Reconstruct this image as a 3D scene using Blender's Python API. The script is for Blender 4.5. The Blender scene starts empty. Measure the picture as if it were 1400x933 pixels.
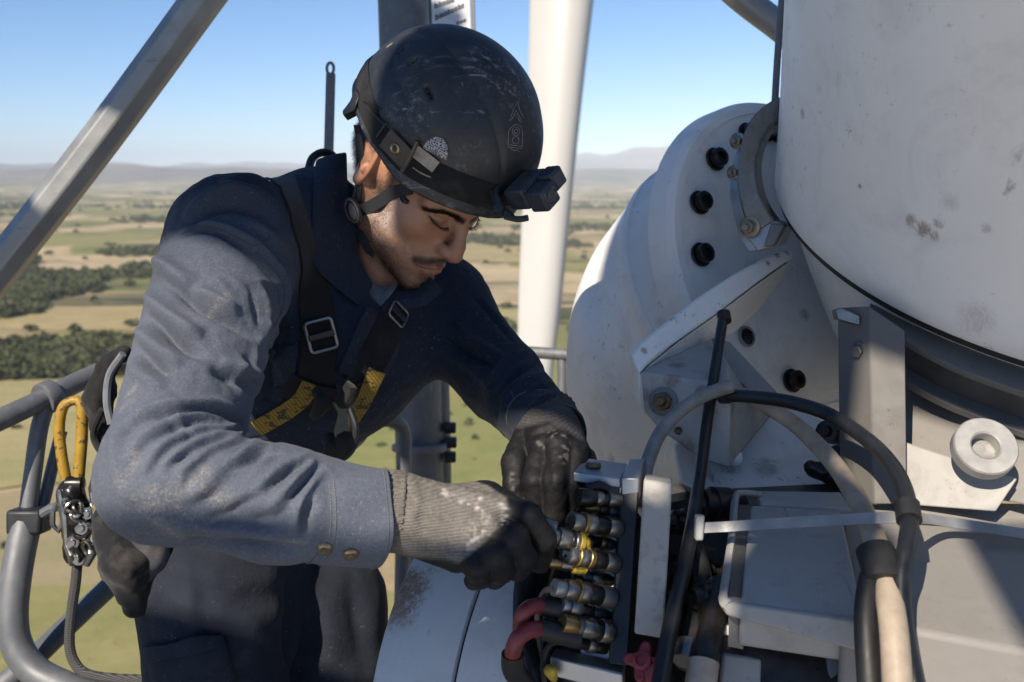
import bpy, bmesh, math, random
import numpy as np
from mathutils import Vector, Matrix
from mathutils.bvhtree import BVHTree
from mathutils import noise as mnoise

random.seed(7)
RNG = np.random.default_rng(7)
scene = bpy.context.scene
COL = scene.collection
R = math.radians

# ---------------------------------------------------------------- camera, sky, sun, exposure
FPX = 1361.1                       # focal length in pixels of the 1400 px wide photograph (35 mm lens)
PITCH = math.atan((466.5 - 246.0) / FPX)
CP, SP = math.cos(PITCH), math.sin(PITCH)
cam_data = bpy.data.cameras.new('camera')
cam = bpy.data.objects.new('camera', cam_data)
COL.objects.link(cam)
cam.location = (0, 0, 0)
cam.rotation_euler = (math.pi / 2 - PITCH, 0, 0)
cam_data.sensor_width = 36
cam_data.lens = 36 * FPX / 1400
cam_data.clip_start = 0.05
cam_data.clip_end = 90000
cam_data.dof.use_dof = True
cam_data.dof.focus_distance = 1.26
cam_data.dof.aperture_fstop = 6.3
scene.camera = cam

SUN_AZ = R(-30)                    # the sun stands behind the camera, to its left
SUN_EL = R(40)
SUNV = Vector((math.sin(SUN_AZ) * math.cos(SUN_EL), -math.cos(SUN_AZ) * math.cos(SUN_EL), math.sin(SUN_EL)))
world = bpy.data.worlds.new('World')
scene.world = world
world.use_nodes = True
wn = world.node_tree
wn.nodes.clear()
wo = wn.nodes.new('ShaderNodeOutputWorld')
wb = wn.nodes.new('ShaderNodeBackground')
sky = wn.nodes.new('ShaderNodeTexSky')
sky.sky_type = 'NISHITA'
sky.sun_disc = False
sky.sun_elevation = SUN_EL
sky.sun_rotation = math.atan2(SUNV.x, SUNV.y)
sky.altitude = 1200
sky.air_density = 0.8
sky.dust_density = 0.05
sky.ozone_density = 3.0
wb.inputs['Strength'].default_value = 0.088
hs = wn.nodes.new('ShaderNodeHueSaturation')
hs.inputs['Saturation'].default_value = 1.2
wn.links.new(sky.outputs[0], hs.inputs['Color'])
wn.links.new(hs.outputs[0], wb.inputs[0])
wn.links.new(wb.outputs[0], wo.inputs[0])
sun_d = bpy.data.lights.new('sun', 'SUN')
sun_d.energy = 4.3
sun_d.angle = R(0.45)
sun_d.color = (1.0, 0.88, 0.72)
sun_o = bpy.data.objects.new('sun', sun_d)
COL.objects.link(sun_o)
sun_o.rotation_euler = SUNV.to_track_quat('Z', 'Y').to_euler()
sun_o.location = SUNV * 40
scene.view_settings.view_transform = 'Standard'
scene.view_settings.look = 'None'
scene.view_settings.exposure = 0.78
scene.view_settings.gamma = 1.0
scene.view_settings.use_curve_mapping = False
try:
    scene.cycles.use_denoising = True
    scene.cycles.max_bounces = 8
    scene.cycles.volume_bounces = 0
    scene.cycles.sample_clamp_indirect = 4
except Exception:
    pass

# ---------------------------------------------------------------- placing helpers
def P(u, v, d):
    """the world point seen at photo pixel (u, v) at depth d metres"""
    a = (u - 700.0) / FPX * d
    b = (466.5 - v) / FPX * d
    return np.array((a, d * CP + b * SP, -d * SP + b * CP))

def PV(u, v, d):
    return Vector(P(u, v, d))

def RAY(u, v):
    p = PV(u, v, 1.0)
    return p.normalized()

def PX(p):
    x, y, z = p[..., 0], p[..., 1], p[..., 2]
    d = y * CP - z * SP
    b = y * SP + z * CP
    return np.stack([700 + FPX * x / d, 466.5 - FPX * b / d, d], -1)

CAMR = Vector((1, 0, 0)); CAMU = Vector((0, SP, CP)); CAMF = Vector((0, CP, -SP))
GZ = -130.0
FLOOR_Z = -1.45
def onground(u, v, z=GZ):
    r = RAY(u, v)
    t = z / r.z
    return Vector((r.x * t, r.y * t, z))

# ---------------------------------------------------------------- object helpers
def tag(o, label=None, cat=None, group=None, kind=None):
    if label: o['label'] = label
    if cat: o['category'] = cat
    if group: o['group'] = group
    if kind: o['kind'] = kind
    return o

def thing(name, loc, label, cat, group=None, kind=None):
    o = bpy.data.objects.new(name, None)
    o.empty_display_size = 0.05
    COL.objects.link(o)
    o.location = loc
    return tag(o, label, cat, group, kind)

def root_of(o):
    while o.parent: o = o.parent
    return o

def world_loc(o):
    v = Vector((0, 0, 0))
    while o is not None:
        v = v + o.location
        o = o.parent
    return v

def obj(name, verts, faces, m=None, parent=None, smooth=True, attrs=None):
    """one mesh object from world-space vertices; children keep their thing's origin"""
    V = np.asarray(verts, dtype=np.float64).reshape(-1, 3)
    if parent is None:
        org = np.array([V[:, 0].mean(), V[:, 1].mean(), V[:, 2].min()])
    else:
        org = V.mean(0)
    me = bpy.data.meshes.new(name)
    W = V - org
    if isinstance(faces, np.ndarray):
        n = faces.shape[1]
        me.vertices.add(len(W)); me.vertices.foreach_set('co', W.astype(np.float32).ravel())
        me.loops.add(faces.size); me.loops.foreach_set('vertex_index', faces.astype(np.int32).ravel())
        me.polygons.add(len(faces))
        me.polygons.foreach_set('loop_start', np.arange(0, faces.size, n, dtype=np.int32))
        me.polygons.foreach_set('loop_total', np.full(len(faces), n, dtype=np.int32))
        me.update(calc_edges=True)
    else:
        me.from_pydata([tuple(w) for w in W], [], [tuple(f) for f in faces])
        me.update()
    if smooth:
        me.polygons.foreach_set('use_smooth', np.ones(len(me.polygons), dtype=bool))
    if attrs:
        for k, a in attrs.items():
            a = np.asarray(a, dtype=np.float32)
            if a.ndim == 1:
                at = me.attributes.new(k, 'FLOAT', 'POINT'); at.data.foreach_set('value', a)
            else:
                at = me.attributes.new(k, 'FLOAT_COLOR', 'POINT')
                c = np.ones((len(a), 4), dtype=np.float32); c[:, :3] = a[:, :3]
                at.data.foreach_set('color', c.ravel())
    o = bpy.data.objects.new(name, me)
    COL.objects.link(o)
    if m is not None:
        for mm in (m if isinstance(m, (list, tuple)) else [m]): me.materials.append(mm)
    o.location = org
    if parent is not None:
        o.parent = parent
        o.location = Vector(org) - world_loc(parent)
    return o

class MB:
    """collects shapes into one mesh (world space)"""
    def __init__(s): s.v = []; s.f = []
    def add(s, v, f):
        n = len(s.v); s.v.extend([tuple(p) for p in v]); s.f.extend([tuple(i + n for i in q) for q in f]); return s
    def obj(s, name, m, parent=None, smooth=True, bevel=0.0, seg=2, auto=35):
        o = obj(name, s.v, s.f, m, parent, smooth)
        if bevel > 0:
            b = o.modifiers.new('bevel', 'BEVEL'); b.width = bevel; b.segments = seg; b.limit_method = 'ANGLE'; b.angle_limit = R(35); b.harden_normals = False
        if smooth and auto:
            autosmooth(o, auto)
        return o

def autosmooth(o, deg):
    me = o.data
    bm = bmesh.new(); bm.from_mesh(me)
    bmesh.ops.recalc_face_normals(bm, faces=bm.faces)
    for e in bm.edges:
        if len(e.link_faces) == 2:
            e.smooth = e.calc_face_angle(0) < R(deg)
    bm.to_mesh(me); bm.free()

def frame(axis, up=(0, 0, 1)):
    a = Vector(axis).normalized()
    u = Vector(up)
    if abs(a.dot(u.normalized())) > 0.98: u = Vector((1, 0, 0))
    x = u.cross(a).normalized()
    y = a.cross(x)
    return x, y, a

def box(c, ax, ay, az, sx, sy, sz):
    """box with half sizes along three world axes"""
    c = Vector(c); ax, ay, az = Vector(ax), Vector(ay), Vector(az)
    v = []
    for k in (-1, 1):
        for j in (-1, 1):
            for i in (-1, 1):
                v.append(c + ax * (i * sx) + ay * (j * sy) + az * (k * sz))
    f = [(0, 2, 3, 1), (4, 5, 7, 6), (0, 1, 5, 4), (2, 6, 7, 3), (0, 4, 6, 2), (1, 3, 7, 5)]
    return v, f

def solid(pts, ext):
    """closed solid: a polygon outline (world points) pushed along ext (a vector, or one per point)"""
    n = len(pts)
    a = [Vector(p) for p in pts]
    if isinstance(ext, (list, tuple)) and len(ext) == n and hasattr(ext[0], '__len__'):
        b = [p + Vector(e) for p, e in zip(a, ext)]
    else:
        b = [p + Vector(ext) for p in a]
    f = [tuple(range(n)), tuple(range(2 * n - 1, n - 1, -1))]
    for i in range(n):
        j = (i + 1) % n
        f.append((i, i + n, j + n, j))
    return a + b, f

def smooth_path(pts, n=8, closed=False):
    """Catmull-Rom through world points"""
    p = [np.asarray(q, float) for q in pts]
    if closed: p = [p[-1]] + p + [p[0], p[1]]
    else: p = [2 * p[0] - p[1]] + p + [2 * p[-1] - p[-2]]
    out = []
    for i in range(1, len(p) - 2):
        for k in range(n):
            t = k / n
            a, b, c, d = p[i - 1], p[i], p[i + 1], p[i + 2]
            out.append(0.5 * (2 * b + (c - a) * t + (2 * a - 5 * b + 4 * c - d) * t * t + (3 * b - a - 3 * c + d) * t ** 3))
    if not closed: out.append(p[-2])
    return out

def tube(path, r, seg=14, caps=True, closed=False, flat=None, spin=0.0):
    """swept tube; r one value or one per point; flat=(sx, sy, up) makes an oval section"""
    pts = [Vector(p) for p in path]
    n = len(pts)
    rs = r if hasattr(r, '__len__') else [r] * n
    if len(rs) != n:
        rs = np.interp(np.linspace(0, 1, n), np.linspace(0, 1, len(rs)), rs)
    v, f = [], []
    prev = None
    for i in range(n):
        if closed: t = (pts[(i + 1) % n] - pts[i - 1])
        else: t = pts[min(i + 1, n - 1)] - pts[max(i - 1, 0)]
        t.normalize()
        if prev is None:
            x, y, _ = frame(t)
            if flat is not None:
                up = Vector(flat[2]); y = (up - t * up.dot(t)).normalized(); x = y.cross(t)
        else:
            x = (prev - t * prev.dot(t)).normalized(); y = t.cross(x)
        prev = x
        sx, sy = (flat[0], flat[1]) if flat is not None else (1, 1)
        for k in range(seg):
            a = 2 * math.pi * k / seg + spin
            v.append(pts[i] + x * (math.cos(a) * rs[i] * sx) + y * (math.sin(a) * rs[i] * sy))
    m = n if closed else n - 1
    for i in range(m):
        for k in range(seg):
            a, b = i * seg + k, i * seg + (k + 1) % seg
            c, d = ((i + 1) % n) * seg + (k + 1) % seg, ((i + 1) % n) * seg + k
            f.append((a, b, c, d))
    if caps and not closed:
        f.append(tuple(range(seg - 1, -1, -1)))
        f.append(tuple((n - 1) * seg + k for k in range(seg)))
    return v, f

def lathe(c, axis, prof, seg=48, a0=0.0, a1=2 * math.pi, up=(0, 0, 1)):
    """surface of revolution about axis through c; prof = [(radius, height along the axis)]"""
    c = Vector(c); x, y, a = frame(axis, up)
    full = abs(a1 - a0 - 2 * math.pi) < 1e-6
    ns = seg if full else seg + 1
    v, f = [], []
    for (r, h) in prof:
        for k in range(ns):
            t = a0 + (a1 - a0) * k / seg
            v.append(c + a * h + x * (r * math.cos(t)) + y * (r * math.sin(t)))
    for i in range(len(prof) - 1):
        for k in range(seg):
            k2 = (k + 1) % ns
            f.append((i * ns + k, i * ns + k2, (i + 1) * ns + k2, (i + 1) * ns + k))
    if full:
        if prof[0][0] > 1e-6: f.append(tuple(range(ns - 1, -1, -1)))
        if prof[-1][0] > 1e-6: f.append(tuple((len(prof) - 1) * ns + k for k in range(ns)))
    return v, f

def hexhead(c, axis, r, h, n=6, spin=0.0):
    c = Vector(c); x, y, a = frame(axis)
    v = []
    for hh, rr in ((0, r), (h * .85, r), (h, r * .86)):
        for k in range(n):
            t = 2 * math.pi * k / n + spin
            v.append(c + a * hh + x * rr * math.cos(t) + y * rr * math.sin(t))
    f = []
    for i in range(2):
        for k in range(n):
            f.append((i * n + k, i * n + (k + 1) % n, (i + 1) * n + (k + 1) % n, (i + 1) * n + k))
    f.append(tuple(range(n - 1, -1, -1))); f.append(tuple(2 * n + k for k in range(n)))
    return v, f

# ---------------------------------------------------------------- implicit surfaces
def smin(a, b, k):
    h = np.clip(0.5 + 0.5 * (b - a) / k, 0, 1)
    return b + (a - b) * h - k * h * (1 - h)
def smax(a, b, k): return -smin(-a, -b, k)

def rcone(p, a, b, ra, rb):
    a = np.asarray(a, float); b = np.asarray(b, float)
    ab = b - a
    t = np.clip(((p - a) @ ab) / (ab @ ab), 0, 1)
    return np.linalg.norm(p - a - t[:, None] * ab, axis=1) - (ra + (rb - ra) * t)

def chain(p, pts, rs, k=0.004):
    d = None
    for i in range(len(pts) - 1):
        e = rcone(p, pts[i], pts[i + 1], rs[i], rs[i + 1])
        d = e if d is None else smin(d, e, k)
    return d

def ellip(p, c, r, M=None):
    q = p - np.asarray(c, float)
    if M is not None: q = q @ M
    r = np.asarray(r, float)
    k0 = np.linalg.norm(q / r, axis=1); k1 = np.linalg.norm(q / (r * r), axis=1)
    return k0 * (k0 - 1) / np.maximum(k1, 1e-9)

def rbox(p, c, M, h, r):
    q = np.abs((p - np.asarray(c, float)) @ M) - (np.asarray(h, float) - r)
    return np.linalg.norm(np.maximum(q, 0), axis=1) + np.minimum(q.max(1), 0) - r

def surface_nets(fn, lo, hi, res, relax=1):
    lo = np.asarray(lo, float); hi = np.asarray(hi, float)
    B = 4
    nb = np.ceil((hi - lo) / (res * B)).astype(int) + 1
    n = nb * B
    cs = res * B
    gx = [lo[i] + cs * (np.arange(nb[i]) + 0.5) - res * .5 for i in range(3)]
    cc = np.stack(np.meshgrid(*gx, indexing='ij'), -1).reshape(-1, 3)
    cd = fn(cc).reshape(nb)
    act = np.abs(cd) < cs * 1.25
    g = np.repeat(np.repeat(np.repeat(cd, B, 0), B, 1), B, 2).astype(np.float32)
    idx = np.argwhere(act)
    off = np.stack(np.meshgrid(*[np.arange(B)] * 3, indexing='ij'), -1).reshape(-1, 3)
    for s in range(0, len(idx), 6000):
        ii = (idx[s:s + 6000, None, :] * B + off[None]).reshape(-1, 3)
        g[ii[:, 0], ii[:, 1], ii[:, 2]] = fn(lo + ii * res)
    sgn = g < 0
    # cells
    S = sgn
    cnt = np.zeros(np.array(S.shape) - 1, dtype=np.int8)
    for dx in (0, 1):
        for dy in (0, 1):
            for dz in (0, 1):
                cnt += S[dx:S.shape[0] - 1 + dx, dy:S.shape[1] - 1 + dy, dz:S.shape[2] - 1 + dz]
    mixed = (cnt > 0) & (cnt < 8)
    cells = np.argwhere(mixed)
    vid = np.full(mixed.shape, -1, dtype=np.int64)
    vid[mixed] = np.arange(len(cells))
    corners = np.array([[i, j, k] for i in (0, 1) for j in (0, 1) for k in (0, 1)])
    vals = [g[cells[:, 0] + c[0], cells[:, 1] + c[1], cells[:, 2] + c[2]] for c in corners]
    acc = np.zeros((len(cells), 3)); num = np.zeros(len(cells))
    for i in range(8):
        for j in range(i + 1, 8):
            if np.abs(corners[i] - corners[j]).sum() != 1: continue
            a, b = vals[i], vals[j]
            m = (a < 0) != (b < 0)
            t = np.zeros(len(a)); t[m] = a[m] / (a[m] - b[m])
            pt = corners[i] + (corners[j] - corners[i]) * t[:, None]
            acc[m] += pt[m]; num += m
    V = lo + (cells + acc / num[:, None]) * res
    F = []
    for ax in range(3):
        s0 = [slice(None)] * 3; s1 = [slice(None)] * 3
        s0[ax] = slice(0, -1); s1[ax] = slice(1, None)
        a = S[tuple(s0)]; b = S[tuple(s1)]
        e = np.argwhere(a != b)
        o1, o2 = [(1, 2), (2, 0), (0, 1)][ax]
        ok = (e[:, o1] > 0) & (e[:, o2] > 0) & (e[:, o1] < vid.shape[o1]) & (e[:, o2] < vid.shape[o2])
        e = e[ok]
        def at(d1, d2):
            q = e.copy(); q[:, o1] -= d1; q[:, o2] -= d2
            return vid[q[:, 0], q[:, 1], q[:, 2]]
        quad = np.stack([at(1, 1), at(0, 1), at(0, 0), at(1, 0)], 1)
        inside = a[e[:, 0], e[:, 1], e[:, 2]]
        quad[~inside] = quad[~inside][:, ::-1]
        F.append(quad)
    F = np.concatenate(F)
    F = F[(F >= 0).all(1)]
    for _ in range(relax): V = laplace(V, F, 0.5)
    return V, F

def laplace(V, F, w):
    acc = np.zeros_like(V); n = np.zeros(len(V))
    for i in range(4):
        j = (i + 1) % 4
        np.add.at(acc, F[:, i], V[F[:, j]]); np.add.at(n, F[:, i], 1)
        np.add.at(acc, F[:, j], V[F[:, i]]); np.add.at(n, F[:, j], 1)
    return V + w * (acc / np.maximum(n, 1)[:, None] - V)

def vnormals(V, F):
    a = V[F[:, 2]] - V[F[:, 0]]; b = V[F[:, 3]] - V[F[:, 1]]
    fnrm = np.cross(a, b)
    N = np.zeros_like(V)
    for i in range(4): np.add.at(N, F[:, i], fnrm)
    return N / np.maximum(np.linalg.norm(N, axis=1), 1e-12)[:, None]

def vnoise(p, seed=0):
    """smooth value noise in [-1, 1] (numpy)"""
    p = np.asarray(p, float) + seed * 17.31
    i = np.floor(p).astype(np.int64); f = p - i
    f = f * f * f * (f * (f * 6 - 15) + 10)
    def h(x, y, z):
        n = (x * 374761393 + y * 668265263 + z * 2147483647 + seed * 974711) & 0xffffffff
        n = ((n ^ (n >> 13)) * 1274126177) & 0xffffffff
        n = (n ^ (n >> 16)) & 0xffffffff
        return n / 2147483647.5 - 1
    r = 0
    for dx in (0, 1):
        for dy in (0, 1):
            for dz in (0, 1):
                w = (f[:, 0] if dx else 1 - f[:, 0]) * (f[:, 1] if dy else 1 - f[:, 1]) * (f[:, 2] if dz else 1 - f[:, 2])
                r = r + w * h(i[:, 0] + dx, i[:, 1] + dy, i[:, 2] + dz)
    return r

def polydist(V, poly):
    """distance of each vertex to a polyline, and the arc parameter 0..1 of the nearest point"""
    best = np.full(len(V), 1e9); par = np.zeros(len(V))
    poly = [np.asarray(q, float) for q in poly]
    n = len(poly) - 1
    for i in range(n):
        a, b = poly[i], poly[i + 1]; ab = b - a
        t = np.clip(((V - a) @ ab) / max(ab @ ab, 1e-12), 0, 1)
        d = np.linalg.norm(V - a - t[:, None] * ab, axis=1)
        m = d < best
        best[m] = d[m]; par[m] = (i + t[m]) / n
    return best, par

class Surf:
    """a mesh one can cast photo pixels onto"""
    def __init__(s, V, F):
        s.b = BVHTree.FromPolygons([Vector(v) for v in V], [tuple(int(i) for i in f) for f in F])
    def hit(s, u, v, default=None):
        r = s.b.ray_cast(Vector((0, 0, 0)), RAY(u, v))
        if r[0] is None: return default
        return r[0], r[1]
    def near(s, p):
        r = s.b.find_nearest(Vector(p))
        return r[0], r[1]
    def poly(s, pix, n=6):
        q = smooth_path([np.array((a, b, 0.0)) for a, b in pix], n) if n > 1 else [np.array((a, b, 0.)) for a, b in pix]
        out = []
        for a in q:
            h = s.hit(a[0], a[1])
            if h is not None: out.append((np.array(h[0]), np.array(h[1])))
        return out

def ribbon(surf, pix, w, off=0.003, th=0.0025, n=8, depths=None, cross=5, wave=0.0):
    """webbing strap lying on a surface along a pixel path; w = width in metres"""
    path = surf.poly(pix, n)
    pts = [p for p, _ in path]; nr = [m for _, m in path]
    # smooth
    for _ in range(3):
        pts = [pts[0]] + [(pts[i - 1] + pts[i] * 2 + pts[i + 1]) / 4 for i in range(1, len(pts) - 1)] + [pts[-1]]
    top, bot = [], []
    N = len(pts)
    for i in range(N):
        t = pts[min(i + 1, N - 1)] - pts[max(i - 1, 0)]; t /= np.linalg.norm(t)
        nn = np.mean(nr[max(0, i - 4):i + 5], axis=0); nn -= t * (nn @ t); nn /= np.linalg.norm(nn)
        s = np.cross(t, nn)
        row = []
        for k in range(cross):
            c = (k / (cross - 1) - .5) * w
            q = pts[i] + s * c
            h, hn = surf.near(q)
            q2 = np.array(h); dn = (q2 - q) @ nn
            q = q + nn * np.clip(dn, -0.012, 0.02)
            row.append(q + nn * (off + wave * math.sin(i * .9 + k)))
        row = [row[0]] + [(row[k - 1] + row[k] + row[k + 1]) / 3 for k in range(1, cross - 1)] + [row[-1]]
        top.append(row); bot.append([q - nn * th for q in row])
    v, f = [], []
    for i in range(N):
        v.extend(top[i]); v.extend(bot[i])
    C = cross; S2 = 2 * C
    for i in range(N - 1):
        a, b = i * S2, (i + 1) * S2
        for k in range(C - 1):
            f.append((a + k, a + k + 1, b + k + 1, b + k))
            f.append((a + C + k, b + C + k, b + C + k + 1, a + C + k + 1))
        f.append((a, b, b + C, a + C)); f.append((a + C - 1, a + S2 - 1, b + S2 - 1, b + C - 1))
    f.append(tuple(list(range(C)) + list(range(S2 - 1, C - 1, -1))))
    a = (N - 1) * S2
    f.append(tuple(list(range(a + C - 1, a - 1, -1)) + list(range(a + C, a + S2))))
    return v, f

def strand(p, d, ln, r, bend=None, n=3):
    """a tapered hair: 3-sided"""
    p = np.asarray(p, float); d = np.asarray(d, float); d = d / np.linalg.norm(d)
    pts = []
    for k in range(n + 1):
        t = k / n
        q = p + d * ln * t
        if bend is not None: q = q + np.asarray(bend) * (ln * t * t)
        pts.append(q)
    return tube(pts, [r * (1 - .85 * k / n) for k in range(n + 1)], seg=3, caps=False)

# ---------------------------------------------------------------- materials
class NT:
    def __init__(s, name):
        s.m = bpy.data.materials.new(name); s.m.use_nodes = True
        s.t = s.m.node_tree; s.t.nodes.clear()
        s.out = s.n('ShaderNodeOutputMaterial'); s.b = s.n('ShaderNodeBsdfPrincipled')
        s.l(s.b.outputs[0], s.out.inputs[0])
        s._tc = None
    def n(s, t, **k):
        x = s.t.nodes.new(t)
        for a, b in k.items(): setattr(x, a, b)
        return x
    def l(s, a, b): s.t.links.new(a, b)
    def co(s):
        if s._tc is None: s._tc = s.n('ShaderNodeTexCoord')
        return s._tc.outputs['Object']
    def mapped(s, scale=(1, 1, 1), rot=(0, 0, 0), src=None):
        m = s.n('ShaderNodeMapping'); m.inputs['Scale'].default_value = scale; m.inputs['Rotation'].default_value = rot
        s.l(src or s.co(), m.inputs[0]); return m.outputs[0]
    def noise(s, scale, detail=4, rough=.55, dist=0.0, src=None):
        x = s.n('ShaderNodeTexNoise'); x.inputs['Scale'].default_value = scale; x.inputs['Detail'].default_value = detail
        x.inputs['Roughness'].default_value = rough; x.inputs['Distortion'].default_value = dist
        s.l(src or s.co(), x.inputs['Vector']); return x.outputs['Fac']
    def vor(s, scale, feature='F1', src=None, out='Distance'):
        x = s.n('ShaderNodeTexVoronoi'); x.feature = feature; x.inputs['Scale'].default_value = scale
        s.l(src or s.co(), x.inputs['Vector']); return x.outputs[out]
    def wave(s, scale, dist=2, src=None, direction='X', detail=2):
        x = s.n('ShaderNodeTexWave'); x.bands_direction = direction; x.inputs['Scale'].default_value = scale; x.inputs['Distortion'].default_value = dist
        x.inputs['Detail'].default_value = detail
        s.l(src or s.co(), x.inputs['Vector']); return x.outputs['Fac']
    def ramp(s, fac, stops, interp='LINEAR'):
        x = s.n('ShaderNodeValToRGB'); x.color_ramp.interpolation = interp
        e = x.color_ramp.elements
        while len(e) < len(stops): e.new(0.5)
        for el, (p, c) in zip(e, stops):
            el.position = p; el.color = (c, c, c, 1) if not hasattr(c, '__len__') else (*c[:3], 1)
        s.l(fac, x.inputs[0]); return x.outputs[0]
    def mix(s, fac, a, b, mode='MIX'):
        x = s.n('ShaderNodeMix'); x.data_type = 'RGBA'; x.blend_type = mode
        for i, val in ((0, fac), (6, a), (7, b)):
            if hasattr(val, 'is_linked') or hasattr(val, 'node'): s.l(val, x.inputs[i])
            elif i == 0: x.inputs[0].default_value = val
            else: x.inputs[i].default_value = (*val[:3], 1)
        return x.outputs[2]
    def math(s, op, a, b=0.0):
        x = s.n('ShaderNodeMath', operation=op)
        for i, val in ((0, a), (1, b)):
            if hasattr(val, 'node'): s.l(val, x.inputs[i])
            else: x.inputs[i].default_value = val
        return x.outputs[0]
    def attr(s, name):
        x = s.n('ShaderNodeAttribute'); x.attribute_name = name; return x
    def bump(s, h, strength=.3, dist=.001):
        x = s.n('ShaderNodeBump'); x.inputs['Strength'].default_value = strength; x.inputs['Distance'].default_value = dist
        s.l(h, x.inputs['Height'])
        if getattr(s, '_lastb', None) is not None: s.l(s._lastb, x.inputs['Normal'])
        s._lastb = x.outputs[0]
        s.l(x.outputs[0], s.b.inputs['Normal'])
    def set(s, **k):
        for a, val in k.items():
            i = s.b.inputs[{'col': 'Base Color', 'rough': 'Roughness', 'metal': 'Metallic', 'spec': 'Specular IOR Level', 'sss': 'Subsurface Weight',
                            'sheen': 'Sheen Weight', 'coat': 'Coat Weight', 'alpha': 'Alpha', 'trans': 'Transmission Weight'}[a]]
            if hasattr(val, 'node'): s.l(val, i)
            elif hasattr(val, '__len__'): i.default_value = (*val[:3], 1)
            else: i.default_value = val
        return s.m

def paint(name, col, rough=.42, dirt=(.10, .085, .07), amount=.35, chips=True, scale=1.0, marks=()):
    """weathered machine paint: broad tone drift, grime specks, scratches, chips"""
    t = NT(name)
    big = t.noise(3.2 * scale, 5, .6)
    c = t.mix(t.ramp(big, [(.3, 0.0), (.75, 1.0)]), [x * .88 for x in col], [min(1, x * 1.05) for x in col])
    film = t.noise(11 * scale, 8, .7, .6)
    c = t.mix(t.math('MULTIPLY', t.ramp(film, [(.50, 0), (.78, 1)]), amount), c, dirt)
    sp = t.noise(95 * scale, 5, .75)
    lumps = t.noise(6.5 * scale, 3, .6)
    spf = t.math('MULTIPLY', t.ramp(sp, [(.60, 0), (.68, 1)]), t.ramp(lumps, [(.46, 0), (.66, 1)]))
    c = t.mix(t.math('MULTIPLY', spf, .75), c, [d * .55 for d in dirt])
    if chips:
        st = t.noise(30 * scale, 4, .6, src=t.mapped((1, .22, .5), (0, .5, .7)))
        stf = t.math('MULTIPLY', t.ramp(st, [(.64, 0), (.70, 1)]), t.ramp(t.noise(4.1 * scale, 2), [(.50, 0), (.62, 1)]))
        c = t.mix(t.math('MULTIPLY', stf, .65), c, (.09, .055, .035))
    if marks:
        geo = t.n('ShaderNodeNewGeometry'); pos = geo.outputs['Position']; tex = t.noise(150, 7, .82, 1.0, src=t.mapped((.9, 1, .5), (0, .7, 0), pos))
        for (pt, r, dk) in marks:
            d = t.n('ShaderNodeVectorMath', operation='DISTANCE'); t.l(pos, d.inputs[0]); d.inputs[1].default_value = tuple(pt)
            m = t.math('MULTIPLY', t.ramp(t.math('DIVIDE', d.outputs['Value'], r), [(.15, 1), (1, 0)]), 1.0)
            m = t.math('MULTIPLY', t.ramp(t.math('MULTIPLY', m, tex), [(.30, 0), (.50, 1)]), dk)
            c = t.mix(m, c, (.19, .13, .09))
    t.bump(t.noise(55 * scale, 4), .12, .002)
    t.bump(t.noise(420 * scale, 2), .10, .0004)
    return t.set(col=c, rough=t.ramp(film, [(.3, rough - .06), (.8, rough + .25)]), spec=.45)

def steel(name, col=(.42, .43, .44), rough=.42, metal=.85, mottled=.5, scale=1.0):
    t = NT(name)
    v = t.vor(26 * scale, src=t.mapped((1, 1, .6)))
    n = t.noise(9 * scale, 6, .65)
    c = t.mix(t.ramp(n, [(.3, 0), (.72, 1)]), [x * .62 for x in col], [x * 1.12 for x in col])
    c = t.mix(t.math('MULTIPLY', t.ramp(v, [(.1, 0), (.6, 1)]), mottled), c, [x * .72 for x in col])
    sc = t.noise(60 * scale, 4, .7, src=t.mapped((.3, 1, 1), (.3, .4, .2)))
    c = t.mix(t.ramp(sc, [(.64, 0), (.72, .5)]), c, (.13, .11, .09))
    t.bump(t.noise(180 * scale, 3), .12, .0006)
    return t.set(col=c, rough=t.ramp(n, [(.3, rough - .08), (.8, rough + .18)]), metal=metal)

def plain(name, col, rough=.5, metal=0.0, var=.25, bumpy=.0, scale=40, **k):
    t = NT(name)
    n = t.noise(scale, 5, .6)
    c = t.mix(t.ramp(n, [(.3, 0), (.7, 1)]), [x * (1 - var) for x in col], [min(1, x * (1 + var)) for x in col])
    if bumpy: t.bump(t.noise(scale * 6, 3), bumpy, .0008)
    return t.set(col=c, rough=t.ramp(n, [(.3, max(.02, rough - .08)), (.75, min(1, rough + .12))]), metal=metal, **k)

def strap_mat(name, col, dust_or_sun=(.22, .19, .15), amt=.25):
    t = NT(name)
    w = t.wave(420, .5, direction='DIAGONAL', detail=0)
    c = t.mix(t.ramp(w, [(.3, 0), (.7, 1)]), [x * .6 for x in col], col)
    d = t.noise(14, 7, .7)
    c = t.mix(t.math('MULTIPLY', t.ramp(d, [(.5, 0), (.75, 1)]), amt), c, dust_or_sun)
    t.bump(w, .4, .0006)
    return t.set(col=c, rough=.8, spec=.25, sheen=.1)
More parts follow.
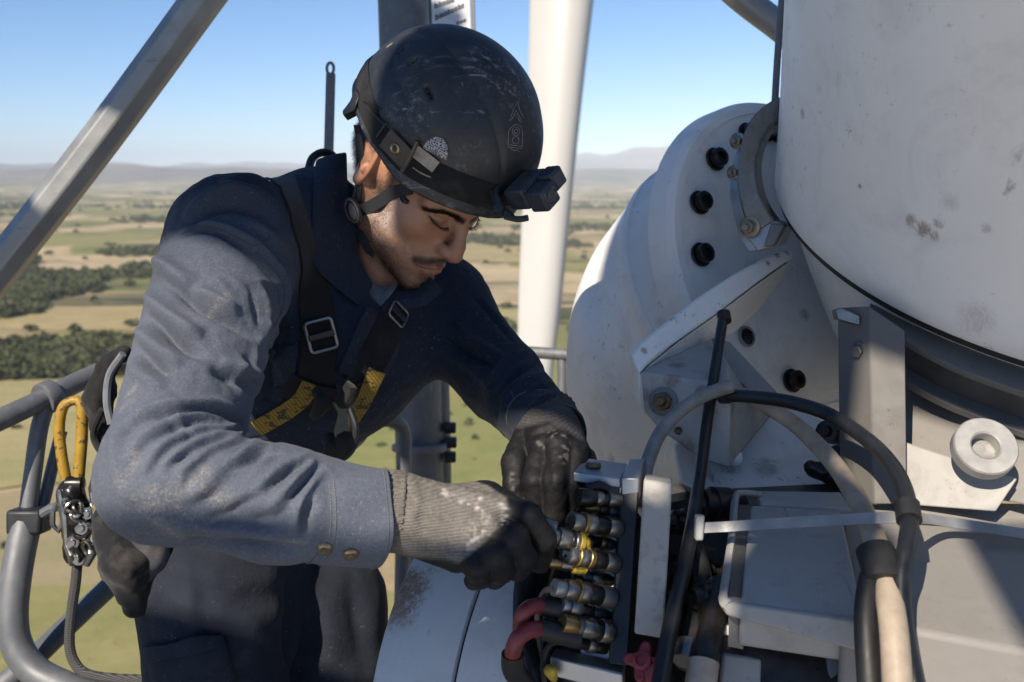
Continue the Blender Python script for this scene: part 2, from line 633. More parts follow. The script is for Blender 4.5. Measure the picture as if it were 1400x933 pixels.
# ================================================================ land, haze, platform, railings, blade
def ground_height(x, y):
    r = np.hypot(x, y)
    p = np.stack([x / 2600, y / 2600, np.zeros_like(x)], 1)
    h = 60 * np.clip((r - 2500) / 5000, 0, 1) * (vnoise(p, 1) * .6 + .4 * vnoise(p * 2.3, 2))
    p2 = np.stack([x / 3800, y / 3000, np.zeros_like(x)], 1)
    m = np.clip((r - 11000) / 6000, 0, 1)
    h = h + m * (230 + 190 * vnoise(p2, 5) + 90 * vnoise(p2 * 2.7, 6) + 40 * vnoise(p2 * 7, 7))
    m2 = np.clip((r - 24000) / 6000, 0, 1)
    h = h + m2 * (400 + 330 * np.abs(vnoise(p2 * .8, 9)) + 220 * vnoise(p2 * 2.1, 10) + 110 * vnoise(p2 * 5.3, 12)) * np.clip(.72 + x / 8000, .55, 1.35)
    return h
rr = np.concatenate([[0], np.geomspace(30, 40000, 230)]); na = 420
ang = np.linspace(0, 2 * np.pi, na, endpoint=False)
V = [(0, 0, GZ)]
RRg, AAg = np.meshgrid(rr[1:], ang, indexing='ij')
X = (RRg * np.sin(AAg)).ravel(); Y = (RRg * np.cos(AAg)).ravel(); Z = GZ + ground_height(X, Y)
Z = np.minimum(Z, 980); print('maxz', Z.max())
V = np.concatenate([[(0, 0, GZ)], np.stack([X, Y, Z], 1)])
nr = len(rr) - 1
F = [(0, 1 + (k + 1) % na, 1 + k) for k in range(na)]
for i in range(nr - 1):
    b = 1 + i * na
    F += [(b + k, b + (k + 1) % na, b + na + (k + 1) % na, b + na + k) for k in range(na)]
t = NT('farmland')
geo = t.n('ShaderNodeNewGeometry'); pos = geo.outputs['Position']
t._tc = None
wob = t.n('ShaderNodeTexNoise'); wob.inputs['Scale'].default_value = .004; wob.inputs['Detail'].default_value = 3; t.l(pos, wob.inputs['Vector'])
wm = t.n('ShaderNodeVectorMath', operation='MULTIPLY_ADD'); t.l(wob.outputs['Color'], wm.inputs[0]); wm.inputs[1].default_value = (210, 210, 0); t.l(pos, wm.inputs[2])
src = wm.outputs[0]
m1 = t.mapped((.0058, .0030, 0), (0, 0, .55), src)
def cellcol(src_, seed):
    x = t.n('ShaderNodeTexVoronoi'); x.inputs['Scale'].default_value = 1; x.voronoi_dimensions = '2D'; t.l(src_, x.inputs['Vector'])
    s = t.n('ShaderNodeSeparateColor'); t.l(x.outputs['Color'], s.inputs[0]); return s.outputs[0], s.outputs[1]
ca, cb2 = cellcol(m1, 0)
pal = [(0, (.40, .305, .175)), (.16, (.24, .225, .085)), (.30, (.47, .37, .225)), (.44, (.235, .225, .085)), (.54, (.34, .27, .145)), (.66, (.18, .185, .070)), (.78, (.48, .385, .245)), (.89, (.21, .22, .075))]
field = t.ramp(ca, pal, 'CONSTANT')
n1 = t.noise(.012, 6, .65, src=pos); n2 = t.noise(.09, 5, .7, src=pos)
field = t.mix(t.math('MULTIPLY', t.ramp(n1, [(.35, 0), (.7, 1)]), .35), field, (.22, .185, .095))
field = t.mix(t.math('MULTIPLY', t.ramp(n2, [(.45, 0), (.75, 1)]), .35), field, (.07, .068, .028))
# woodland patches
wn_ = t.noise(.00085, 5, .62, .3, src=t.mapped((.55, 1.9, 1), (0, 0, 0), pos))
field = t.mix(t.ramp(wn_, [(.560, 0), (.590, .9)]), field, (.040, .050, .028))
wn2 = t.noise(.0075, 6, .6, src=t.mapped((.5, 1.6, 1), (0, 0, .3), pos))
field = t.mix(t.ramp(wn2, [(.585, 0), (.61, .85)]), field, (.034, .044, .018))
sep = t.n('ShaderNodeSeparateXYZ'); t.l(pos, sep.inputs[0])
hl = t.ramp(t.math('MULTIPLY', t.math('ADD', sep.outputs[2], 60.0), .004), [(.0, 0), (.25, 1)])
field = t.mix(hl, field, t.mix(t.ramp(t.noise(.0011, 6, .7, src=pos), [(.4, 0), (.65, 1)]), (.060, .066, .045), (.20, .16, .11)))
M_LAND = t.set(col=field, rough=.95, spec=.1)
tag(obj('ground', V, F, M_LAND), kind='structure')

# fields that can be told apart near the foot of the tower
def field_mat(name, a, b, stripes=0.0, rot=0.0, sc=.06):
    t = NT(name); geo = t.n('ShaderNodeNewGeometry'); pos = geo.outputs['Position']
    n = t.noise(sc, 7, .7, src=pos); c = t.mix(t.ramp(n, [(.35, 0), (.68, 1)]), a, b)
    c = t.mix(t.math('MULTIPLY', t.ramp(t.noise(.018, 5, .6, src=t.mapped((.4, 1, 1), (0, 0, .3), pos)), [(.42, 0), (.62, 1)]), .55), c, (.20, .205, .075))
    if stripes:
        w = t.wave(.09, 4, src=t.mapped((1, 1, 1), (0, 0, rot), pos), detail=3); c = t.mix(t.math('MULTIPLY', t.ramp(w, [(.55, 0), (.9, 1)]), stripes), c, (.30, .235, .17))
    c = t.mix(t.ramp(t.noise(.5, 4, .7, src=pos), [(.58, 0), (.7, .5)]), c, (.05, .055, .022))
    return t.set(col=c, rough=.95, spec=.1)
FM = {'tan': field_mat('stubble_field', (.30, .24, .12), (.40, .315, .17)), 'olive': field_mat('meadow', (.21, .20, .078), (.30, .265, .12)), 'green': field_mat('green_meadow', (.175, .195, .062), (.26, .245, .095)),
      'plough': field_mat('ploughed_field', (.32, .265, .155), (.26, .235, .11), .8, .6), 'wood': field_mat('woodland_floor', (.035, .044, .018), (.060, .066, .028)), 'pale': field_mat('pale_field', (.36, .30, .16), (.31, .275, .125))}
lvl = [0]
def field(m, pix):
    lvl[0] += 1
    z = GZ + .35 + .15 * lvl[0]
    rj = np.random.default_rng(lvl[0]); pp = []
    for i in range(len(pix)):
        (x0, y0), (x1, y1) = pix[i], pix[(i + 1) % len(pix)]
        for k in range(9):
            t_ = k / 9; j = 0 if k == 0 else 1
            pp.append((x0 + (x1 - x0) * t_ + j * rj.normal(0, 6), y0 + (y1 - y0) * t_ + j * rj.normal(0, .0085) * max(8, (y0 + y1) / 2 - 240)))
    v = [onground(u, vv, z) for u, vv in pp]
    bm = bmesh.new(); vs = [bm.verts.new(q) for q in v]; bm.faces.new(vs); bmesh.ops.triangulate(bm, faces=bm.faces)
    bm.verts.ensure_lookup_table(); V = [tuple(q.co) for q in bm.verts]; F = [tuple(x.index for x in f.verts) for f in bm.faces]; bm.free()
    tag(obj('field', V, F, FM[m], smooth=False), kind='structure')
field('tan', [(-400, 425), (250, 418), (420, 430), (300, 452), (-400, 450)])
field('wood', [(-400, 478), (120, 470), (420, 462), (420, 505), (160, 515), (-400, 535)])
field('pale', [(-400, 532), (120, 518), (420, 505), (420, 640), (100, 660), (-400, 700)])
field('plough', [(-400, 700), (100, 660), (420, 650), (420, 760), (120, 800), (-400, 850)])
field('olive', [(-500, 850), (120, 800), (420, 760), (560, 830), (560, 1200), (-500, 1300)])
field('green', [(470, 560), (640, 545), (800, 560), (900, 700), (760, 760), (440, 740)])
field('tan', [(560, 330), (720, 330), (720, 360), (560, 356)])
field('pale', [(600, 415), (720, 420), (720, 462), (600, 455)])

# woods: far-off masses of trees, one object
def clump(rg, r, h):
    """a small crown of leaf-clump faces"""
    V, F = [], []
    n = 34
    d = rg.normal(size=(n, 3)); d /= np.linalg.norm(d, axis=1)[:, None]; d[:, 2] = np.abs(d[:, 2]) * 1.2 - .25
    for q in d:
        c = q * np.array((r, r, h * .5)) * rg.uniform(.55, 1.05) + np.array((0, 0, h * .5))
        s = r * rg.uniform(.30, .55)
        a = rg.normal(size=3); a /= np.linalg.norm(a); b = np.cross(a, rg.normal(size=3)); b /= np.linalg.norm(b)
        k = len(V); V += [c + a * s, c + b * s, c - a * s, c - b * s + np.cross(a, b) * s * .5]; F.append((k, k + 1, k + 2, k + 3))
    return np.array(V), np.array(F)
rg = np.random.default_rng(12)
protos = [clump(rg, rg.uniform(3.6, 6.0), rg.uniform(6, 9.5)) for _ in range(10)]
def in_poly(u, v, poly):
    c = False
    for i in range(len(poly)):
        (x1, y1), (x2, y2) = poly[i], poly[i - 1]
        if (y1 > v) != (y2 > v) and u < (x2 - x1) * (v - y1) / (y2 - y1) + x1: c = not c
    return c
woods = [([(-250, 474), (60, 470), (150, 462), (330, 466), (330, 505), (160, 514), (40, 520), (-250, 535)], 1900, .8), ([(-250, 566), (140, 545), (140, 800), (-250, 800)], 6, .35), ([(470, 575), (640, 555), (760, 575), (720, 640), (480, 650)], 22, .38)]
Vs, Fs = [], []; off = 0
def plant(g, s):
    global off
    pv, pf_ = protos[rg.integers(10)]
    sc_ = s * rg.uniform(.7, 1.35); a = rg.uniform(0, 6.28); ca_2, sa_2 = math.cos(a) * sc_, math.sin(a) * sc_
    q = np.stack([pv[:, 0] * ca_2 - pv[:, 1] * sa_2 + g[0], pv[:, 0] * sa_2 + pv[:, 1] * ca_2 + g[1], pv[:, 2] * sc_ * rg.uniform(.6, 1.1) + g[2]], 1)
    Vs.append(q); Fs.append(pf_ + off); off += len(q)
# scattered woods whose outline follows the lie of the land
N_ = 42000
us = rg.uniform(-250, 960, N_); vs2 = 262 + (460 - 262) * rg.random(N_) ** 1.35
okm = (us < 360) | ((us > 560) & (us < 740)) | (us > 740)
us, vs2 = us[okm], vs2[okm]
G = np.array([onground(a, b) for a, b in zip(us, vs2)])
wx_ = np.stack([G[:, 0] / 330 + .35 * G[:, 1] / 330, G[:, 1] / 520, np.zeros(len(G))], 1)
wv = vnoise(wx_, 3) + .55 * vnoise(wx_ * 2.3, 4) + .35 * vnoise(wx_ * 5.1, 5)
sel = np.where((wv > .43) | (rg.random(len(G)) < .006))[0]
print('trees', len(sel))
for k_ in sel[:9000]:
    dist = np.hypot(G[k_, 0], G[k_, 1]); plant(G[k_], .75 + min(dist, 6000) / 6000 * .9)
for poly, n, s in woods:
    us = [p[0] for p in poly]; vs_ = [p[1] for p in poly]
    k = 0
    while k < n:
        u, v = rg.uniform(min(us), max(us)), rg.uniform(min(vs_), max(vs_))
        if not in_poly(u, v, poly): continue
        k += 1
        g = onground(u, v)
        plant((g.x, g.y, g.z), s)
t = NT('tree_foliage'); geo = t.n('ShaderNodeNewGeometry'); n_ = t.noise(.02, 4, .6, src=geo.outputs['Position']); n2 = t.noise(.35, 3, .6, src=geo.outputs['Position'])
c = t.mix(t.ramp(n_, [(.35, 0), (.7, 1)]), (.058, .072, .034), (.105, .112, .055)); c = t.mix(t.ramp(n2, [(.4, 0), (.7, .5)]), c, (.10, .10, .045))
tag(obj('woodland', np.concatenate(Vs), np.concatenate(Fs), t.set(col=c, rough=.9, spec=.15), smooth=False), kind='stuff')

# air
t = bpy.data.materials.new('air'); t.use_nodes = True; tn_ = t.node_tree; tn_.nodes.clear()
out = tn_.nodes.new('ShaderNodeOutputMaterial'); vol = tn_.nodes.new('ShaderNodeVolumePrincipled')
vol.inputs['Color'].default_value = (.82, .90, 1.0, 1); vol.inputs['Density'].default_value = 4.4e-5; vol.inputs['Anisotropy'].default_value = -.42
tn_.links.new(vol.outputs[0], out.inputs['Volume'])
mb = MB(); mb.add(*box((0, 0, (GZ - 80 + 1050) / 2), (1, 0, 0), (0, 1, 0), (0, 0, 1), 41000, 41000, (1050 - GZ + 80) / 2))
tag(mb.obj('haze', t, smooth=False, auto=0), kind='stuff')

# ---- rotor blade hanging past the railing
M_BLADE = plain('blade_gelcoat', (.48, .475, .455), .35, var=.03, scale=.3)
def blade():
    V, F = [], []
    rows = [(-420, 728, 838, .42), (-200, 726, 826, .40), (0, 724, 812, .36), (100, 722, 800, .34), (200, 719, 789, .33), (300, 713, 779, .31), (400, 709, 769, .30), (500, 707, 757, .28), (700, 705, 738, .2), (900, 704, 722, .12), (1000, 706, 714, .05)]
    seg = 36; D = 17.0
    for (v, u0, u1, th) in rows:
        a, b = P(u0, v, D), P(u1, v, D); c = (a + b) / 2; hw = np.linalg.norm(b - a) / 2
        for k in range(seg):
            t_ = 2 * math.pi * k / seg
            x = math.cos(t_); y = math.sin(t_) * (.55 + .25 * x)
            V.append(c + np.array(CAMR) * x * hw + np.array((0, 1, 0)) * y * hw * 1.1)
    n = len(rows)
    for i in range(n - 1):
        for k in range(seg): F.append((i * seg + k, i * seg + (k + 1) % seg, (i + 1) * seg + (k + 1) % seg, (i + 1) * seg + k))
    F.append(tuple(range(seg))); F.append(tuple((n - 1) * seg + k for k in range(seg - 1, -1, -1)))
    return V, F
tr = thing('rotor_blade', tuple(P(720, 1000, 17.0)), 'long white rotor blade pointing down behind the worker', 'rotor blade')  # holds a single blade only, not joined to the hub
mb = MB(); mb.add(*blade()); o = mb.obj('blade', M_BLADE, tr, auto=0); pass

# ---- platform, railings, poles
M_GAL = steel('galvanised_tube', (.36, .365, .36), .45, .40, .55, 1.0)
M_GALD = steel('weathered_tube', (.19, .20, .215), .52, .35, .9, 2.5)
deck = thing('platform', (0, 1.3, FLOOR_Z), 'galvanised service platform under the worker', 'platform')
mb = MB()
mb.add(*box((-.1, 1.25, FLOOR_Z - .02), (1, 0, 0), (0, 1, 0), (0, 0, 1), 1.05, .95, .019)); mb.obj('deck_plate', M_GALD, deck, bevel=.004)
for x in (-.9, -.1, .7):
    mb = MB(); mb.add(*box((x, 1.25, FLOOR_Z - .10), (1, 0, 0), (0, 1, 0), (0, 0, 1), .03, .95, .06)); mb.obj('beam', M_GALD, deck, bevel=.004)
strut = smooth_path([P(-700, 1240, 2.18), P(-300, 740, 2.04), P(-90, 478, 1.98), P(0, 367, 1.95), P(138, 190, 1.92), P(277, 0, 1.90), P(330, -72, 1.89), P(560, -390, 1.84)], 4)
mb = MB(); mb.add(*tube(strut, .0375, 8, spin=math.pi / 8)); o = mb.obj('steel_strut', M_GAL, auto=30, bevel=.0035, seg=3); tag(o, 'thick eight-sided galvanised strut slanting across the upper left sky', 'strut')
rail = thing('guard_rail', tuple(P(40, 960, 1.6)), 'blue grey tubular guard rail with a clamped post on the left', 'guard rail')
def rtube(name, pts, r, m, parent, seg=16, n=6, **k):
    mb = MB(); mb.add(*tube(smooth_path([P(*q) for q in pts], n), r, seg, **k)); return mb.obj(name, m, parent)
rtube('top_tube', [(-160, 648, 1.42), (0, 574, 1.56), (70, 541, 1.64), (130, 512, 1.72), (300, 440, 1.95), (420, 395, 2.15)], .0172, M_GALD, rail)
c = PV(66, 543, 1.635); ax = (PV(130, 512, 1.72) - PV(0, 574, 1.56)).normalized()
mb = MB(); mb.add(*lathe(c - ax * .012, ax, [(.0175, 0), (.0255, 0), (.0270, .003), (.0270, .021), (.0255, .024), (.0175, .024)], 28)); mb.obj('clamp_collar', M_GALD, rail)
rtube('post', [(62, 556, 1.63), (53, 590, 1.62), (46, 640, 1.61), (38, 700, 1.60)], .0138, M_GALD, rail)
rtube('brace', [(84, 590, 1.66), (70, 645, 1.64), (58, 692, 1.62), (44, 712, 1.60)], .0098, M_GALD, rail)
mb = MB(); mb.add(*box(PV(40, 712, 1.585), CAMR, CAMU, CAMF, .028, .020, .022)); mb.obj('joint_block', plain('joint_iron', (.035, .037, .042), .5, .5), rail, bevel=.006)
rtube('bent_tube', [(36, 715, 1.585), (24, 775, 1.565), (17, 840, 1.55), (24, 885, 1.545), (48, 918, 1.54), (90, 940, 1.53), (160, 965, 1.50)], .0235, M_GALD, rail)
rtube('lower_tube', [(-40, 972, 1.56), (30, 915, 1.60), (95, 853, 1.68), (158, 795, 1.76), (260, 705, 1.92)], .0180, M_GALD, rail)
mb = MB(); mb.add(*tube([P(52, 706, 1.575), P(70, 695, 1.565), P(92, 690, 1.555)], .0075, 8)); mb.obj('hook_arm', M_GALD, rail)
# column behind the worker, with its sign
column = thing('steel_column', tuple(P(585, 1000, 2.6)), 'weathered steel column of two joined tubes rising behind the helmet', 'column')
rtube('main_tube', [(546, -140, 2.50), (551, 0, 2.52), (556, 160, 2.55), (566, 400, 2.60), (574, 640, 2.66), (580, 900, 2.7)], .064, M_GALD, column, 24)
rtube('side_tube', [(578, -140, 2.56), (579, 0, 2.58), (585, 300, 2.62), (597, 500, 2.66), (602, 700, 2.7), (606, 900, 2.74)], .032, M_GALD, column, 18)
for v_ in (482, 612):
    mb = MB(); mb.add(*lathe(PV(566 + (v_ - 400) * .035, v_, 2.61), CAMU, [(.066, -.010), (.072, -.008), (.072, .008), (.066, .010)], 30)); mb.obj('band', M_GALD, column)
for (u, v_) in ((614, 585), (615, 605), (614, 625)):
    c = PV(u, v_, 2.64); mb = MB(); mb.add(*hexhead(c - CAMR * .01, CAMR, .016, .028)); mb.obj('bolt', plain('rail_bolt', (.03, .03, .035), .5, .5), column)
sgn = thing('notice_board', tuple(P(620, 40, 2.45)), 'white notice board with blurred dark lettering fixed beside the column', 'sign')
sa, sb_, sc2, sd2 = P(588, -60, 2.46), P(640, -68, 2.46), P(644, 40, 2.46), P(591, 45, 2.46)
mb = MB(); mb.add(*solid([sa, sb_, sc2, sd2], tuple(CAMF * .006))); mb.obj('panel', plain('sign_white', (.60, .60, .64), .4, var=.08), sgn, bevel=.001)
mb = MB(); mb.add(*solid([P(641, -68, 2.452), P(647, -68, 2.452), P(650, 42, 2.452), P(645, 42, 2.452)], tuple(CAMF * .02))); mb.obj('frame', M_GALD, sgn, bevel=.001)
M_INK = plain('sign_ink', (.035, .055, .065), .6)
def words_line(u0, v0, u1, v1, hgt, widths, seed):
    rg = np.random.default_rng(seed); mb = MB(); tot = sum(widths); x = 0
    for wd in widths:
        t0, t1 = x / tot, (x + wd * .78) / tot; x += wd
        up = hgt * (1.0 if rg.random() < .4 else .68)
        for (a, b, lo_, hi_) in ((t0, t0 + (t1 - t0) * .3, 0, up), (t0 + (t1 - t0) * .7, t1, 0, hgt * .68), (t0, t1, 0, hgt * .2), (t0, t1, hgt * .5, hgt * .68)):
            q = [(u0 + (u1 - u0) * a, v0 + (v1 - v0) * a - lo_), (u0 + (u1 - u0) * b, v0 + (v1 - v0) * b - lo_), (u0 + (u1 - u0) * b, v0 + (v1 - v0) * b - hi_), (u0 + (u1 - u0) * a, v0 + (v1 - v0) * a - hi_)]
            mb.add(*solid([P(*z, 2.4585) for z in q], tuple(CAMF * .001)))
    return mb
for i, ln in enumerate(((593, -34, 630, -42, 8, [1] * 9), (593, -12, 632, -20, 8, [1, 1, .6, 1, 1, .5, 1, 1]), (594, 12, 622, 2, 7.5, [1.2, 1, 1, .7, .7, 1]), (595, 28, 635, 10, 8, [1.3, .5, .8, 1, 1, 1, 1, 1, .9]), (624, 34, 638, 29, 5, [1, 1, 1]))):
    words_line(*ln, i).obj('lettering', M_INK, sgn, smooth=False, auto=0)
# thin flat bar with an eye
mb = MB()
bar = [(441, 235), (446.5, 92), (449, 86), (455, 86), (458, 92), (453, 235)]
mb.add(*solid([P(u, v_, 2.2) for u, v_ in ((440, 300), (445.5, 100), (458, 100), (453, 300))], tuple(CAMF * .009)))
o = None
bar_o = mb.obj('flat_bar', M_GALD, bevel=.0015); tag(bar_o, 'thin upright flat bar with an eye at its top behind the worker', 'bar')
mb = MB(); mb.add(*tube([P(451.6 + 4.7 * math.cos(a), 94 + 8.0 * math.sin(a), 2.205) for a in np.linspace(0, 2 * math.pi, 20, endpoint=False)], .0034, 8, closed=True)); mb.obj('eye', M_GALD, bar_o)
# rail right of the worker
rr2 = thing('rear_rail', tuple(P(770, 1000, 2.5)), 'dark galvanised rail and post in front of the rotor blade', 'guard rail')
rtube('top_tube', [(560, 470, 2.62), (700, 480, 2.52), (790, 486, 2.45), (900, 492, 2.40)], .0150, M_GALD, rr2)
rtube('post', [(769, 486, 2.47), (769, 640, 2.47), (769, 1000, 2.47)], .0130, M_GALD, rr2)
hb_ = thing('bent_handrail', tuple(P(545, 900, 2.2)), 'bent steel handrail loop between the harness and the column', 'handrail')
rtube('loop', [(400, 660, 1.90), (480, 606, 2.05), (500, 584, 2.10), (522, 574, 2.15), (543, 578, 2.18), (552, 596, 2.20), (552, 640, 2.20), (548, 900, 2.2)], .0165, M_GALD, hb_)
fb = rtube('foot_bracket', [(380, 860, 1.9), (405, 884, 1.9), (425, 905, 1.88), (440, 950, 1.85)], .030, M_GALD, hb_)
# tubes at the upper right
rtube('slanting_tube', [(700, -280, 2.1), (940, -70, 2.1), (1010, -6, 2.1), (1062, 34, 2.1), (1120, 80, 2.1), (1200, 140, 2.12), (1500, 370, 2.2)], .0300, M_GAL, None)
tag(bpy.data.objects['slanting_tube'], 'sunlit galvanised tube slanting behind the top of the drum', 'tube')
rtube('thin_rod', [(1086, -300, 1.77), (1074, -60, 1.75), (1069, 0, 1.75), (1063, 80, 1.74), (1057, 184, 1.73)], .0062, M_GALD, None)
tag(bpy.data.objects['thin_rod'], 'thin dark rod standing along the edge of the drum', 'rod')
# ================================================================ the worker
def head_frame():
    a, b, c = -2.14772, -0.76312, 0.140425
    ca, sa, cb, sb, cc, sc = math.cos(a), math.sin(a), math.cos(b), math.sin(b), math.cos(c), math.sin(c)
    Rz = np.array([[ca, -sa, 0], [sa, ca, 0], [0, 0, 1]]); Rx = np.array([[1, 0, 0], [0, cb, -sb], [0, sb, cb]]); Ry = np.array([[cc, 0, sc], [0, 1, 0], [-sc, 0, cc]])
    C = np.array([[1, 0, 0], [0, CP, SP], [0, -SP, CP]])
    return C @ Rz @ Rx @ Ry, C @ np.array([-0.137171, 1.402611, 0.210592])
HM, HT = head_frame()
def H(x, y, z): return HM @ np.array((x, y, z), float) + HT
def toH(p): return (np.asarray(p) - HT) @ HM

FLOOR = -1.45
person = thing('person', (-0.42, 1.5, FLOOR), 'worker in dusty navy work clothes bending over the hydraulic couplings', 'person')

# ---- head and neck
NB = toH(P(488, 425, 1.475)); NM = toH(P(520, 350, 1.465))
def mirror(p):
    q = p.copy(); q[:, 0] = np.abs(q[:, 0]); return q
def ear_sdf(q):
    # q: head coords with x mirrored positive
    c = np.array((.0765, -.031, .022))
    q = c + (q - c) / 1.22
    ty = math.radians(34); tx = math.radians(-12)
    ex = np.array((math.cos(ty), -math.sin(ty), 0)); ey = np.array((math.sin(ty), math.cos(ty), 0)); ez = np.array((0, 0, 1.))
    ey2 = ey * math.cos(tx) + ez * math.sin(tx); ez2 = -ey * math.sin(tx) + ez * math.cos(tx)
    M = np.stack([ex, ey2, ez2], 1)
    l = (q - c) @ M
    d = ellip(l, (0.0, -.003, .002), (.0055, .0185, .031))
    rim = chain(l, [(.004, .008, .012), (.006, .004, .026), (.007, -.006, .0315), (.007, -.0155, .026), (.006, -.019, .012), (.005, -.017, -.004), (.003, -.010, -.018), (.0015, -.002, -.027)],
                [.0028, .0034, .0036, .0036, .0034, .0032, .0036, .0050], .002)
    d = smin(d, rim, .003)
    anti = chain(l, [(.004, -.006, .018), (.005, -.010, .006), (.004, -.007, -.008), (.004, -.001, -.012)], [.0026, .0030, .0028, .0028], .002)
    d = smin(d, anti, .003)
    tragus = ellip(l, (.005, .0085, -.002), (.004, .004, .007))
    d = smax(d, -ellip(l, (.008, .001, .0), (.0075, .0070, .0115)), .003)
    d = smin(d, tragus, .003)
    d = smin(d, ellip(l, (.002, .001, -.024), (.0055, .008, .008)), .004)
    return d
def head_sdf(p):
    q = mirror(p)
    d = ellip(p, (0, -.012, .058), (.0755, .099, .088))
    d = smin(d, ellip(p, (0, -.030, .035), (.0775, .094, .062)), .02)
    d = smin(d, ellip(q, (0, .030, -.002), (.0640, .0600, .090)), .02)
    d = smin(d, rcone(q, (.056, .004, -.052), (.014, .077, -.092), .0165, .0150), .022)
    d = smin(d, ellip(p, (0, .074, -.090), (.021, .0195, .0165)), .014)
    d = smin(d, ellip(p, (0, .040, -.055), (.0500, .048, .045)), .016)
    d = smin(d, ellip(q, (.0455, .052, -.002), (.021, .026, .020)), .022)            # cheekbone
    d = smin(d, rcone(q, (.014, .0885, .0365), (.051, .0695, .0345), .0095, .0085), .012)   # brow
    d = smin(d, ellip(p, (0, .070, .062), (.060, .028, .040)), .02)                 # forehead
    d = smax(d, -ellip(q, (.0345, .0995, .0215), (.0178, .0145, .0105)), .012)      # eye socket
    d = smin(d, ellip(q, (.0330, .0760, .0200), (.0172, .0138, .0125)), .0035)       # lidded eyeball
    d = smax(d, -chain(q, [(.0175, .0905, .0132), (.0250, .0930, .0138), (.0340, .0920, .0148), (.0430, .0865, .0172), (.0500, .0790, .0205)], [.0011] * 5), .0016)   # lid slit (eyes cast down)
    d = smax(d, -chain(q, [(.0180, .0905, .0262), (.0310, .0900, .0285), (.0460, .0810, .0268)], [.0012] * 3), .003)    # lid crease
    d = smin(d, chain(p, [(0, .0925, .028), (0, .1010, .014), (0, .1105, -.006), (0, .1145, -.0200)], [.0092, .0082, .0086, .0108], .008), .012)   # nose
    d = smin(d, ellip(q, (.0112, .0995, -.0220), (.0068, .0120, .0082)), .009)      # wings
    d = smin(d, rcone(p, (0, .110, -.0295), (0, .096, -.035), .0050, .0050), .006)
    d = smax(d, -ellip(q, (.0075, .1045, -.0310), (.0036, .0070, .0040)), .003)     # nostrils
    d = smax(d, -chain(q, [(.0192, .0960, -.019), (.0205, .0950, -.0265)], [.0012, .0012]), .004)
    d = smin(d, ellip(p, (0, .078, -.052), (.031, .0205, .025)), .012)              # muzzle
    d = smax(d, -chain(q, [(.0225, .0960, -.032), (.0310, .0880, -.048), (.0350, .0790, -.064)], [.0016, .0018, .0012]), .010)  # smile fold
    d = smax(d, -rcone(p, (0, .1020, -.039), (0, .1000, -.046), .0018, .0022), .004)  # philtrum
    d = smin(d, chain(q, [(.0265, .0840, -.0590), (.0150, .0945, -.0560), (.0050, .0990, -.0535), (0, .0985, -.0543)], [.0016, .0036, .0044, .0042], .003), .004)
    d = smin(d, chain(q, [(.0245, .0840, -.0612), (.0120, .0945, -.0640), (0, .0975, -.0652)], [.0018, .0050, .0056], .003), .004)
    d = smax(d, -chain(q, [(.0290, .0835, -.0598), (.0150, .0985, -.0595), (.0050, .1030, -.0583), (0, .1030, -.0586)], [.0006, .0011, .0011, .0011]), .002)
    d = smax(d, -ellip(p, (0, .0965, -.0765), (.016, .007, .0045)), .008)
    # neck
    d = smin(d, rcone(p, (0, -.036, -.02), NM, .055, .056), .02)
    d = smin(d, rcone(p, NM, NB, .056, .064), .02)
    d = smin(d, rcone(p, np.array((.060, -.030, -.015)), NM * .35 + NB * .65 + np.array((.012, .055, 0)), .012, .011), .018)   # neck muscle
    d = smin(d, rcone(p, NM + np.array((0, .040, .0)), NM + np.array((0, .050, -.02)), .012, .012), .02)
    # ears
    near = np.abs(q[:, 0] - .077) < .035
    e = np.full(len(p), 1.0)
    if near.any(): e[near] = ear_sdf(q[near])
    return smin(d, e, .004)
hv, hf = surface_nets(head_sdf, (-.10, -.125, -.29), (.10, .14, .155), .0017, relax=2)
hn = vnormals(hv, hf)
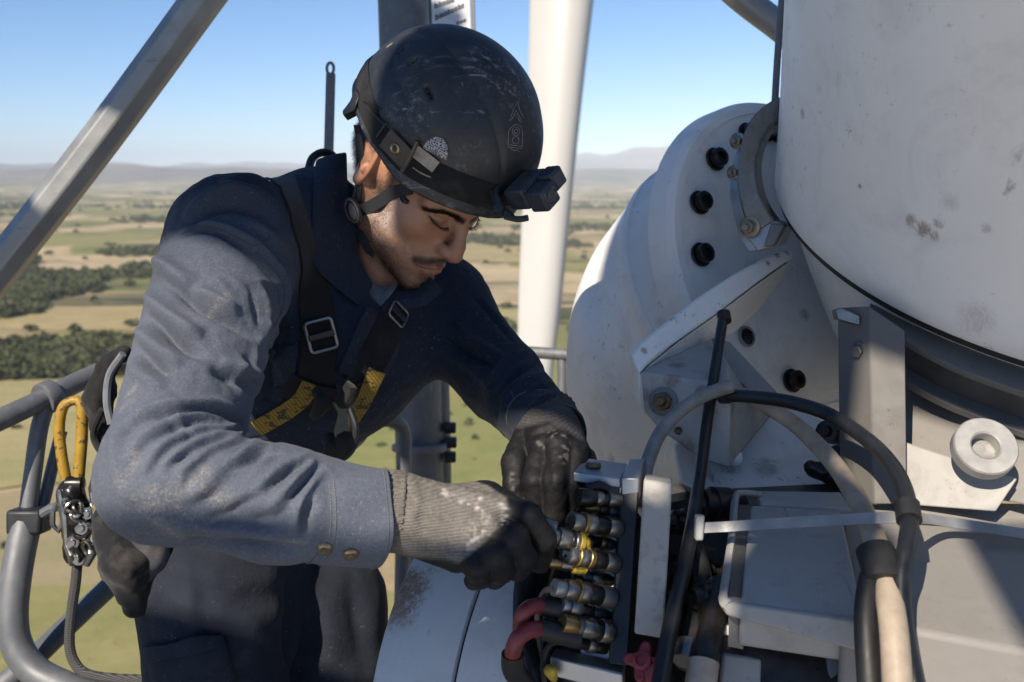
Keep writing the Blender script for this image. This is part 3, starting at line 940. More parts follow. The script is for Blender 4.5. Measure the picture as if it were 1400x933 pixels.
# colour of skin, lips, stubble
def face_paint(V):
    q = mirror(V)
    base = np.array((.45, .242, .150)); n = len(V)
    c = np.tile(base, (n, 1))
    nz = vnoise(V * 60, 3) * .5 + vnoise(V * 140, 5) * .3
    c *= (1 + .10 * nz)[:, None]
    def blend(c, m, col): return c * (1 - m[:, None]) + np.array(col) * m[:, None]
    g = lambda d, s: np.exp(-(d / s) ** 2)
    red = np.clip(g(np.linalg.norm((V - (0, .118, -.020)), axis=1), .018) * .5 + g(np.linalg.norm(q - (.048, .065, -.008), axis=1), .024) * .30 + g(np.linalg.norm(q - (.078, -.031, .020), axis=1), .03) * .55, 0, 1)
    c = blend(c, red, (.40, .155, .095))
    # under-eye and lids
    c = blend(c, .35 * g(np.linalg.norm((q - (.031, .086, .014)) / (1.6, 1, 1), axis=1), .010), (.21, .10, .066))
    lipu = np.minimum(*[polydist(q, pp)[0] for pp in ([(.0265, .086, -.0590), (.015, .097, -.0565), (.005, .1015, -.0545), (0, .101, -.0553)], [(.0245, .086, -.0608), (.012, .097, -.0640), (0, .1005, -.0654)])])
    c = blend(c, np.clip(1.25 - lipu / .0046, 0, 1) * .85, (.27, .095, .075))
    slit = polydist(q, [(.029, .0855, -.0598), (.015, .0985, -.0594), (.005, .103, -.0586), (0, .103, -.0590)])[0]
    c = blend(c, g(slit, .0011), (.06, .02, .018))
    ey = polydist(q, [(.0175, .0905, .0132), (.0250, .0930, .0138), (.0340, .0920, .0148), (.0430, .0865, .0172), (.0500, .0790, .0205)])[0]
    c = blend(c, g(ey, .0019) * .95, (.018, .011, .008))
    nos = np.linalg.norm((q - (.0075, .1065, -.0325)) / (1, 1.5, 1), axis=1)
    c = blend(c, g(nos, .0042) * .85, (.03, .013, .010))
    # stubble density
    beard = np.zeros(n)
    jl = polydist(q, [(.070, .006, -.004), (.066, .006, -.030), (.058, .016, -.058), (.040, .048, -.080), (.015, .082, -.098), (0, .088, -.100)])[0]
    beard = np.maximum(beard, np.clip(1.25 - jl / .026, 0, 1))
    must = polydist(q, [(.031, .084, -.0545), (.021, .095, -.0475), (.010, .101, -.0435), (.002, .103, -.0440)])[0]
    must2 = np.clip(1.4 - must / .0066, 0, 1)
    chin = np.clip(1.2 - np.linalg.norm((q - (0, .094, -.090)) / (1.6, 1, .9), axis=1) / .017, 0, 1)
    soul = np.clip(1.1 - np.linalg.norm((q - (0, .098, -.0765)) / (1.1, 1, .7), axis=1) / .008, 0, 1)
    beard = np.maximum.reduce([beard * .95, must2, chin * .95, soul * .8])
    beard *= np.clip((lipu - .0028) / .002, 0, 1) * (V[:, 1] > -.02)
    under = np.clip((-.085 - V[:, 2]) / .03, 0, 1) * np.clip((V[:, 1] - .0) / .03, 0, 1)
    beard = np.maximum(beard, .4 * under * np.clip((V[:, 2] + .16) / .04, 0, 1))
    c = blend(c, np.clip(beard, 0, 1) * .62, (.060, .036, .026)); c = blend(c, must2 * (lipu > .003) * .6, (.028, .018, .013))
    brow = polydist(q, [(.008, .100, .0300), (.022, .0985, .0335), (.040, .0880, .0350), (.054, .0720, .0300)])[0]
    browm = np.clip(1.35 - brow / .0050, 0, 1)
    c = blend(c, browm * .6, (.035, .024, .018))
    # scalp and sideburn
    side = np.clip(1.2 - polydist(q, [(.073, .012, .050), (.0715, .016, .020), (.070, .016, .004)])[0] / .010, 0, 1)
    scalp = np.clip((q[:, 2] + .035 - .25 * (q[:, 1] + .04) - .02) / .012, 0, 1) * np.clip((-.022 - q[:, 1]) / .010, 0, 1)
    scalp = np.maximum(scalp, np.clip((V[:, 2] - .075) / .01, 0, 1))
    hairm = np.maximum(side, scalp) * (np.linalg.norm(q - (.078, -.031, .020), axis=1) > .030)
    c = blend(c, hairm * .9, (.020, .015, .013))
    # sun patch painted into the cheek colour as pale grit
    dust_or_sun = g(np.linalg.norm((q - (.062, .030, -.018)) / (.6, 1, 1.5), axis=1), .020) * np.clip(.62 + .55 * vnoise(V * 480, 9) + .25 * vnoise(V * 150, 14), 0, 1) * (V[:, 0] > 0)
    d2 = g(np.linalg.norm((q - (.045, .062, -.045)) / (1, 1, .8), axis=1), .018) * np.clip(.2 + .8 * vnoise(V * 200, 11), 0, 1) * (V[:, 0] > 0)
    c = blend(c, np.clip(dust_or_sun * 1.1 + d2 * .4, 0, .9), (.60, .555, .52))
    return c, beard, browm, hairm
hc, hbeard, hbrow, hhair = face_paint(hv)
t = NT('skin')
at = t.attr('col')
sk = t.mix(t.math('MULTIPLY', t.ramp(t.noise(900, 3, .6), [(.42, 0), (.7, 1)]), .22), at.outputs['Color'], (.10, .055, .04))
sk = t.mix(t.math('MULTIPLY', t.ramp(t.noise(260, 4, .7), [(.5, 0), (.72, 1)]), .22), sk, (.15, .07, .045))
sk = t.mix(t.math('MULTIPLY', t.ramp(t.noise(38, 5, .65), [(.45, 0), (.75, 1)]), .22), sk, (.20, .095, .06))
t.bump(t.noise(520, 3, .6), .40, .0009)
t.bump(t.noise(180, 3, .6), .10, .0010)
t.b.inputs['Subsurface Radius'].default_value = (.9, .35, .2)
t.b.inputs['Subsurface Scale'].default_value = .006
M_SKIN = t.set(col=sk, rough=t.ramp(t.noise(70, 3), [(.3, .38), (.8, .58)]), spec=.36, sss=.10)
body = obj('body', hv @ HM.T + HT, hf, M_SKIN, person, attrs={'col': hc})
HEADS = Surf(hv @ HM.T + HT, hf)
M_HAIR = plain('dark_hair', (.016, .011, .009), .5, var=.4, scale=200)

def hairs(name, mask, count, ln, rad, dirfn, seed, thresh=.12, m=None, bend=None):
    rg = np.random.default_rng(seed)
    w = mask * (mask > thresh)
    vis = (hn[:, 0] > -.35)
    w = w * vis
    if w.sum() <= 0: return None
    ids = rg.choice(len(hv), size=count, p=w / w.sum())
    V, F = [], []
    for i in ids:
        p = hv[i] + rg.normal(0, .0006, 3)
        nrm = hn[i]
        p = p - nrm * ((p - hv[i]) @ nrm) - nrm * .0003
        d = dirfn(hv[i], nrm, rg)
        l = ln * rg.uniform(.6, 1.25)
        v, f = strand(p, d, l, rad, n=2 if bend is None else 3, bend=bend)
        n0 = len(V); V.extend(v); F.extend([tuple(a + n0 for a in q) for q in f])
    V = np.array([tuple(a) for a in V])
    return obj(name, V @ HM.T + HT, F, m or M_HAIR, person)
def dir_beard(p, n, rg):
    d = n * .55 + np.array((0, .25, -.8)) + rg.normal(0, .35, 3); return d
def dir_brow(p, n, rg):
    s = 1 if p[0] > 0 else -1
    return n * .30 + np.array((s * .9, -.35, .22)) + rg.normal(0, .18, 3)
def dir_hair(p, n, rg):
    return n * .35 + np.array((0, -.25, -.9)) + rg.normal(0, .22, 3)
hairs('stubble', hbeard ** 1.3, 11000, .0028, .00013, dir_beard, 1)
hairs('eyebrow', hbrow, 2200, .0075, .00014, dir_brow, 2)
hairs('hair', hhair * (hv[:, 2] < .09), 6500, .010, .00013, dir_hair, 3)
# lashes of the two lowered lids
mb = MB(); rg = np.random.default_rng(5)
for s in (1, -1):
    path = smooth_path([(.0185 * s, .0925, .0132), (.0250 * s, .0945, .0134), (.0340 * s, .0935, .0142), (.0430 * s, .0880, .0168), (.0490 * s, .0815, .0202)], 14)
    for q in path:
        for _ in range(2):
            qq = q + rg.normal(0, .0004, 3)
            mb.add(*strand(qq, np.array((s * .25, .75, -.55)) + rg.normal(0, .16, 3), rg.uniform(.0060, .0095), .00024, bend=np.array((0, 0, .35))))
V = np.array([tuple(a) for a in mb.v]); obj('eyelashes', V @ HM.T + HT, mb.f, M_HAIR, person)
# ear plug
mb = MB(); c0 = H(.0835, -.023, .018); c1 = H(.0935, -.026, .017)
mb.add(*lathe(c0, c1 - c0, [(0, -.008), (.0036, -.008), (.0040, -.002), (.0032, .0005), (.0018, .0015), (0, .002)], 16))
mb.obj('ear_plug', plain('plug_foam', (.22, .26, .29), .7), person)

# ---- shirt
NBw, NMw = NB @ HM.T + HT, NM @ HM.T + HT
RS = P(322, 332, 1.28); RE = P(222, 655, 1.03); RF = P(380, 689, 1.04); RW = P(512, 705, 1.066)
LS = P(598, 422, 1.58); LE = P(688, 522, 1.47); LW = P(752, 592, 1.275)
SB = P(425, 445, 1.48); SA = P(292, 640, 1.55); SC = P(438, 325, 1.485); PV_ = P(285, 735, 1.53)
def shirt_base(p):
    d = rcone(p, SA, SB, .155, .150)
    d = smin(d, rcone(p, PV_, SA, .150, .155), .05)
    d = smin(d, rcone(p, SB, SC, .150, .085), .06)
    d = smin(d, chain(p, [RS, SC, LS], [.080, .080, .072], .05), .06)
    d = smin(d, rcone(p, LS, P(480, 480, 1.49), .070, .115), .05)
    a = chain(p, [RS, RE], [.086, .0635], .02)
    a = smin(a, chain(p, [RE, RF, RW], [.0620, .0580, .0500], .02), .022)
    ax = (RW - RF) / np.linalg.norm(RW - RF); a = smax(a, (p - RW) @ ax - .004, .004)
    d = smin(d, a, .022)
    b = chain(p, [LS, LE, LW], [.076, .058, .0440], .02)
    ax = (LW - LE) / np.linalg.norm(LW - LE); b = smax(b, (p - LW) @ ax - .0, .004)
    d = smin(d, b, .03)
    # the collar opening
    d = smax(d, -rcone(p, NBw, NMw, .067, .070), .006)
    d = smax(d, -rcone(p, NMw, NMw + np.array(CAMU) * .12, .070, .075), .006)
    d = smax(d, -rcone(p, P(520, 400, 1.40), P(525, 330, 1.36), .030, .050), .008)
    return d
allp = np.array([RS, RE, RF, RW, LS, LE, LW, SB, SA, SC, PV_])
lo = allp.min(0) - .19; hi = allp.max(0) + .16
sv, sf = surface_nets(shirt_base, lo, hi, .0026, relax=2)
sn = vnormals(sv, sf)
S0 = Surf(sv, sf)
def folds(V, N, surf, lst, cut=True):
    D = np.zeros(len(V))
    for pix, amp, sig in lst:
        pl = [p for p, _ in surf.poly(pix, 5)]
        if len(pl) < 2: continue
        bb0 = np.min(pl, 0) - 4 * sig; bb1 = np.max(pl, 0) + 4 * sig
        m = ((V > bb0) & (V < bb1)).all(1)
        if not m.any(): continue
        d, s = polydist(V[m], pl)
        env = np.clip(4 * s * (1 - s), 0, 1) ** .75
        D[m] += amp * np.exp(-.5 * (d / sig) ** 2) * env
    return D
SLEEVE = [
    # shoulder and upper arm
    ([(252, 300), (290, 268), (335, 262), (388, 290)], .004, .010), ([(258, 312), (300, 285), (345, 290), (380, 312)], -.004, .006),
    ([(300, 252), (340, 246), (385, 262)], .003, .007), ([(330, 300), (360, 318), (392, 340)], .003, .008),
    ([(247, 318), (271, 307), (300, 310), (327, 323), (347, 334), (374, 361), (391, 392), (388, 423), (374, 447)], .0035, .0045),
    ([(243, 326), (271, 315), (300, 319), (322, 332), (341, 345), (366, 370), (382, 396), (380, 423)], -.0035, .004),
    ([(212, 362), (224, 364), (240, 380), (262, 392)], .006, .010), ([(222, 378), (240, 393), (268, 412), (296, 428), (330, 446), (356, 462)], -.0065, .0065),
    ([(262, 395), (292, 410), (330, 426)], .0035, .007),
    ([(200, 396), (212, 415), (230, 433), (256, 452), (280, 458)], .0055, .008), ([(206, 432), (224, 450), (250, 470), (282, 490)], -.0065, .006),
    ([(188, 445), (200, 462), (222, 482), (250, 500)], .0045, .008), ([(190, 478), (210, 497), (236, 515)], -.0045, .006),
    ([(176, 488), (196, 515), (226, 530)], .003, .008), ([(288, 505), (320, 520), (350, 530)], -.0035, .006), ([(300, 492), (330, 505), (356, 515)], .003, .006),
    ([(350, 380), (362, 410), (366, 440), (358, 470)], .004, .007), ([(340, 390), (350, 420), (354, 450)], -.003, .005),
    ([(352, 470), (346, 500), (352, 525), (345, 550)], .0045, .006), ([(330, 480), (326, 520), (336, 550)], .003, .007),
    # inner elbow fan
    ([(160, 590), (199, 561), (250, 552), (291, 552), (322, 564), (338, 582)], .0060, .0065), ([(166, 600), (199, 572), (250, 562), (291, 561), (318, 572), (334, 588)], -.0070, .0045),
    ([(168, 634), (196, 596), (243, 573), (284, 568), (318, 580)], .0040, .0050), ([(178, 640), (205, 604), (250, 581), (288, 575), (318, 586)], -.0045, .0040),
    ([(192, 650), (219, 611), (267, 588), (312, 586)], .0036, .0045), ([(204, 652), (230, 617), (275, 594), (318, 592)], -.0042, .0038),
    ([(218, 640), (248, 612), (295, 597), (336, 596)], .0034, .0045), ([(228, 648), (258, 620), (300, 604), (340, 602)], -.0040, .0038),
    ([(240, 648), (277, 619), (322, 602), (352, 602)], .0032, .0045), ([(252, 655), (288, 627), (330, 611), (358, 609)], -.0038, .0040),
    ([(277, 654), (310, 630), (350, 615), (376, 612)], .0034, .0050), ([(290, 658), (322, 636), (360, 622), (384, 619)], -.0036, .0045),
    # forearm
    ([(318, 697), (350, 670), (386, 641), (420, 624)], .0050, .0065), ([(274, 723), (312, 702), (340, 684), (352, 678)], -.0050, .0050), ([(360, 676), (392, 650), (424, 632)], -.0045, .0050),
    ([(352, 710), (386, 676), (414, 648), (434, 628)], .0050, .0060), ([(345, 718), (372, 700)], -.004, .005), ([(394, 684), (420, 655), (438, 634)], -.0055, .0045),
    ([(404, 725), (408, 700), (420, 670), (438, 640)], .0045, .0055), ([(416, 738), (416, 704), (424, 674)], -.0050, .0045),
    ([(255, 738), (300, 748), (360, 752), (415, 758)], -.0080, .0090), ([(270, 722), (330, 724), (400, 735)], .004, .007),
    ([(165, 560), (158, 600), (160, 645), (176, 690)], .003, .009), ([(200, 690), (240, 715), (290, 725)], .003, .010),
    # far arm
    ([(645, 400), (675, 432), (700, 470)], -.004, .007), ([(618, 440), (650, 470), (690, 492)], .005, .008), ([(610, 455), (645, 485), (685, 505)], -.005, .006),
    ([(735, 475), (716, 485), (690, 500), (665, 530)], .006, .007), ([(748, 490), (725, 500), (700, 515), (672, 545)], -.006, .006), ([(757, 505), (735, 515), (705, 535), (684, 565)], .004, .007),
    ([(768, 525), (745, 530), (715, 552), (695, 585)], -.005, .006), ([(775, 540), (750, 545), (722, 565), (702, 592)], .004, .006),
    ([(590, 470), (640, 500), (680, 540)], .003, .007),
    # chest
    ([(500, 400), (490, 440), (465, 490), (440, 530)], .004, .010), ([(520, 420), (505, 460), (480, 500)], -.004, .008), ([(545, 440), (530, 480), (500, 540)], .005, .012),
    ([(400, 420), (395, 470), (385, 520)], .004, .012), ([(370, 480), (375, 520), (360, 560)], -.004, .010), ([(450, 560), (455, 590), (440, 620)], .005, .010),
]
n_up = 16; n_elb = 28
def scale_fold(k, f):
    a, b, c = f
    if k < n_up: return a, b * 3.3, c * .72
    if k < n_elb: return a, b * 1.7, c * .62
    return a, b * 2.2, c * .68
disp = folds(sv, sn, S0, [scale_fold(k, f) for k, f in enumerate(SLEEVE)])
for _ in range(3): disp = laplace(disp[:, None], sf, .5)[:, 0]
MICRO = []
rgm = np.random.default_rng(41)
for k in range(46):                      # fine creases fanning out of the crook of the elbow
    t_ = rgm.random()
    u0, v0 = 338 + rgm.normal(0, 8) + 40 * t_, 590 + 22 * t_ + rgm.normal(0, 4)
    an = math.radians(168 + 62 * t_ + rgm.normal(0, 7)); ln = rgm.uniform(60, 150)
    cu = rgm.uniform(.05, .22) * ln
    pts = [(u0 + math.cos(an) * ln * q + math.sin(an) * cu * math.sin(math.pi * q) * -1, v0 - math.sin(an) * ln * q * 1.0 - abs(math.cos(an)) * cu * math.sin(math.pi * q) * .6) for q in (0, .33, .66, 1)]
    MICRO.append((pts, rgm.choice([-1, 1]) * rgm.uniform(.0010, .0024), rgm.uniform(.0022, .0034)))
for k in range(40):                      # short pulls over the upper arm and forearm
    if k % 2: u0, v0, an = rgm.uniform(200, 340), rgm.uniform(350, 560), rgm.normal(-28, 10)
    else: u0, v0, an = rgm.uniform(230, 420), rgm.uniform(640, 740), rgm.normal(38, 10)
    an = math.radians(an); ln = rgm.uniform(30, 90)
    MICRO.append(([(u0, v0), (u0 + math.cos(an) * ln / 2, v0 - math.sin(an) * ln / 2 + rgm.normal(0, 3)), (u0 + math.cos(an) * ln, v0 - math.sin(an) * ln)], rgm.choice([-1, 1]) * rgm.uniform(.0010, .0024), rgm.uniform(.0025, .0042)))
disp += folds(sv, sn, S0, MICRO)
def along(p, a, b):
    ab = b - a; return ((p - a) @ ab) / (ab @ ab)
disp += .0007 * vnoise(sv * 28, 1) + .0008 * vnoise(sv * np.array((60, 34, 60)), 2) + .0007 * vnoise(sv * 95, 3)
lop = PX(sv)
sv2 = sv + sn * disp[:, None]
S1 = Surf(sv2, sf)
# dust lies thickest on the forearm, the elbow and the upper side of the near sleeve
dR = np.minimum(polydist(sv, [RS, RE])[0], polydist(sv, [RE, RF, RW])[0])
onarm = np.clip((.115 - dR) / .02, 0, 1)
s_up = along(sv, RS, RE)
dust_or_sun = onarm * np.clip((s_up + .02) / .55, 0, 1) ** .8
dust_or_sun = np.clip(dust_or_sun * (.90 + .18 * vnoise(sv * 14, 6)) + .02, 0, 1)
def smear(pix, w):
    pl = [p for p, _ in S0.poly(pix, 3)]
    d, s = polydist(sv, pl); return np.exp(-(d / w) ** 2)
streak = np.zeros(len(sv))
for pix, w in ([(192, 693), (225, 672), (262, 655), (280, 645)], .006), ([(170, 690), (195, 675), (215, 668)], .005), ([(200, 700), (222, 715), (238, 728)], .008), ([(166, 660), (178, 640), (185, 620)], .005), \
        ([(225, 725), (262, 735), (300, 742)], .006), ([(165, 560), (180, 548)], .005), ([(290, 420), (305, 415), (312, 405)], .004), ([(205, 690), (250, 665)], .012), ([(350, 745), (420, 740)], .004), \
        ([(175, 540), (186, 530)], .004), ([(258, 655), (290, 672), (312, 690)], .010):
    streak = np.maximum(streak, smear(pix, w))
streak = np.clip(streak * (.8 + .35 * vnoise(sv * 60, 12)), 0, 1)
def cloth(name, deep, dusty, tan, attr=True, weave=900):
    t = NT(name)
    n1 = t.noise(420, 3, .7); n2 = t.noise(22, 6, .65); n3 = t.noise(170, 4, .7)
    if attr:
        f = t.attr('dust_or_sun').outputs['Fac']; s = t.attr('streak').outputs['Fac']
    else:
        f = t.math('MULTIPLY', t.ramp(n2, [(.45, 0), (.8, 1)]), .2); s = t.math('MULTIPLY', t.ramp(t.noise(8, 5), [(.6, 0), (.8, 1)]), .15)
    c = t.mix(f, deep, dusty)
    c = t.mix(t.math('MULTIPLY', t.ramp(n3, [(.35, 0), (.75, 1)]), .22), c, [x * .45 for x in dusty], 'MIX')
    c = t.mix(t.math('MULTIPLY', t.math('MULTIPLY', t.ramp(n1, [(.42, 0), (.68, 1)]), .42), f), c, [min(1, x * 1.7 + .01) for x in dusty], 'MIX') if attr else c
    if attr:
        grit = t.math('ADD', t.math('MULTIPLY', t.ramp(t.noise(330, 4, .8, .4), [(.47, 0), (.66, 1)]), .62), t.math('MULTIPLY', t.ramp(t.noise(60, 4, .7), [(.45, 0), (.7, 1)]), .22))
        s = t.math('MULTIPLY', s, grit)
    c = t.mix(s, c, tan)
    lint = t.math('MULTIPLY', t.ramp(t.noise(230, 2, .5, 1.6), [(.66, 0), (.73, 1)]), t.math('MULTIPLY', t.ramp(t.noise(12, 3), [(.4, 0), (.65, 1)]), .65))
    c = t.mix(lint, c, tan)
    t.bump(t.wave(weave, .6, direction='DIAGONAL', detail=1), .20, .0004)
    t.bump(t.noise(75, 5, .65), .55, .0028)
    return t.set(col=c, rough=.88, spec=.22, sheen=.05)
M_SHIRT = cloth('navy_twill', (.0100, .0165, .033), (.098, .112, .144), (.38, .34, .285))
shirt = obj('shirt', sv2, sf, M_SHIRT, person, attrs={'dust_or_sun': dust_or_sun, 'streak': streak})

M_STITCH = plain('stitching', (.20, .19, .18), .8)
M_STITCHD = plain('dark_stitching', (.05, .06, .085), .8)
# cuff of the near sleeve
def ring_cuff(name, c0, c1, r0, r1, dust_v, dent=0.0):
    c0 = Vector(c0); c1 = Vector(c1); ax = (c1 - c0); L = ax.length
    x, y, a = frame(ax, tuple(CAMU))
    prof = [(0, r0), (L * .5, (r0 + r1) / 2), (L, r1)]
    V, F = [], []
    seg, rows = 64, 14
    def pt(i, k, off):
        s = i / (rows - 1); t_ = 2 * math.pi * k / seg
        r = r0 + (r1 - r0) * s
        w = .0022 * math.sin(3 * t_ + 2.0 * s) + .0016 * math.sin(5 * t_ + 1 + 3 * s) * s - .002 * math.exp(-((s - .1) / .08) ** 2)
        r = r + w + off
        return c0 + a * (L * s + .004 * math.sin(2 * t_ + .7)) + x * r * 1.02 * math.cos(t_) + y * r * .98 * math.sin(t_)
    for off in (0, -.003):
        for i in range(rows):
            for k in range(seg): V.append(pt(i, k, off))
    n = rows * seg
    for i in range(rows - 1):
        for k in range(seg):
            k2 = (k + 1) % seg
            F.append((i * seg + k, i * seg + k2, (i + 1) * seg + k2, (i + 1) * seg + k))
            F.append((n + i * seg + k, n + (i + 1) * seg + k, n + (i + 1) * seg + k2, n + i * seg + k2))
    for k in range(seg):
        k2 = (k + 1) % seg
        F.append((k, n + k, n + k2, k2)); F.append(((rows - 1) * seg + k, (rows - 1) * seg + k2, n + (rows - 1) * seg + k2, n + (rows - 1) * seg + k))
    o = obj(name, [tuple(v) for v in V], F, M_SHIRT, shirt, attrs={'dust_or_sun': np.full(len(V), dust_v), 'streak': np.zeros(len(V))})
    autosmooth(o, 50)
    # stitch lines
    st = MB()
    for s in (.10, .17, .93):
        for k in range(0, 320):
            t_ = 2 * math.pi * k / 320
            if k % 3 == 2: continue
            i = s * (rows - 1)
            p0 = pt(i, seg * k / 320, .0006); p1 = pt(i, seg * (k + .8) / 320, .0006)
            st.add(*tube([p0, p1], .00055, 4))
    st.obj('stitching', M_STITCH, shirt, auto=0)
    return pt, x, y, a, L
cpt, cx, cy, ca_, cL = ring_cuff('cuff', P(430, 700, 1.046), P(521, 707, 1.0685), .0535, .0530, .95)
# press studs on the cuff, at the lower near side
cs = Surf([tuple(v) for v in [cpt(i, k, .0) for i in range(14) for k in range(64)]], [(i * 64 + k, i * 64 + (k + 1) % 64, (i + 1) * 64 + (k + 1) % 64, (i + 1) * 64 + k) for i in range(13) for k in range(64)])
M_STUD = steel('stud_brass', (.30, .24, .16), .32, .9)
M_BLACKM = plain('black_metal', (.02, .02, .022), .38, .6)
for (u, v) in ((444, 750), (480, 758)):
    h = cs.hit(u, v)
    if h:
        mb = MB(); mb.add(*lathe(h[0], h[1] if h[1].dot(RAY(u, v)) < 0 else -h[1], [(0, .0048), (.0022, .0047), (.0030, .0034), (.0045, .0036), (.0066, .0028), (.0082, .0010), (.0084, -.001)], 24))
        o = mb.obj('press_stud', M_STUD, shirt)
ring_cuff('cuff', LW - (LW - LE) / np.linalg.norm(LW - LE) * .05, LW + (LW - LE) / np.linalg.norm(LW - LE) * .006, .0475, .0455, .06)

# seam stitching over the shoulder
st = MB()
for pix in ([(247, 321), (271, 310), (300, 313), (327, 326), (347, 337)], [(347, 337), (366, 326), (385, 312)], [(352, 345), (374, 368), (388, 396), (385, 423), (374, 447)]):
    pl = S1.poly(pix, 26)
    for i in range(len(pl) - 1):
        if i % 3 == 2: continue
        st.add(*tube([pl[i][0] + pl[i][1] * .0006, pl[i + 1][0] + pl[i + 1][1] * .0006], .0004, 4))
st.obj('stitching', M_STITCHD, shirt, auto=0)

# collar: a stand and two folded leaves round the neck
NBw, NMw = NB @ HM.T + HT, NM @ HM.T + HT
def sheet(name, grid, m, parent, th=.003, attrs=None, sub=1):
    g = np.array(grid); a, b = g.shape[:2]
    V = g.reshape(-1, 3)
    F = np.array([(i * b + j, i * b + j + 1, (i + 1) * b + j + 1, (i + 1) * b + j) for i in range(a - 1) for j in range(b - 1)])
    at = {'dust_or_sun': np.full(len(V), .05), 'streak': np.zeros(len(V))} if attrs is None else attrs
    o = obj(name, V, F, m, parent, attrs=at)
    s = o.modifiers.new('thick', 'SOLIDIFY'); s.thickness = th; s.offset = 0
    if sub:
        s2 = o.modifiers.new('sub', 'SUBSURF'); s2.levels = sub; s2.render_levels = sub
    return o
def pxrow(lst): return [P(*q) for q in lst]
def loft(rows, n=10):
    """rows of control points -> smooth grid"""
    rr = [smooth_path(r, 4) for r in rows]
    m = min(len(r) for r in rr)
    cols = [smooth_path([r[j] for r in rr], 3) for j in range(m)]
    return [[cols[j][i] for j in range(m)] for i in range(len(cols[0]))]
def dep(surf, u, v, dflt):
    h = surf.hit(u, v)
    return float(PX(np.array(h[0]))[2]) if h is not None else dflt
def leaf_rows(fold, edge, d_edge, d_fold):
    a = [P(u, v, min(dep(HEADS, u + 6, v, d_fold), d_fold) - .012) for u, v in fold]
    b = [P(u, v, min(dep(S1, u, v, d_edge), d_edge) - .007) for u, v in edge]
    m = [(x + y) / 2 - np.array(CAMF) * .008 for x, y in zip(a, b)]
    m0 = [x * .82 + y * .18 - np.array(CAMF) * .005 for x, y in zip(a, b)]
    return loft([a, m0, m, b])
sheet('collar', leaf_rows([(474, 208), (475, 255), (480, 310), (494, 360), (511, 391)], [(431, 218), (427, 285), (427, 358), (456, 391), (491, 419)], 1.46, 1.45), M_SHIRT, shirt)
sheet('collar', leaf_rows([(536, 398), (553, 399), (574, 394), (588, 378)], [(519, 427), (548, 424), (584, 416), (607, 396)], 1.40, 1.42), M_SHIRT, shirt)
# placket and undershirt
us = loft([pxrow([(500, 372, 1.40), (518, 392, 1.395), (545, 388, 1.40)]), pxrow([(502, 396, 1.385), (517, 410, 1.380), (536, 402, 1.385)]), pxrow([(505, 420, 1.378), (512, 428, 1.376), (522, 420, 1.378)])])
sheet('undershirt', us, plain('undershirt_knit', (.10, .11, .13), .9, bumpy=.3, scale=120), person)
def patch(name, surf, pix, m, parent, th=.003, off=.002, cell=6, **kw):
    """a flat piece lying on a surface, its outline given in photo pixels (4 corners), finely divided"""
    (a, b, c, d) = [np.array(q, float) for q in pix]
    g = []
    n = 12
    prev = None
    for i in range(n + 1):
        row = []
        for j in range(n + 1):
            s, t_ = i / n, j / n
            q = (a * (1 - t_) + b * t_) * (1 - s) + (d * (1 - t_) + c * t_) * s
            h = surf.hit(q[0], q[1])
            if h is None: row.append(None)
            else: row.append(np.array(h[0]) + np.array(h[1]) * off)
        g.append(row)
    for i in range(n + 1):
        for j in range(n + 1):
            if g[i][j] is None:
                cand = [(abs(i - ii) + abs(j - jj), ii, jj) for ii in range(n + 1) for jj in range(n + 1) if g[ii][jj] is not None]
                _, ii, jj = min(cand); g[i][j] = g[ii][jj]
    return sheet(name, g, m, parent, th, sub=0, **kw)
patch('pocket_flap', S1, [(366, 478), (404, 470), (402, 518), (376, 530)], M_SHIRT, shirt, .004, .004)
patch('placket', S1, [(499, 421), (517, 425), (480, 514), (461, 507)], M_SHIRT, shirt, .003, .003)
# ---- trousers
HP = P(312, 755, 1.53); RK = P(310, 1120, 1.40); LK = P(462, 1150, 1.53)
RA = np.array((-.44, 1.47, FLOOR + .09)); LA = np.array((-.21, 1.62, FLOOR + .09))
def trousers_sdf(p):
    d = rcone(p, HP + np.array((0, 0, .03)), P(318, 800, 1.53), .128, .132)
    a = chain(p, [P(290, 800, 1.45), RK, RA], [.112, .088, .066], .03)
    b = chain(p, [P(440, 820, 1.60), LK, LA], [.104, .086, .066], .03)
    d = smin(d, a, .035); d = smin(d, b, .02)
    d = smax(d, -(p[:, 2] - FLOOR - .06), .01)
    return d
ap = np.array([HP, RK, LK, RA, LA])
tv, tf = surface_nets(trousers_sdf, ap.min(0) - .2, ap.max(0) + .24, .0065, relax=2)
tn = vnormals(tv, tf)
T0 = Surf(tv, tf)
TF = [([(200, 790), (260, 830), (330, 850), (400, 835)], .006, .014), ([(210, 820), (270, 860), (340, 870)], -.006, .010), ([(230, 760), (300, 790), (390, 800)], .006, .012), ([(395, 790), (392, 850), (398, 930)], -.006, .010),
      ([(430, 790), (450, 850), (450, 930)], .005, .014), ([(480, 780), (490, 850), (500, 930)], -.005, .012), ([(245, 770), (262, 800), (268, 900)], .004, .006)]
td = folds(tv, tn, T0, [(a, b * 1.8, c) for a, b, c in TF]) + .004 * vnoise(tv * 13, 3) + .002 * vnoise(tv * 34, 4)
tv2 = tv + tn * td[:, None]
T1 = Surf(tv2, tf)
M_TROU = cloth('dark_work_trousers', (.015, .0195, .031), (.055, .062, .080), (.20, .18, .16), attr=False, weave=700)
trousers = obj('trousers', tv2, tf, M_TROU, person)
patch('cargo_pocket', T1, [(205, 888), (304, 868), (322, 932), (212, 932)], M_TROU, trousers, .006, .005)
patch('pocket_flap', T1, [(203, 882), (304, 866), (307, 884), (206, 904)], M_TROU, trousers, .005, .010)
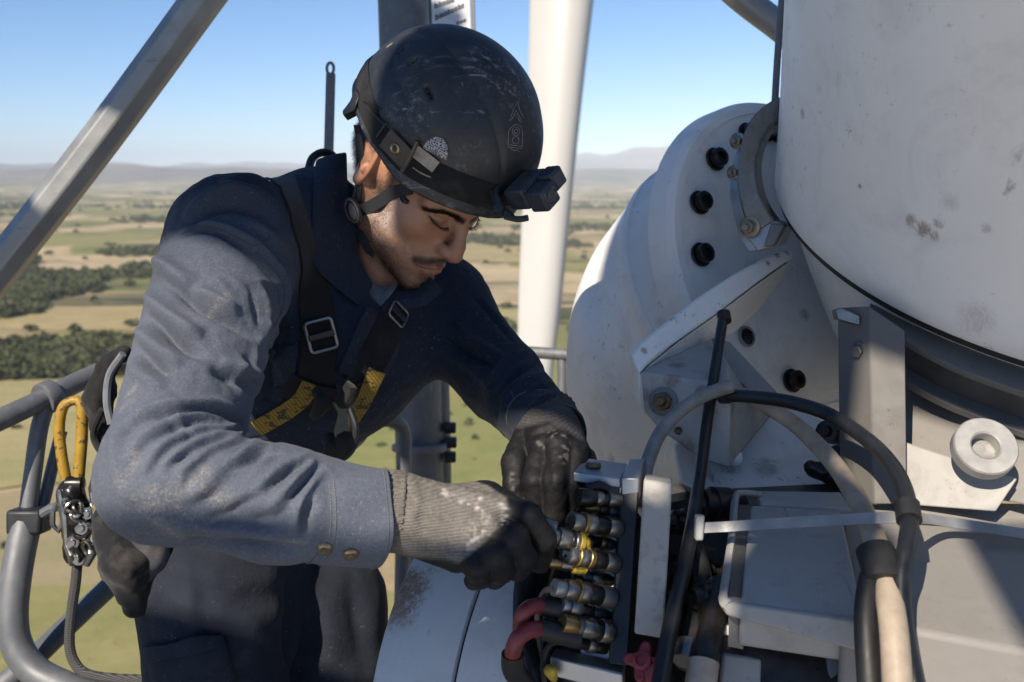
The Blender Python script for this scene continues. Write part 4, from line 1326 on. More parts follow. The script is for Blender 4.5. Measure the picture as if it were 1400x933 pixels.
# boots
M_BOOT = plain('boot_leather', (.03, .026, .024), .6, bumpy=.3)
for A_, fw in ((RA, np.array((.75, -.65, 0))), (LA, np.array((.85, -.5, 0)))):
    heel = A_ + np.array((0, 0, -.055)) - fw * .04; toe = A_ + np.array((0, 0, -.055)) + fw * .17
    def boot(p, A_=A_, heel=heel, toe=toe):
        d = rcone(p, heel, toe, .045, .040)
        d = smin(d, rcone(p, A_ + np.array((0, 0, .09)), heel + np.array((0, 0, .02)), .058, .05), .03)
        return np.maximum(d, FLOOR + .002 - p[:, 2])
    bv, bf = surface_nets(boot, np.minimum(heel, toe) - .09, np.maximum(A_ + .17, toe + .09), .006)
    obj('boot', bv, bf, M_BOOT, person)

# ---- gloves: a palm and five fingers each, grown as one surface
def hand_sdf(palm, fingers, kf=.004, kp=.010, wrist=None):
    def fn(p):
        d = None
        for (c0, c1, r0, r1) in palm:
            e = rcone(p, c0, c1, r0, r1); d = e if d is None else smin(d, e, kp)
        for pts, rs in fingers:
            ff = None
            for i in range(len(pts) - 1):
                e = rcone(p, pts[i], pts[i + 1], rs[i], rs[i + 1]); ff = e if ff is None else smin(ff, e, kf)
            d = smin(d, ff, .0028)
        if wrist is not None: d = smax(d, -((p - wrist[0]) @ wrist[1]), .003)
        return d
    return fn
# near (right) glove
g1p = [P(*q) for q in ((560, 694, 1.078), (610, 703, 1.065), (672, 700, 1.056), (662, 722, 1.048), (645, 742, 1.040), (628, 756, 1.036))]
palm = [(P(505, 698, 1.066), P(548, 700, 1.070), .0400, .0400), (P(545, 686, 1.072), P(678, 702, 1.058), .030, .0215), (P(545, 705, 1.060), P(662, 724, 1.050), .031, .0220), (P(550, 716, 1.060), P(645, 743, 1.042), .027, .0215),
        (P(545, 722, 1.064), P(626, 758, 1.040), .022, .0200), (P(560, 690, 1.09), P(640, 720, 1.085), .026, .022)]
fing = [([P(682, 700, 1.054), P(722, 706, 1.046), P(743, 738, 1.056), P(738, 770, 1.078)], [.0160, .0148, .0138, .0115]),
        ([P(668, 724, 1.045), P(703, 736, 1.022), P(716, 762, 1.034), P(708, 782, 1.062)], [.0160, .0150, .0136, .0115]),
        ([P(650, 746, 1.038), P(679, 760, 1.012), P(687, 780, 1.028), P(676, 792, 1.058)], [.0155, .0145, .0130, .0110]),
        ([P(632, 760, 1.036), P(652, 776, 1.012), P(656, 790, 1.030), P(648, 794, 1.056)], [.0140, .0130, .0118, .0102]),
        ([P(600, 690, 1.095), P(665, 680, 1.110), P(712, 704, 1.110), P(742, 722, 1.104)], [.022, .0185, .0160, .0125])]
wx = (P(548, 700, 1.07) - P(505, 698, 1.066)); wx /= np.linalg.norm(wx)
fn1 = hand_sdf(palm, fing, wrist=(P(508, 699, 1.066), wx))
pts = np.concatenate([np.array([q[0] for q in palm]), np.array([q[1] for q in palm]), np.concatenate([np.array(f[0]) for f in fing])])
gv, gf = surface_nets(fn1, pts.min(0) - .05, pts.max(0) + .05, .0019, relax=2)
gn = vnormals(gv, gf); G0 = Surf(gv, gf)
GF = [([(545, 690), (600, 695), (660, 700)], .0022, .006), ([(560, 720), (600, 735), (640, 745)], -.002, .005), ([(655, 690), (664, 705), (660, 725), (648, 745)], .0030, .006), ([(552, 650), (556, 690), (548, 735)], -.0022, .004),
      ([(566, 652), (570, 690), (560, 740)], .002, .004), ([(688, 700), (684, 722), (668, 745)], -.002, .0035), ([(590, 670), (625, 680), (655, 692)], -.0022, .005)]
gd = folds(gv, gn, G0, GF) + .0010 * vnoise(gv * 60, 1) + .0005 * vnoise(gv * 150, 2)
gv = gv + gn * gd[:, None]
gp = PX(gv)
# knit back, dipped palm and fingers
edge_u = np.interp(gp[:, 1], [640, 665, 680, 700, 722, 745, 765, 790], [600, 668, 692, 693, 680, 660, 635, 600])
dip = np.clip((gp[:, 0] - edge_u) / 7 + .5 + .25 * vnoise(gv * 140, 4), 0, 1)
dip = np.maximum(dip, np.clip((gp[:, 1] - np.interp(gp[:, 0], [500, 560, 610, 640, 800], [800, 762, 764, 774, 700])) / 8 + .5, 0, 1) * (gp[:, 0] > 560))
back_face = np.clip((gn @ np.array(CAMF)) * 4 - .6, 0, 1); dip = np.maximum(dip, back_face * (gp[:, 0] > 560))
chalk = np.zeros(len(gv))
for pix, w in ([(646, 676), (656, 680), (652, 694), (660, 702), (654, 714)], .0028), ([(660, 704), (668, 712), (650, 730)], .003), ([(648, 720), (640, 728)], .0035), ([(686, 690), (692, 698), (688, 716)], .0035), ([(605, 672), (640, 690)], .004), ([(660, 725), (640, 748)], .006):
    d, s = polydist(gv, [p for p, _ in G0.poly(pix, 3)]); chalk = np.maximum(chalk, np.exp(-(d / w) ** 2))
chalk = np.clip(chalk * (.2 + vnoise(gv * 260, 6)), 0, .75)
def glove_mat(name, knit, rubber):
    t = NT(name)
    w = t.wave(100, 1.8, direction='Z', detail=2, src=t.mapped((1, 1, 1), (0, .15, .2)))
    w2 = t.noise(700, 2)
    k = t.mix(t.ramp(w, [(.25, 0), (.7, 1)]), [x * .74 for x in knit], knit)
    k = t.mix(t.math('MULTIPLY', t.ramp(t.noise(30, 6, .7), [(.40, 0), (.70, 1)]), .8), k, [x * .42 for x in knit])
    k = t.mix(t.math('MULTIPLY', t.ramp(t.noise(300, 4, .8), [(.5, 0), (.7, 1)]), .5), k, [min(1, x * 1.7) for x in knit])
    r = t.mix(t.ramp(t.noise(45, 6, .7), [(.5, 0), (.8, .3)]), rubber, (.045, .043, .042))
    r = t.mix(t.math('MULTIPLY', t.ramp(t.noise(420, 3, .7), [(.63, 0), (.72, 1)]), .4), r, (.14, .13, .125))
    f = t.attr('dip').outputs['Fac']
    c = t.mix(f, k, r)
    c = t.mix(t.attr('chalk').outputs['Fac'], c, (.46, .43, .40))
    h = t.mix(f, w, t.noise(500, 3))
    t.bump(h, .5, .0009)
    return t.set(col=c, rough=t.ramp(f, [(0, .92), (1, .62)]), spec=.3)
M_GLOVE = glove_mat('dipped_glove', (.175, .16, .142), (.009, .009, .010))
glove = obj('glove', gv, gf, M_GLOVE, person, attrs={'dip': dip, 'chalk': chalk})
glove['label'] = 'grey knit glove with black dipped fingers'
# ribbed wrist of the near glove
mb = MB(); c0 = Vector(P(500, 698, 1.066)); c1 = Vector(P(552, 701, 1.0705)); x, y, a = frame(c1 - c0, tuple(CAMU)); L = (c1 - c0).length
V, F = [], []
for i in range(16):
    s = i / 15
    for k in range(128):
        th = 2 * math.pi * k / 128
        r = (.0440 - .001 * s + .0010 * math.sin(th * 32) + .0008 * math.sin(3 * th + 5 * s)) * (1.0)
        V.append(c0 + a * (L * s) + x * r * .98 * math.cos(th) + y * r * 1.0 * math.sin(th))
for i in range(15):
    for k in range(128):
        F.append((i * 128 + k, i * 128 + (k + 1) % 128, (i + 1) * 128 + (k + 1) % 128, (i + 1) * 128 + k))
o = obj('knit_wrist', [tuple(v) for v in V], F, M_GLOVE, glove, attrs={'dip': np.zeros(len(V)), 'chalk': np.zeros(len(V))})
o.modifiers.new('thick', 'SOLIDIFY').thickness = .002
# far (left) glove
palm = [(P(748, 566, 1.30), P(752, 590, 1.265), .036, .035), (P(738, 586, 1.262), P(742, 614, 1.218), .028, .0190), (P(752, 586, 1.256), P(763, 610, 1.210), .029, .0195), (P(766, 590, 1.262), P(783, 616, 1.214), .027, .0188),
        (P(772, 600, 1.270), P(796, 636, 1.225), .022, .0190), (P(745, 600, 1.275), P(765, 640, 1.250), .022, .020)]
fing = [([P(722, 596, 1.258), P(705, 632, 1.224), P(704, 666, 1.204), P(713, 694, 1.200)], [.0195, .0172, .0148, .0120]),
        ([P(743, 614, 1.212), P(732, 658, 1.180), P(734, 700, 1.184), P(748, 724, 1.200)], [.0172, .0155, .0138, .0115]),
        ([P(764, 610, 1.204), P(760, 658, 1.168), P(759, 704, 1.176), P(768, 726, 1.200)], [.0175, .0158, .0138, .0115]),
        ([P(785, 616, 1.208), P(790, 662, 1.176), P(786, 702, 1.190), P(788, 720, 1.212)], [.0168, .0150, .0134, .0112]),
        ([P(800, 628, 1.224), P(813, 666, 1.202), P(808, 694, 1.214), P(802, 708, 1.236)], [.0148, .0134, .0120, .0102])]
wx = P(752, 592, 1.262) - P(748, 566, 1.30); wx /= np.linalg.norm(wx)
fn2 = hand_sdf(palm, fing, wrist=(P(748, 566, 1.30), wx))
pts = np.concatenate([np.array([q[0] for q in palm]), np.array([q[1] for q in palm]), np.concatenate([np.array(f[0]) for f in fing])])
gv, gf = surface_nets(fn2, pts.min(0) - .05, pts.max(0) + .05, .0019, relax=2)
gn = vnormals(gv, gf); G1 = Surf(gv, gf)
GF = [([(725, 590), (755, 582), (785, 600)], .002, .004), ([(722, 598), (752, 590), (785, 608)], -.002, .0035), ([(745, 605), (765, 600), (785, 615)], .0022, .006), ([(742, 612), (750, 640), (748, 670)], -.002, .004), ([(772, 620), (776, 650), (774, 680)], -.002, .004)]
gv = gv + gn * (folds(gv, gn, G1, GF) + .0010 * vnoise(gv * 60, 7) + .0005 * vnoise(gv * 150, 8))[:, None]
gp = PX(gv)
dip = np.clip((gp[:, 1] - np.interp(gp[:, 0], [700, 750, 800], [586, 576, 602])) / 8 + .5, 0, 1)
chalk = np.zeros(len(gv))
for pix, w in ([(752, 590), (768, 594), (776, 606)], .003), ([(766, 610), (774, 616), (770, 628)], .004), ([(735, 604), (742, 612)], .002), ([(756, 596), (748, 602)], .003), ([(700, 650), (704, 680)], .003):
    d, s = polydist(gv, [p for p, _ in G1.poly(pix, 3)]); chalk = np.maximum(chalk, np.exp(-(d / w) ** 2))
chalk = np.clip(chalk * (.05 + .8 * vnoise(gv * 230, 3)), 0, .16)
glove2 = obj('glove', gv, gf, glove_mat('black_glove', (.075, .072, .068), (.007, .007, .008)), person, attrs={'dip': dip, 'chalk': chalk})
glove2['label'] = 'black rubber dipped glove'
mb = MB(); c0 = Vector(P(748, 566, 1.302)); c1 = Vector(P(752, 592, 1.264)); x, y, a = frame(c1 - c0, tuple(CAMU)); L = (c1 - c0).length
V, F = [], []
for i in range(16):
    s = i / 15
    for k in range(120):
        th = 2 * math.pi * k / 120
        r = .0382 + .0009 * math.sin(th * 30) + .0008 * math.sin(3 * th + 4 * s)
        V.append(c0 + a * (L * s) + x * r * math.cos(th) + y * r * math.sin(th))
for i in range(15):
    for k in range(120):
        F.append((i * 120 + k, i * 120 + (k + 1) % 120, (i + 1) * 120 + (k + 1) % 120, (i + 1) * 120 + k))
o = obj('knit_wrist', [tuple(v) for v in V], F, glove2.data.materials[0], glove2, attrs={'dip': np.zeros(len(V)), 'chalk': np.zeros(len(V))})
o.modifiers.new('thick', 'SOLIDIFY').thickness = .002
# ================================================================ helmet
HC = np.array((0, -.006, .104)); HA = np.array((.1205, .143, .130))
HL = np.array((HA[0], HA[1], .30))
def helm_out(p):
    q = p - HC
    d = np.where(q[:, 2] > 0, ellip(q, (0, 0, 0), HA), ellip(q, (0, 0, 0), HL))
    return d
def rim_z(p):
    y = p[:, 1]
    return np.interp(y, [-.16, -.10, -.055, -.007, .015, .034, .053, .09, .15], [.090, .087, .080, .070, .067, .061, .056, .0585, .067])
VENTS = [((528, 64), (536, 58)), ((545, 71), (553, 63)), ((561, 86), (567, 80)), ((583, 120), (589, 133))]
hmv, hmf = surface_nets(lambda p: smax(helm_out(p), rim_z(p) - p[:, 2], .003), HC - (.16, .18, .10), HC + (.16, .18, .16), .004)
HS0 = Surf(hmv @ HM.T + HT, hmf)
vent_c = []
for a, b in VENTS:
    ha, hb = HS0.hit(*a), HS0.hit(*b)
    if ha and hb: vent_c.append((toH(np.array(ha[0])), toH(np.array(hb[0]))))
def helm_sdf(p):
    q = p - HC
    o = helm_out(p)
    rz = rim_z(p)
    o = o - .0045 * np.exp(-((p[:, 2] - rz) / .010) ** 2)             # rolled brim
    az = np.arctan2(q[:, 0], q[:, 2] + .05)
    ridge = np.exp(-((np.abs(az) - .34) / .030) ** 2)                   # two ribs over the crown
    o = o - .0022 * np.clip((.36 - np.abs(az)) / .05, 0, 1) * np.clip((p[:, 2] - .12) / .03, 0, 1)
    o = o + .0016 * np.exp(-((np.abs(az) - .385) / .018) ** 2) * np.clip((p[:, 2] - .12) / .03, 0, 1)
    side = np.exp(-((p[:, 2] - (.150 - .25 * q[:, 1])) / .004) ** 2) * (np.abs(az) > .5) * (np.abs(q[:, 1]) < .10)
    o = o + .0010 * side
    for a, b in vent_c:
        for s in (1, -1):
            m = np.array((s, 1, 1)); o = smax(o, -rcone(p, a * m, b * m, .0042, .0042), .002)
    inner = ellip(q, (0, 0, 0), HA - .006)
    inner = np.where(q[:, 2] > 0, inner, ellip(q, (0, 0, 0), HL - .006))
    d = np.maximum(o, -inner)
    return smax(d, rz - p[:, 2], .0022)
hmv, hmf = surface_nets(helm_sdf, HC - (.15, .17, .10), HC + (.15, .17, .15), .0020, relax=2)
t = NT('helmet_plastic')
sc1 = t.noise(26, 8, .72, .8)
scr = t.noise(16, 3, .6, src=t.mapped((.25, 1.3, 1), (.5, .9, .2)))
scr2 = t.noise(150, 4, .7, src=t.mapped((.06, 1, .6), (.9, .3, .8)))
scr3 = t.noise(150, 4, .7, src=t.mapped((1, .06, .6), (.2, 1.3, .4)))
area = t.ramp(t.noise(9, 3), [(.42, 0), (.62, 1)])
c = t.mix(t.ramp(sc1, [(.35, 0), (.75, 1)]), (.010, .011, .0135), (.036, .038, .042))
c = t.mix(t.math('MULTIPLY', t.ramp(scr2, [(.58, 0), (.68, .8)]), area), c, (.27, .27, .275))
c = t.mix(t.math('MULTIPLY', t.ramp(scr3, [(.60, 0), (.70, .7)]), area), c, (.25, .25, .255))
c = t.mix(t.math('MULTIPLY', t.ramp(t.noise(55, 7, .75), [(.52, 0), (.70, 1)]), t.math('MULTIPLY', t.ramp(t.noise(11, 2), [(.48, 0), (.64, 1)]), .6)), c, (.28, .28, .28))
c = t.mix(t.ramp(t.noise(700, 2), [(.70, 0), (.76, .5)]), c, (.18, .18, .18))
t.bump(t.noise(300, 3), .10, .0004)
M_HELM = t.set(col=c, rough=t.ramp(sc1, [(.3, .36), (.75, .62)]), spec=.5)
helmet = thing('helmet', tuple(H(0, 0, .05)), 'scuffed black climbing helmet worn by the worker', 'helmet')
obj('shell', hmv @ HM.T + HT, hmf, M_HELM, helmet)
hov, hof = surface_nets(lambda p: smax(helm_out(p) - .0008, rim_z(p) - p[:, 2] - .002, .003), HC - (.16, .18, .10), HC + (.16, .18, .16), .003)
HSURF = Surf(hov @ HM.T + HT, hof)
M_WEB = strap_mat('black_webbing', (.012, .012, .013), amt=.18)
M_BLK = plain('black_plastic', (.012, .013, .016), .42, var=.3, scale=60, bumpy=.1)
M_RUBBER = plain('black_rubber', (.013, .013, .014), .55, var=.35, scale=50, bumpy=.15)
# elastic band round the shell
def band_pts():
    out = []
    for k in range(96):
        th = 2 * math.pi * k / 96
        x, y = math.sin(th), math.cos(th)
        z = np.interp(y, [-1, -.6, -.2, 0, .6, 1], [.112, .108, .094, .084, .090, .099])
        q = H(x * .3, y * .3, z)
        c = Vector(H(0, HC[1], z)); d = (Vector(q) - c).normalized()
        r = HSURF.b.ray_cast(Vector(q), -d)
        if r[0] is not None: out.append((np.array(r[0]), np.array(r[1])))
    return out
def ribbon_closed(pl, w, off, th, up):
    v, f = [], []
    n = len(pl)
    for p, m in pl:
        s = np.array(up) - m * (np.array(up) @ m); s /= np.linalg.norm(s)
        for k in range(5):
            cc = (k / 4 - .5) * w
            h, hn2 = HSURF.near(p + s * cc); v.append(np.array(h) + np.array(hn2) * (off + th * (0 if k in (0, 4) else 1)))
    for i in range(n):
        for k in range(4):
            a = i * 5 + k; b = ((i + 1) % n) * 5 + k
            f.append((a, a + 1, b + 1, b))
    return v, f
bp = band_pts()
v, f = ribbon_closed(bp, .038, .0004, .0022, HM[:, 2])
obj('headband', v, f, M_WEB, helmet)
# lamp clip on the near side: plate, eyelet and sprung wire loop
def stick(surf, u, v, m0):
    """frame (position, right, up, normal) on a surface below a pixel"""
    h = surf.hit(u, v); n = h[1].normalized()
    if n.dot(RAY(u, v)) > 0: n = -n
    x = (CAMR - n * CAMR.dot(n)).normalized(); y = n.cross(x)
    if y.dot(CAMU) < 0: y = -y
    return h[0], x, y, n
p0, x, y, n = stick(HSURF, 544, 203, 0)
ang = R(-40)
ax = x * math.cos(ang) + y * math.sin(ang); ay = n.cross(ax)
M_WORN = steel('worn_clip', (.12, .10, .082), .45, .6, .6, 4)
mb = MB(); mb.add(*box(p0 + n * .0035, ax, ay, n, .0210, .0150, .0020)); mb.obj('clip_plate', M_WORN, helmet, bevel=.0015)
mb = MB(); mb.add(*lathe(p0 + n * .0055, n, [(.0036, 0), (.0036, .0022), (.0052, .0032), (.0070, .0022), (.0078, 0)], 28)); mb.obj('eyelet', steel('eyelet_brass', (.42, .31, .18), .35, .9), helmet)
mb = MB(); mb.add(*lathe(p0 + n * .0055, n, [(0, .0004), (.0037, .0004)], 24)); mb.obj('eyelet_hole', plain('grey_plug', (.10, .105, .115), .5), helmet)
p1, x1, y1, n1 = stick(HSURF, 566, 207, 0)
w = [P(576, 192, 1.0), P(558, 236, 1.0)]
hp = [HSURF.hit(573, 193), HSURF.hit(563, 214), HSURF.hit(552, 233)]
mb = MB(); mb.add(*tube(smooth_path([np.array(h[0]) + np.array(h[1]) * .0045 for h in hp], 6), .0030, 8)); mb.obj('clip_bracket', M_WORN, helmet)
M_TAPE = plain('silver_tape', (.17, .163, .155), .35, .4, var=.5, scale=60)
v, f = ribbon(HSURF, [(569, 206), (582, 216), (597, 228)], .017, .0040, .0008, 5); mb = MB(); mb.add(v, f); mb.obj('worn_tape', M_TAPE, helmet)
v, f = ribbon(HSURF, [(566, 228), (578, 236), (590, 241)], .0018, .0045, .0006, 5); mb = MB(); mb.add(v, f); mb.obj('worn_tape', M_TAPE, helmet)
# half-round reflective sticker
st_c, sx_, sy_, sn_ = stick(HSURF, 594, 211, 0)
ang = R(-24); ex = sx_ * math.cos(ang) + sy_ * math.sin(ang); ey = sn_.cross(ex)
V, F = [], []
rows = []
for i in range(9):
    for k in range(25):
        a = math.pi * k / 24
        r = .0165 * i / 8
        q = st_c + ex * (r * math.cos(a)) + ey * (r * 1.35 * math.sin(a))
        h, m = HSURF.near(q); V.append(np.array(h) + np.array(m) * .0012)
for i in range(8):
    for k in range(24): F.append((i * 25 + k, i * 25 + k + 1, (i + 1) * 25 + k + 1, (i + 1) * 25 + k))
t = NT('sticker')
vv = t.vor(330, 'DISTANCE_TO_EDGE'); c = t.mix(t.ramp(vv, [(.10, 0), (.16, 1)]), (.32, .34, .37), (.02, .022, .026))
c = t.mix(t.ramp(t.noise(60, 3), [(.52, 0), (.6, .8)]), c, (.05, .05, .052))
obj('sticker', V, F, t.set(col=c, rough=.4), helmet)
# etched emblem: outlined plate with two rings under a pointed top
def etch(pl, r=.00032):
    mb = MB()
    for pix in pl:
        q = [HSURF.hit(*a) for a in pix]
        q = [np.array(h[0]) + np.array(h[1]) * .0023 for h in q if h]
        if len(q) > 1: mb.add(*tube(q, r, 4))
    return mb
def circ(u, v, a, b, n=16): return [(u + a * math.cos(2 * math.pi * k / n), v + b * math.sin(2 * math.pi * k / n)) for k in range(n + 1)]
em = etch([[(693, 201), (694, 180), (698, 174), (704, 170), (710, 173), (713, 181), (712, 202)], [(693, 201), (702, 202), (712, 203)], [(694, 198), (703, 199), (711, 200)], circ(704, 180, 5, 6), circ(703.5, 192, 4.5, 5), circ(704, 180, 2.4, 3),
           [(697, 160), (701, 150), (706, 140), (709, 152), (714, 162)], [(699, 163), (704, 152), (708, 160), (712, 166)], [(695, 166), (703, 157), (711, 169)], [(697, 203), (701, 206), (706, 205), (709, 208)]])
em.obj('emblem', plain('scratched_grey', (.30, .305, .31), .6, var=.6, scale=200), helmet, auto=0)
# rear clip and strap keeper at the back of the shell
mb = MB()
bk = [P(*q) for q in ((486, 118, 1.30), (478, 138, 1.30), (467, 152, 1.31), (470, 160, 1.31), (484, 152, 1.29), (492, 132, 1.29))]
mb.add(*solid(bk, tuple(CAMF * .03))); mb.obj('rear_clip', M_BLK, helmet, bevel=.003)
v, f = ribbon(HSURF, [(500, 118), (494, 140), (502, 168), (515, 190)], .016, .002, .003, 6); mb = MB(); mb.add(v, f); mb.obj('strap_keeper', M_BLK, helmet)
mb = MB()
for a, b in (((508, 150), (530, 172)), ((518, 188), (532, 168)), ((500, 138), (520, 150))):
    ha, hb = HSURF.hit(*a), HSURF.hit(*b); mb.add(*tube([np.array(ha[0]) + np.array(ha[1]) * .004, np.array(hb[0]) + np.array(hb[1]) * .004], .0016, 6))
mb.obj('cord', M_BLK, helmet)
# chin strap: front leg, rear leg, side buckle, strap under the jaw
M_CHIN = strap_mat('chin_webbing', (.020, .023, .028), amt=.12)
def free_ribbon(pts, w, nrm, th=.0016, n=6):
    path = smooth_path(pts, n)
    v, f = [], []
    N = len(path)
    for i in range(N):
        t_ = path[min(i + 1, N - 1)] - path[max(i - 1, 0)]; t_ /= np.linalg.norm(t_)
        nn = np.array(nrm[min(int(i / n), len(nrm) - 1)] if hasattr(nrm[0], '__len__') else nrm, float); nn -= t_ * (nn @ t_); nn /= np.linalg.norm(nn)
        s = np.cross(t_, nn)
        ww = w if not hasattr(w, '__len__') else np.interp(i / (N - 1), np.linspace(0, 1, len(w)), w)
        for a, b in ((-.5, .5), (.5, .5), (.5, -.5), (-.5, -.5)): v.append(path[i] + s * a * ww + nn * b * th)
    for i in range(N - 1):
        for k in range(4): f.append((i * 4 + k, i * 4 + (k + 1) % 4, (i + 1) * 4 + (k + 1) % 4, (i + 1) * 4 + k))
    f.append((3, 2, 1, 0)); f.append(tuple((N - 1) * 4 + k for k in range(4)))
    return v, f
BK = H(.0790, -.004, -.040)
side_n = HM[:, 0] * .9 + HM[:, 1] * .25
def onhead(u, v, off=.002):
    h = HEADS.hit(u, v); return np.array(h[0]) + np.array(h[1]) * off if h else None
fl_ = [H(.088, .060, .052)] + [q for q in (onhead(543, 262, .004), onhead(525, 273, .004), onhead(508, 283, .0045)) if q is not None] + [onhead(494, 290, .005)]
v, f = free_ribbon(fl_, .0165, tuple(side_n)); mb = MB(); mb.add(v, f); mb.obj('chin_strap', M_CHIN, helmet, auto=40)
rl = [H(.090, -.070, .055), H(.0775, -.046, .020), H(.0745, -.036, -.005), H(.076, -.022, -.030), onhead(482, 284, .005)]
v, f = free_ribbon(rl, .011, tuple(HM[:, 0])); mb = MB(); mb.add(v, f); mb.obj('chin_strap', M_CHIN, helmet, auto=40)
cs_ = [onhead(487, 300, .004)] + [q for q in (onhead(494, 318, .003), onhead(502, 335, .003), onhead(508, 346, .0025)) if q is not None] + [H(.040, .020, -.098), H(.0, .035, -.112), H(-.030, .03, -.1)]
v, f = free_ribbon(cs_, .0120, tuple(side_n)); mb = MB(); mb.add(v, f); mb.obj('chin_strap', M_CHIN, helmet, auto=40)
bq = Vector(BK) ; bq = PV(485, 290, float(PX(np.array(BK))[2]) - .004); bn = (-CAMF + CAMR * -.25).normalized(); bx = (CAMR - bn * CAMR.dot(bn)).normalized(); by = bn.cross(bx)
ang = R(-68); ex = bx * math.cos(ang) + by * math.sin(ang); ey = bn.cross(ex)
mb = MB()
ringp = [bq + bn * .007 + ex * (.0165 * math.cos(a)) + ey * (.0085 * math.sin(a)) for a in np.linspace(0, 2 * math.pi, 28, endpoint=False)]
mb.add(*tube(ringp, .0042, 10, closed=True, flat=(.8, 1.1, tuple(bn)))); mb.add(*box(bq + bn * .005, ex, ey, bn, .012, .005, .0022))
mb.obj('strap_buckle', M_BLK, helmet)
tq = HEADS.hit(552, 272); mb = MB()
tp = np.array(tq[0]); tn_ = np.array(tq[1])
mb.add(*tube(smooth_path([tp + tn_ * .002 + np.array(CAMU) * .009, tp + tn_ * .004 + np.array(CAMU) * .002, tp + tn_ * .004 - np.array(CAMU) * .003 + np.array(CAMR) * .003, tp + tn_ * .003 - np.array(CAMU) * .0045 + np.array(CAMR) * .008], 5), [.0034, .0040, .0036, .0030], 8))
mb.obj('strap_hook', M_BLK, helmet)

# ---- action camera / lamp unit on the front of the helmet
A = np.array((.028, .034, .0258)); B = np.array((.014, -.0235, .0159)); Cc = np.array((.042, -.003, -.0415))
def cw(a): return np.array(CAMR) * a[0] + np.array(CAMU) * a[1] + np.array(CAMF) * a[2]
ea = cw(A / np.linalg.norm(A)); eb = cw(B / np.linalg.norm(B)); eb -= ea * (ea @ eb); eb /= np.linalg.norm(eb); ec = np.cross(ea, eb)
if ec @ cw(Cc) < 0: ec = -ec
O = P(686, 263, 1.262)
t = NT('camera_housing')
n_ = t.noise(60, 5, .7); c = t.mix(t.ramp(n_, [(.35, 0), (.75, 1)]), (.020, .025, .033), (.050, .060, .076))
c = t.mix(t.ramp(t.noise(420, 3), [(.68, 0), (.75, .5)]), c, (.12, .12, .13)); t.bump(t.noise(800, 2), .15, .0003)
M_CAMB = t.set(col=c, rough=.5, spec=.45)
M_GLASS = plain('lens_glass', (.030, .038, .048), .12, var=.2, spec=.8)
M_GREY = plain('grey_print', (.30, .32, .34), .5)
cbox = thing('action_camera', tuple(O), 'black action camera clamped to the front of the helmet', 'camera')
def cbx(name, a0, a1, b0, b1, c0, c1, m, bev=.003, parent=None):
    ctr = O + ea * (a0 + a1) / 2 + eb * (b0 + b1) / 2 + ec * (c0 + c1) / 2
    mb = MB(); mb.add(*box(ctr, ea, eb, ec, (a1 - a0) / 2, (b1 - b0) / 2, (c1 - c0) / 2))
    return mb.obj(name, m, parent or cbox, bevel=bev, seg=3)
cb = cbx('housing', 0, .050, 0, .030, 0, .034, M_CAMB, .004)
cbx('side_door', .007, .043, .0015, .0295, -.0008, .0004, M_CAMB, .0006)
cbx('side_door', .006, .040, -.0010, .0005, .006, .028, M_CAMB, .0006)
sd = cbx('front_plate', .004, .046, .003, .027, .0335, .0362, M_CAMB, .001)
cbx('upper_module', .030, .0555, .001, .026, .0365, .0600, M_CAMB, .0035)
cbx('upper_glass', .0335, .052, .0045, .0225, .0598, .0612, M_GLASS, .001)
cbx('lens_barrel', -.003, .0265, .004, .0330, .0365, .0660, M_CAMB, .004)
cbx('lens_glass', .0010, .0225, .0080, .0290, .0656, .0674, M_GLASS, .001)
lc = O + ea * .0118 + eb * .0185 + ec * .0672
mb = MB(); mb.add(*lathe(Vector(lc), Vector(ec), [(.0095, 0), (.0095, .0014), (.0082, .0018), (.0074, .0008), (.0050, .0004), (0, .0009)], 28)); mb.obj('lens', M_GLASS, cbox)
cbx('top_latch', .043, .056, .004, .020, .014, .033, M_CAMB, .0025)
for k in range(3): cbx('marking', .0505, .0512, .006 + k * .004, .0085 + k * .004, .020, .028, M_GREY, 0)
mb = MB()
for k in range(4): mb.add(*box(O + ea * (.051 - .0) + eb * (.0302) + ec * (.008 + .0035 * k), ea, eb, ec, .0012, .0002, .0011))
cq = O + ea * .010 - ec * .0014 + eb * .008
cbx('marking', .0065, .0115, .0055, .0100, -.0014, -.0008, M_GREY, 0)
mb = MB(); mb.add(*tube([O + ea * .018 + eb * .016 - ec * .0014, O + ea * .030 + eb * .014 - ec * .0014], .0005, 6)); mb.obj('seam', M_RUBBER, cbox)
# mount: hinge arm and thumb screw to the band
mb = MB(); hc = O + eb * .020 - ec * .006 - ea * .006
mb.add(*tube(smooth_path([P(672, 262, 1.27), P(680, 276, 1.262), P(687, 288, 1.255), P(700, 297, 1.25)], 5), .0050, 10))
mb.add(*tube(smooth_path([P(686, 250, 1.275), P(678, 262, 1.265), P(684, 280, 1.258)], 5), .0035, 10)); mb.obj('mount_arm', M_BLK, cbox)
mb = MB(); mb.add(*lathe(P(681, 286, 1.250), -np.array(CAMF) + .3 * np.array(CAMU), [(0, -.004), (.0068, -.004), (.0075, 0), (.0066, .003), (.004, .0036), (0, .003)], 18)); mb.obj('thumb_screw', M_BLK, cbox)
mb = MB(); mb.add(*tube(smooth_path([P(690, 296, 1.25), P(708, 300, 1.248), P(722, 298, 1.245)], 4), .0040, 8)); mb.obj('mount_foot', M_BLK, cbox)
hb = cbx('mount_plate', .002, .040, .004, .026, -.030, .001, M_BLK, .004)

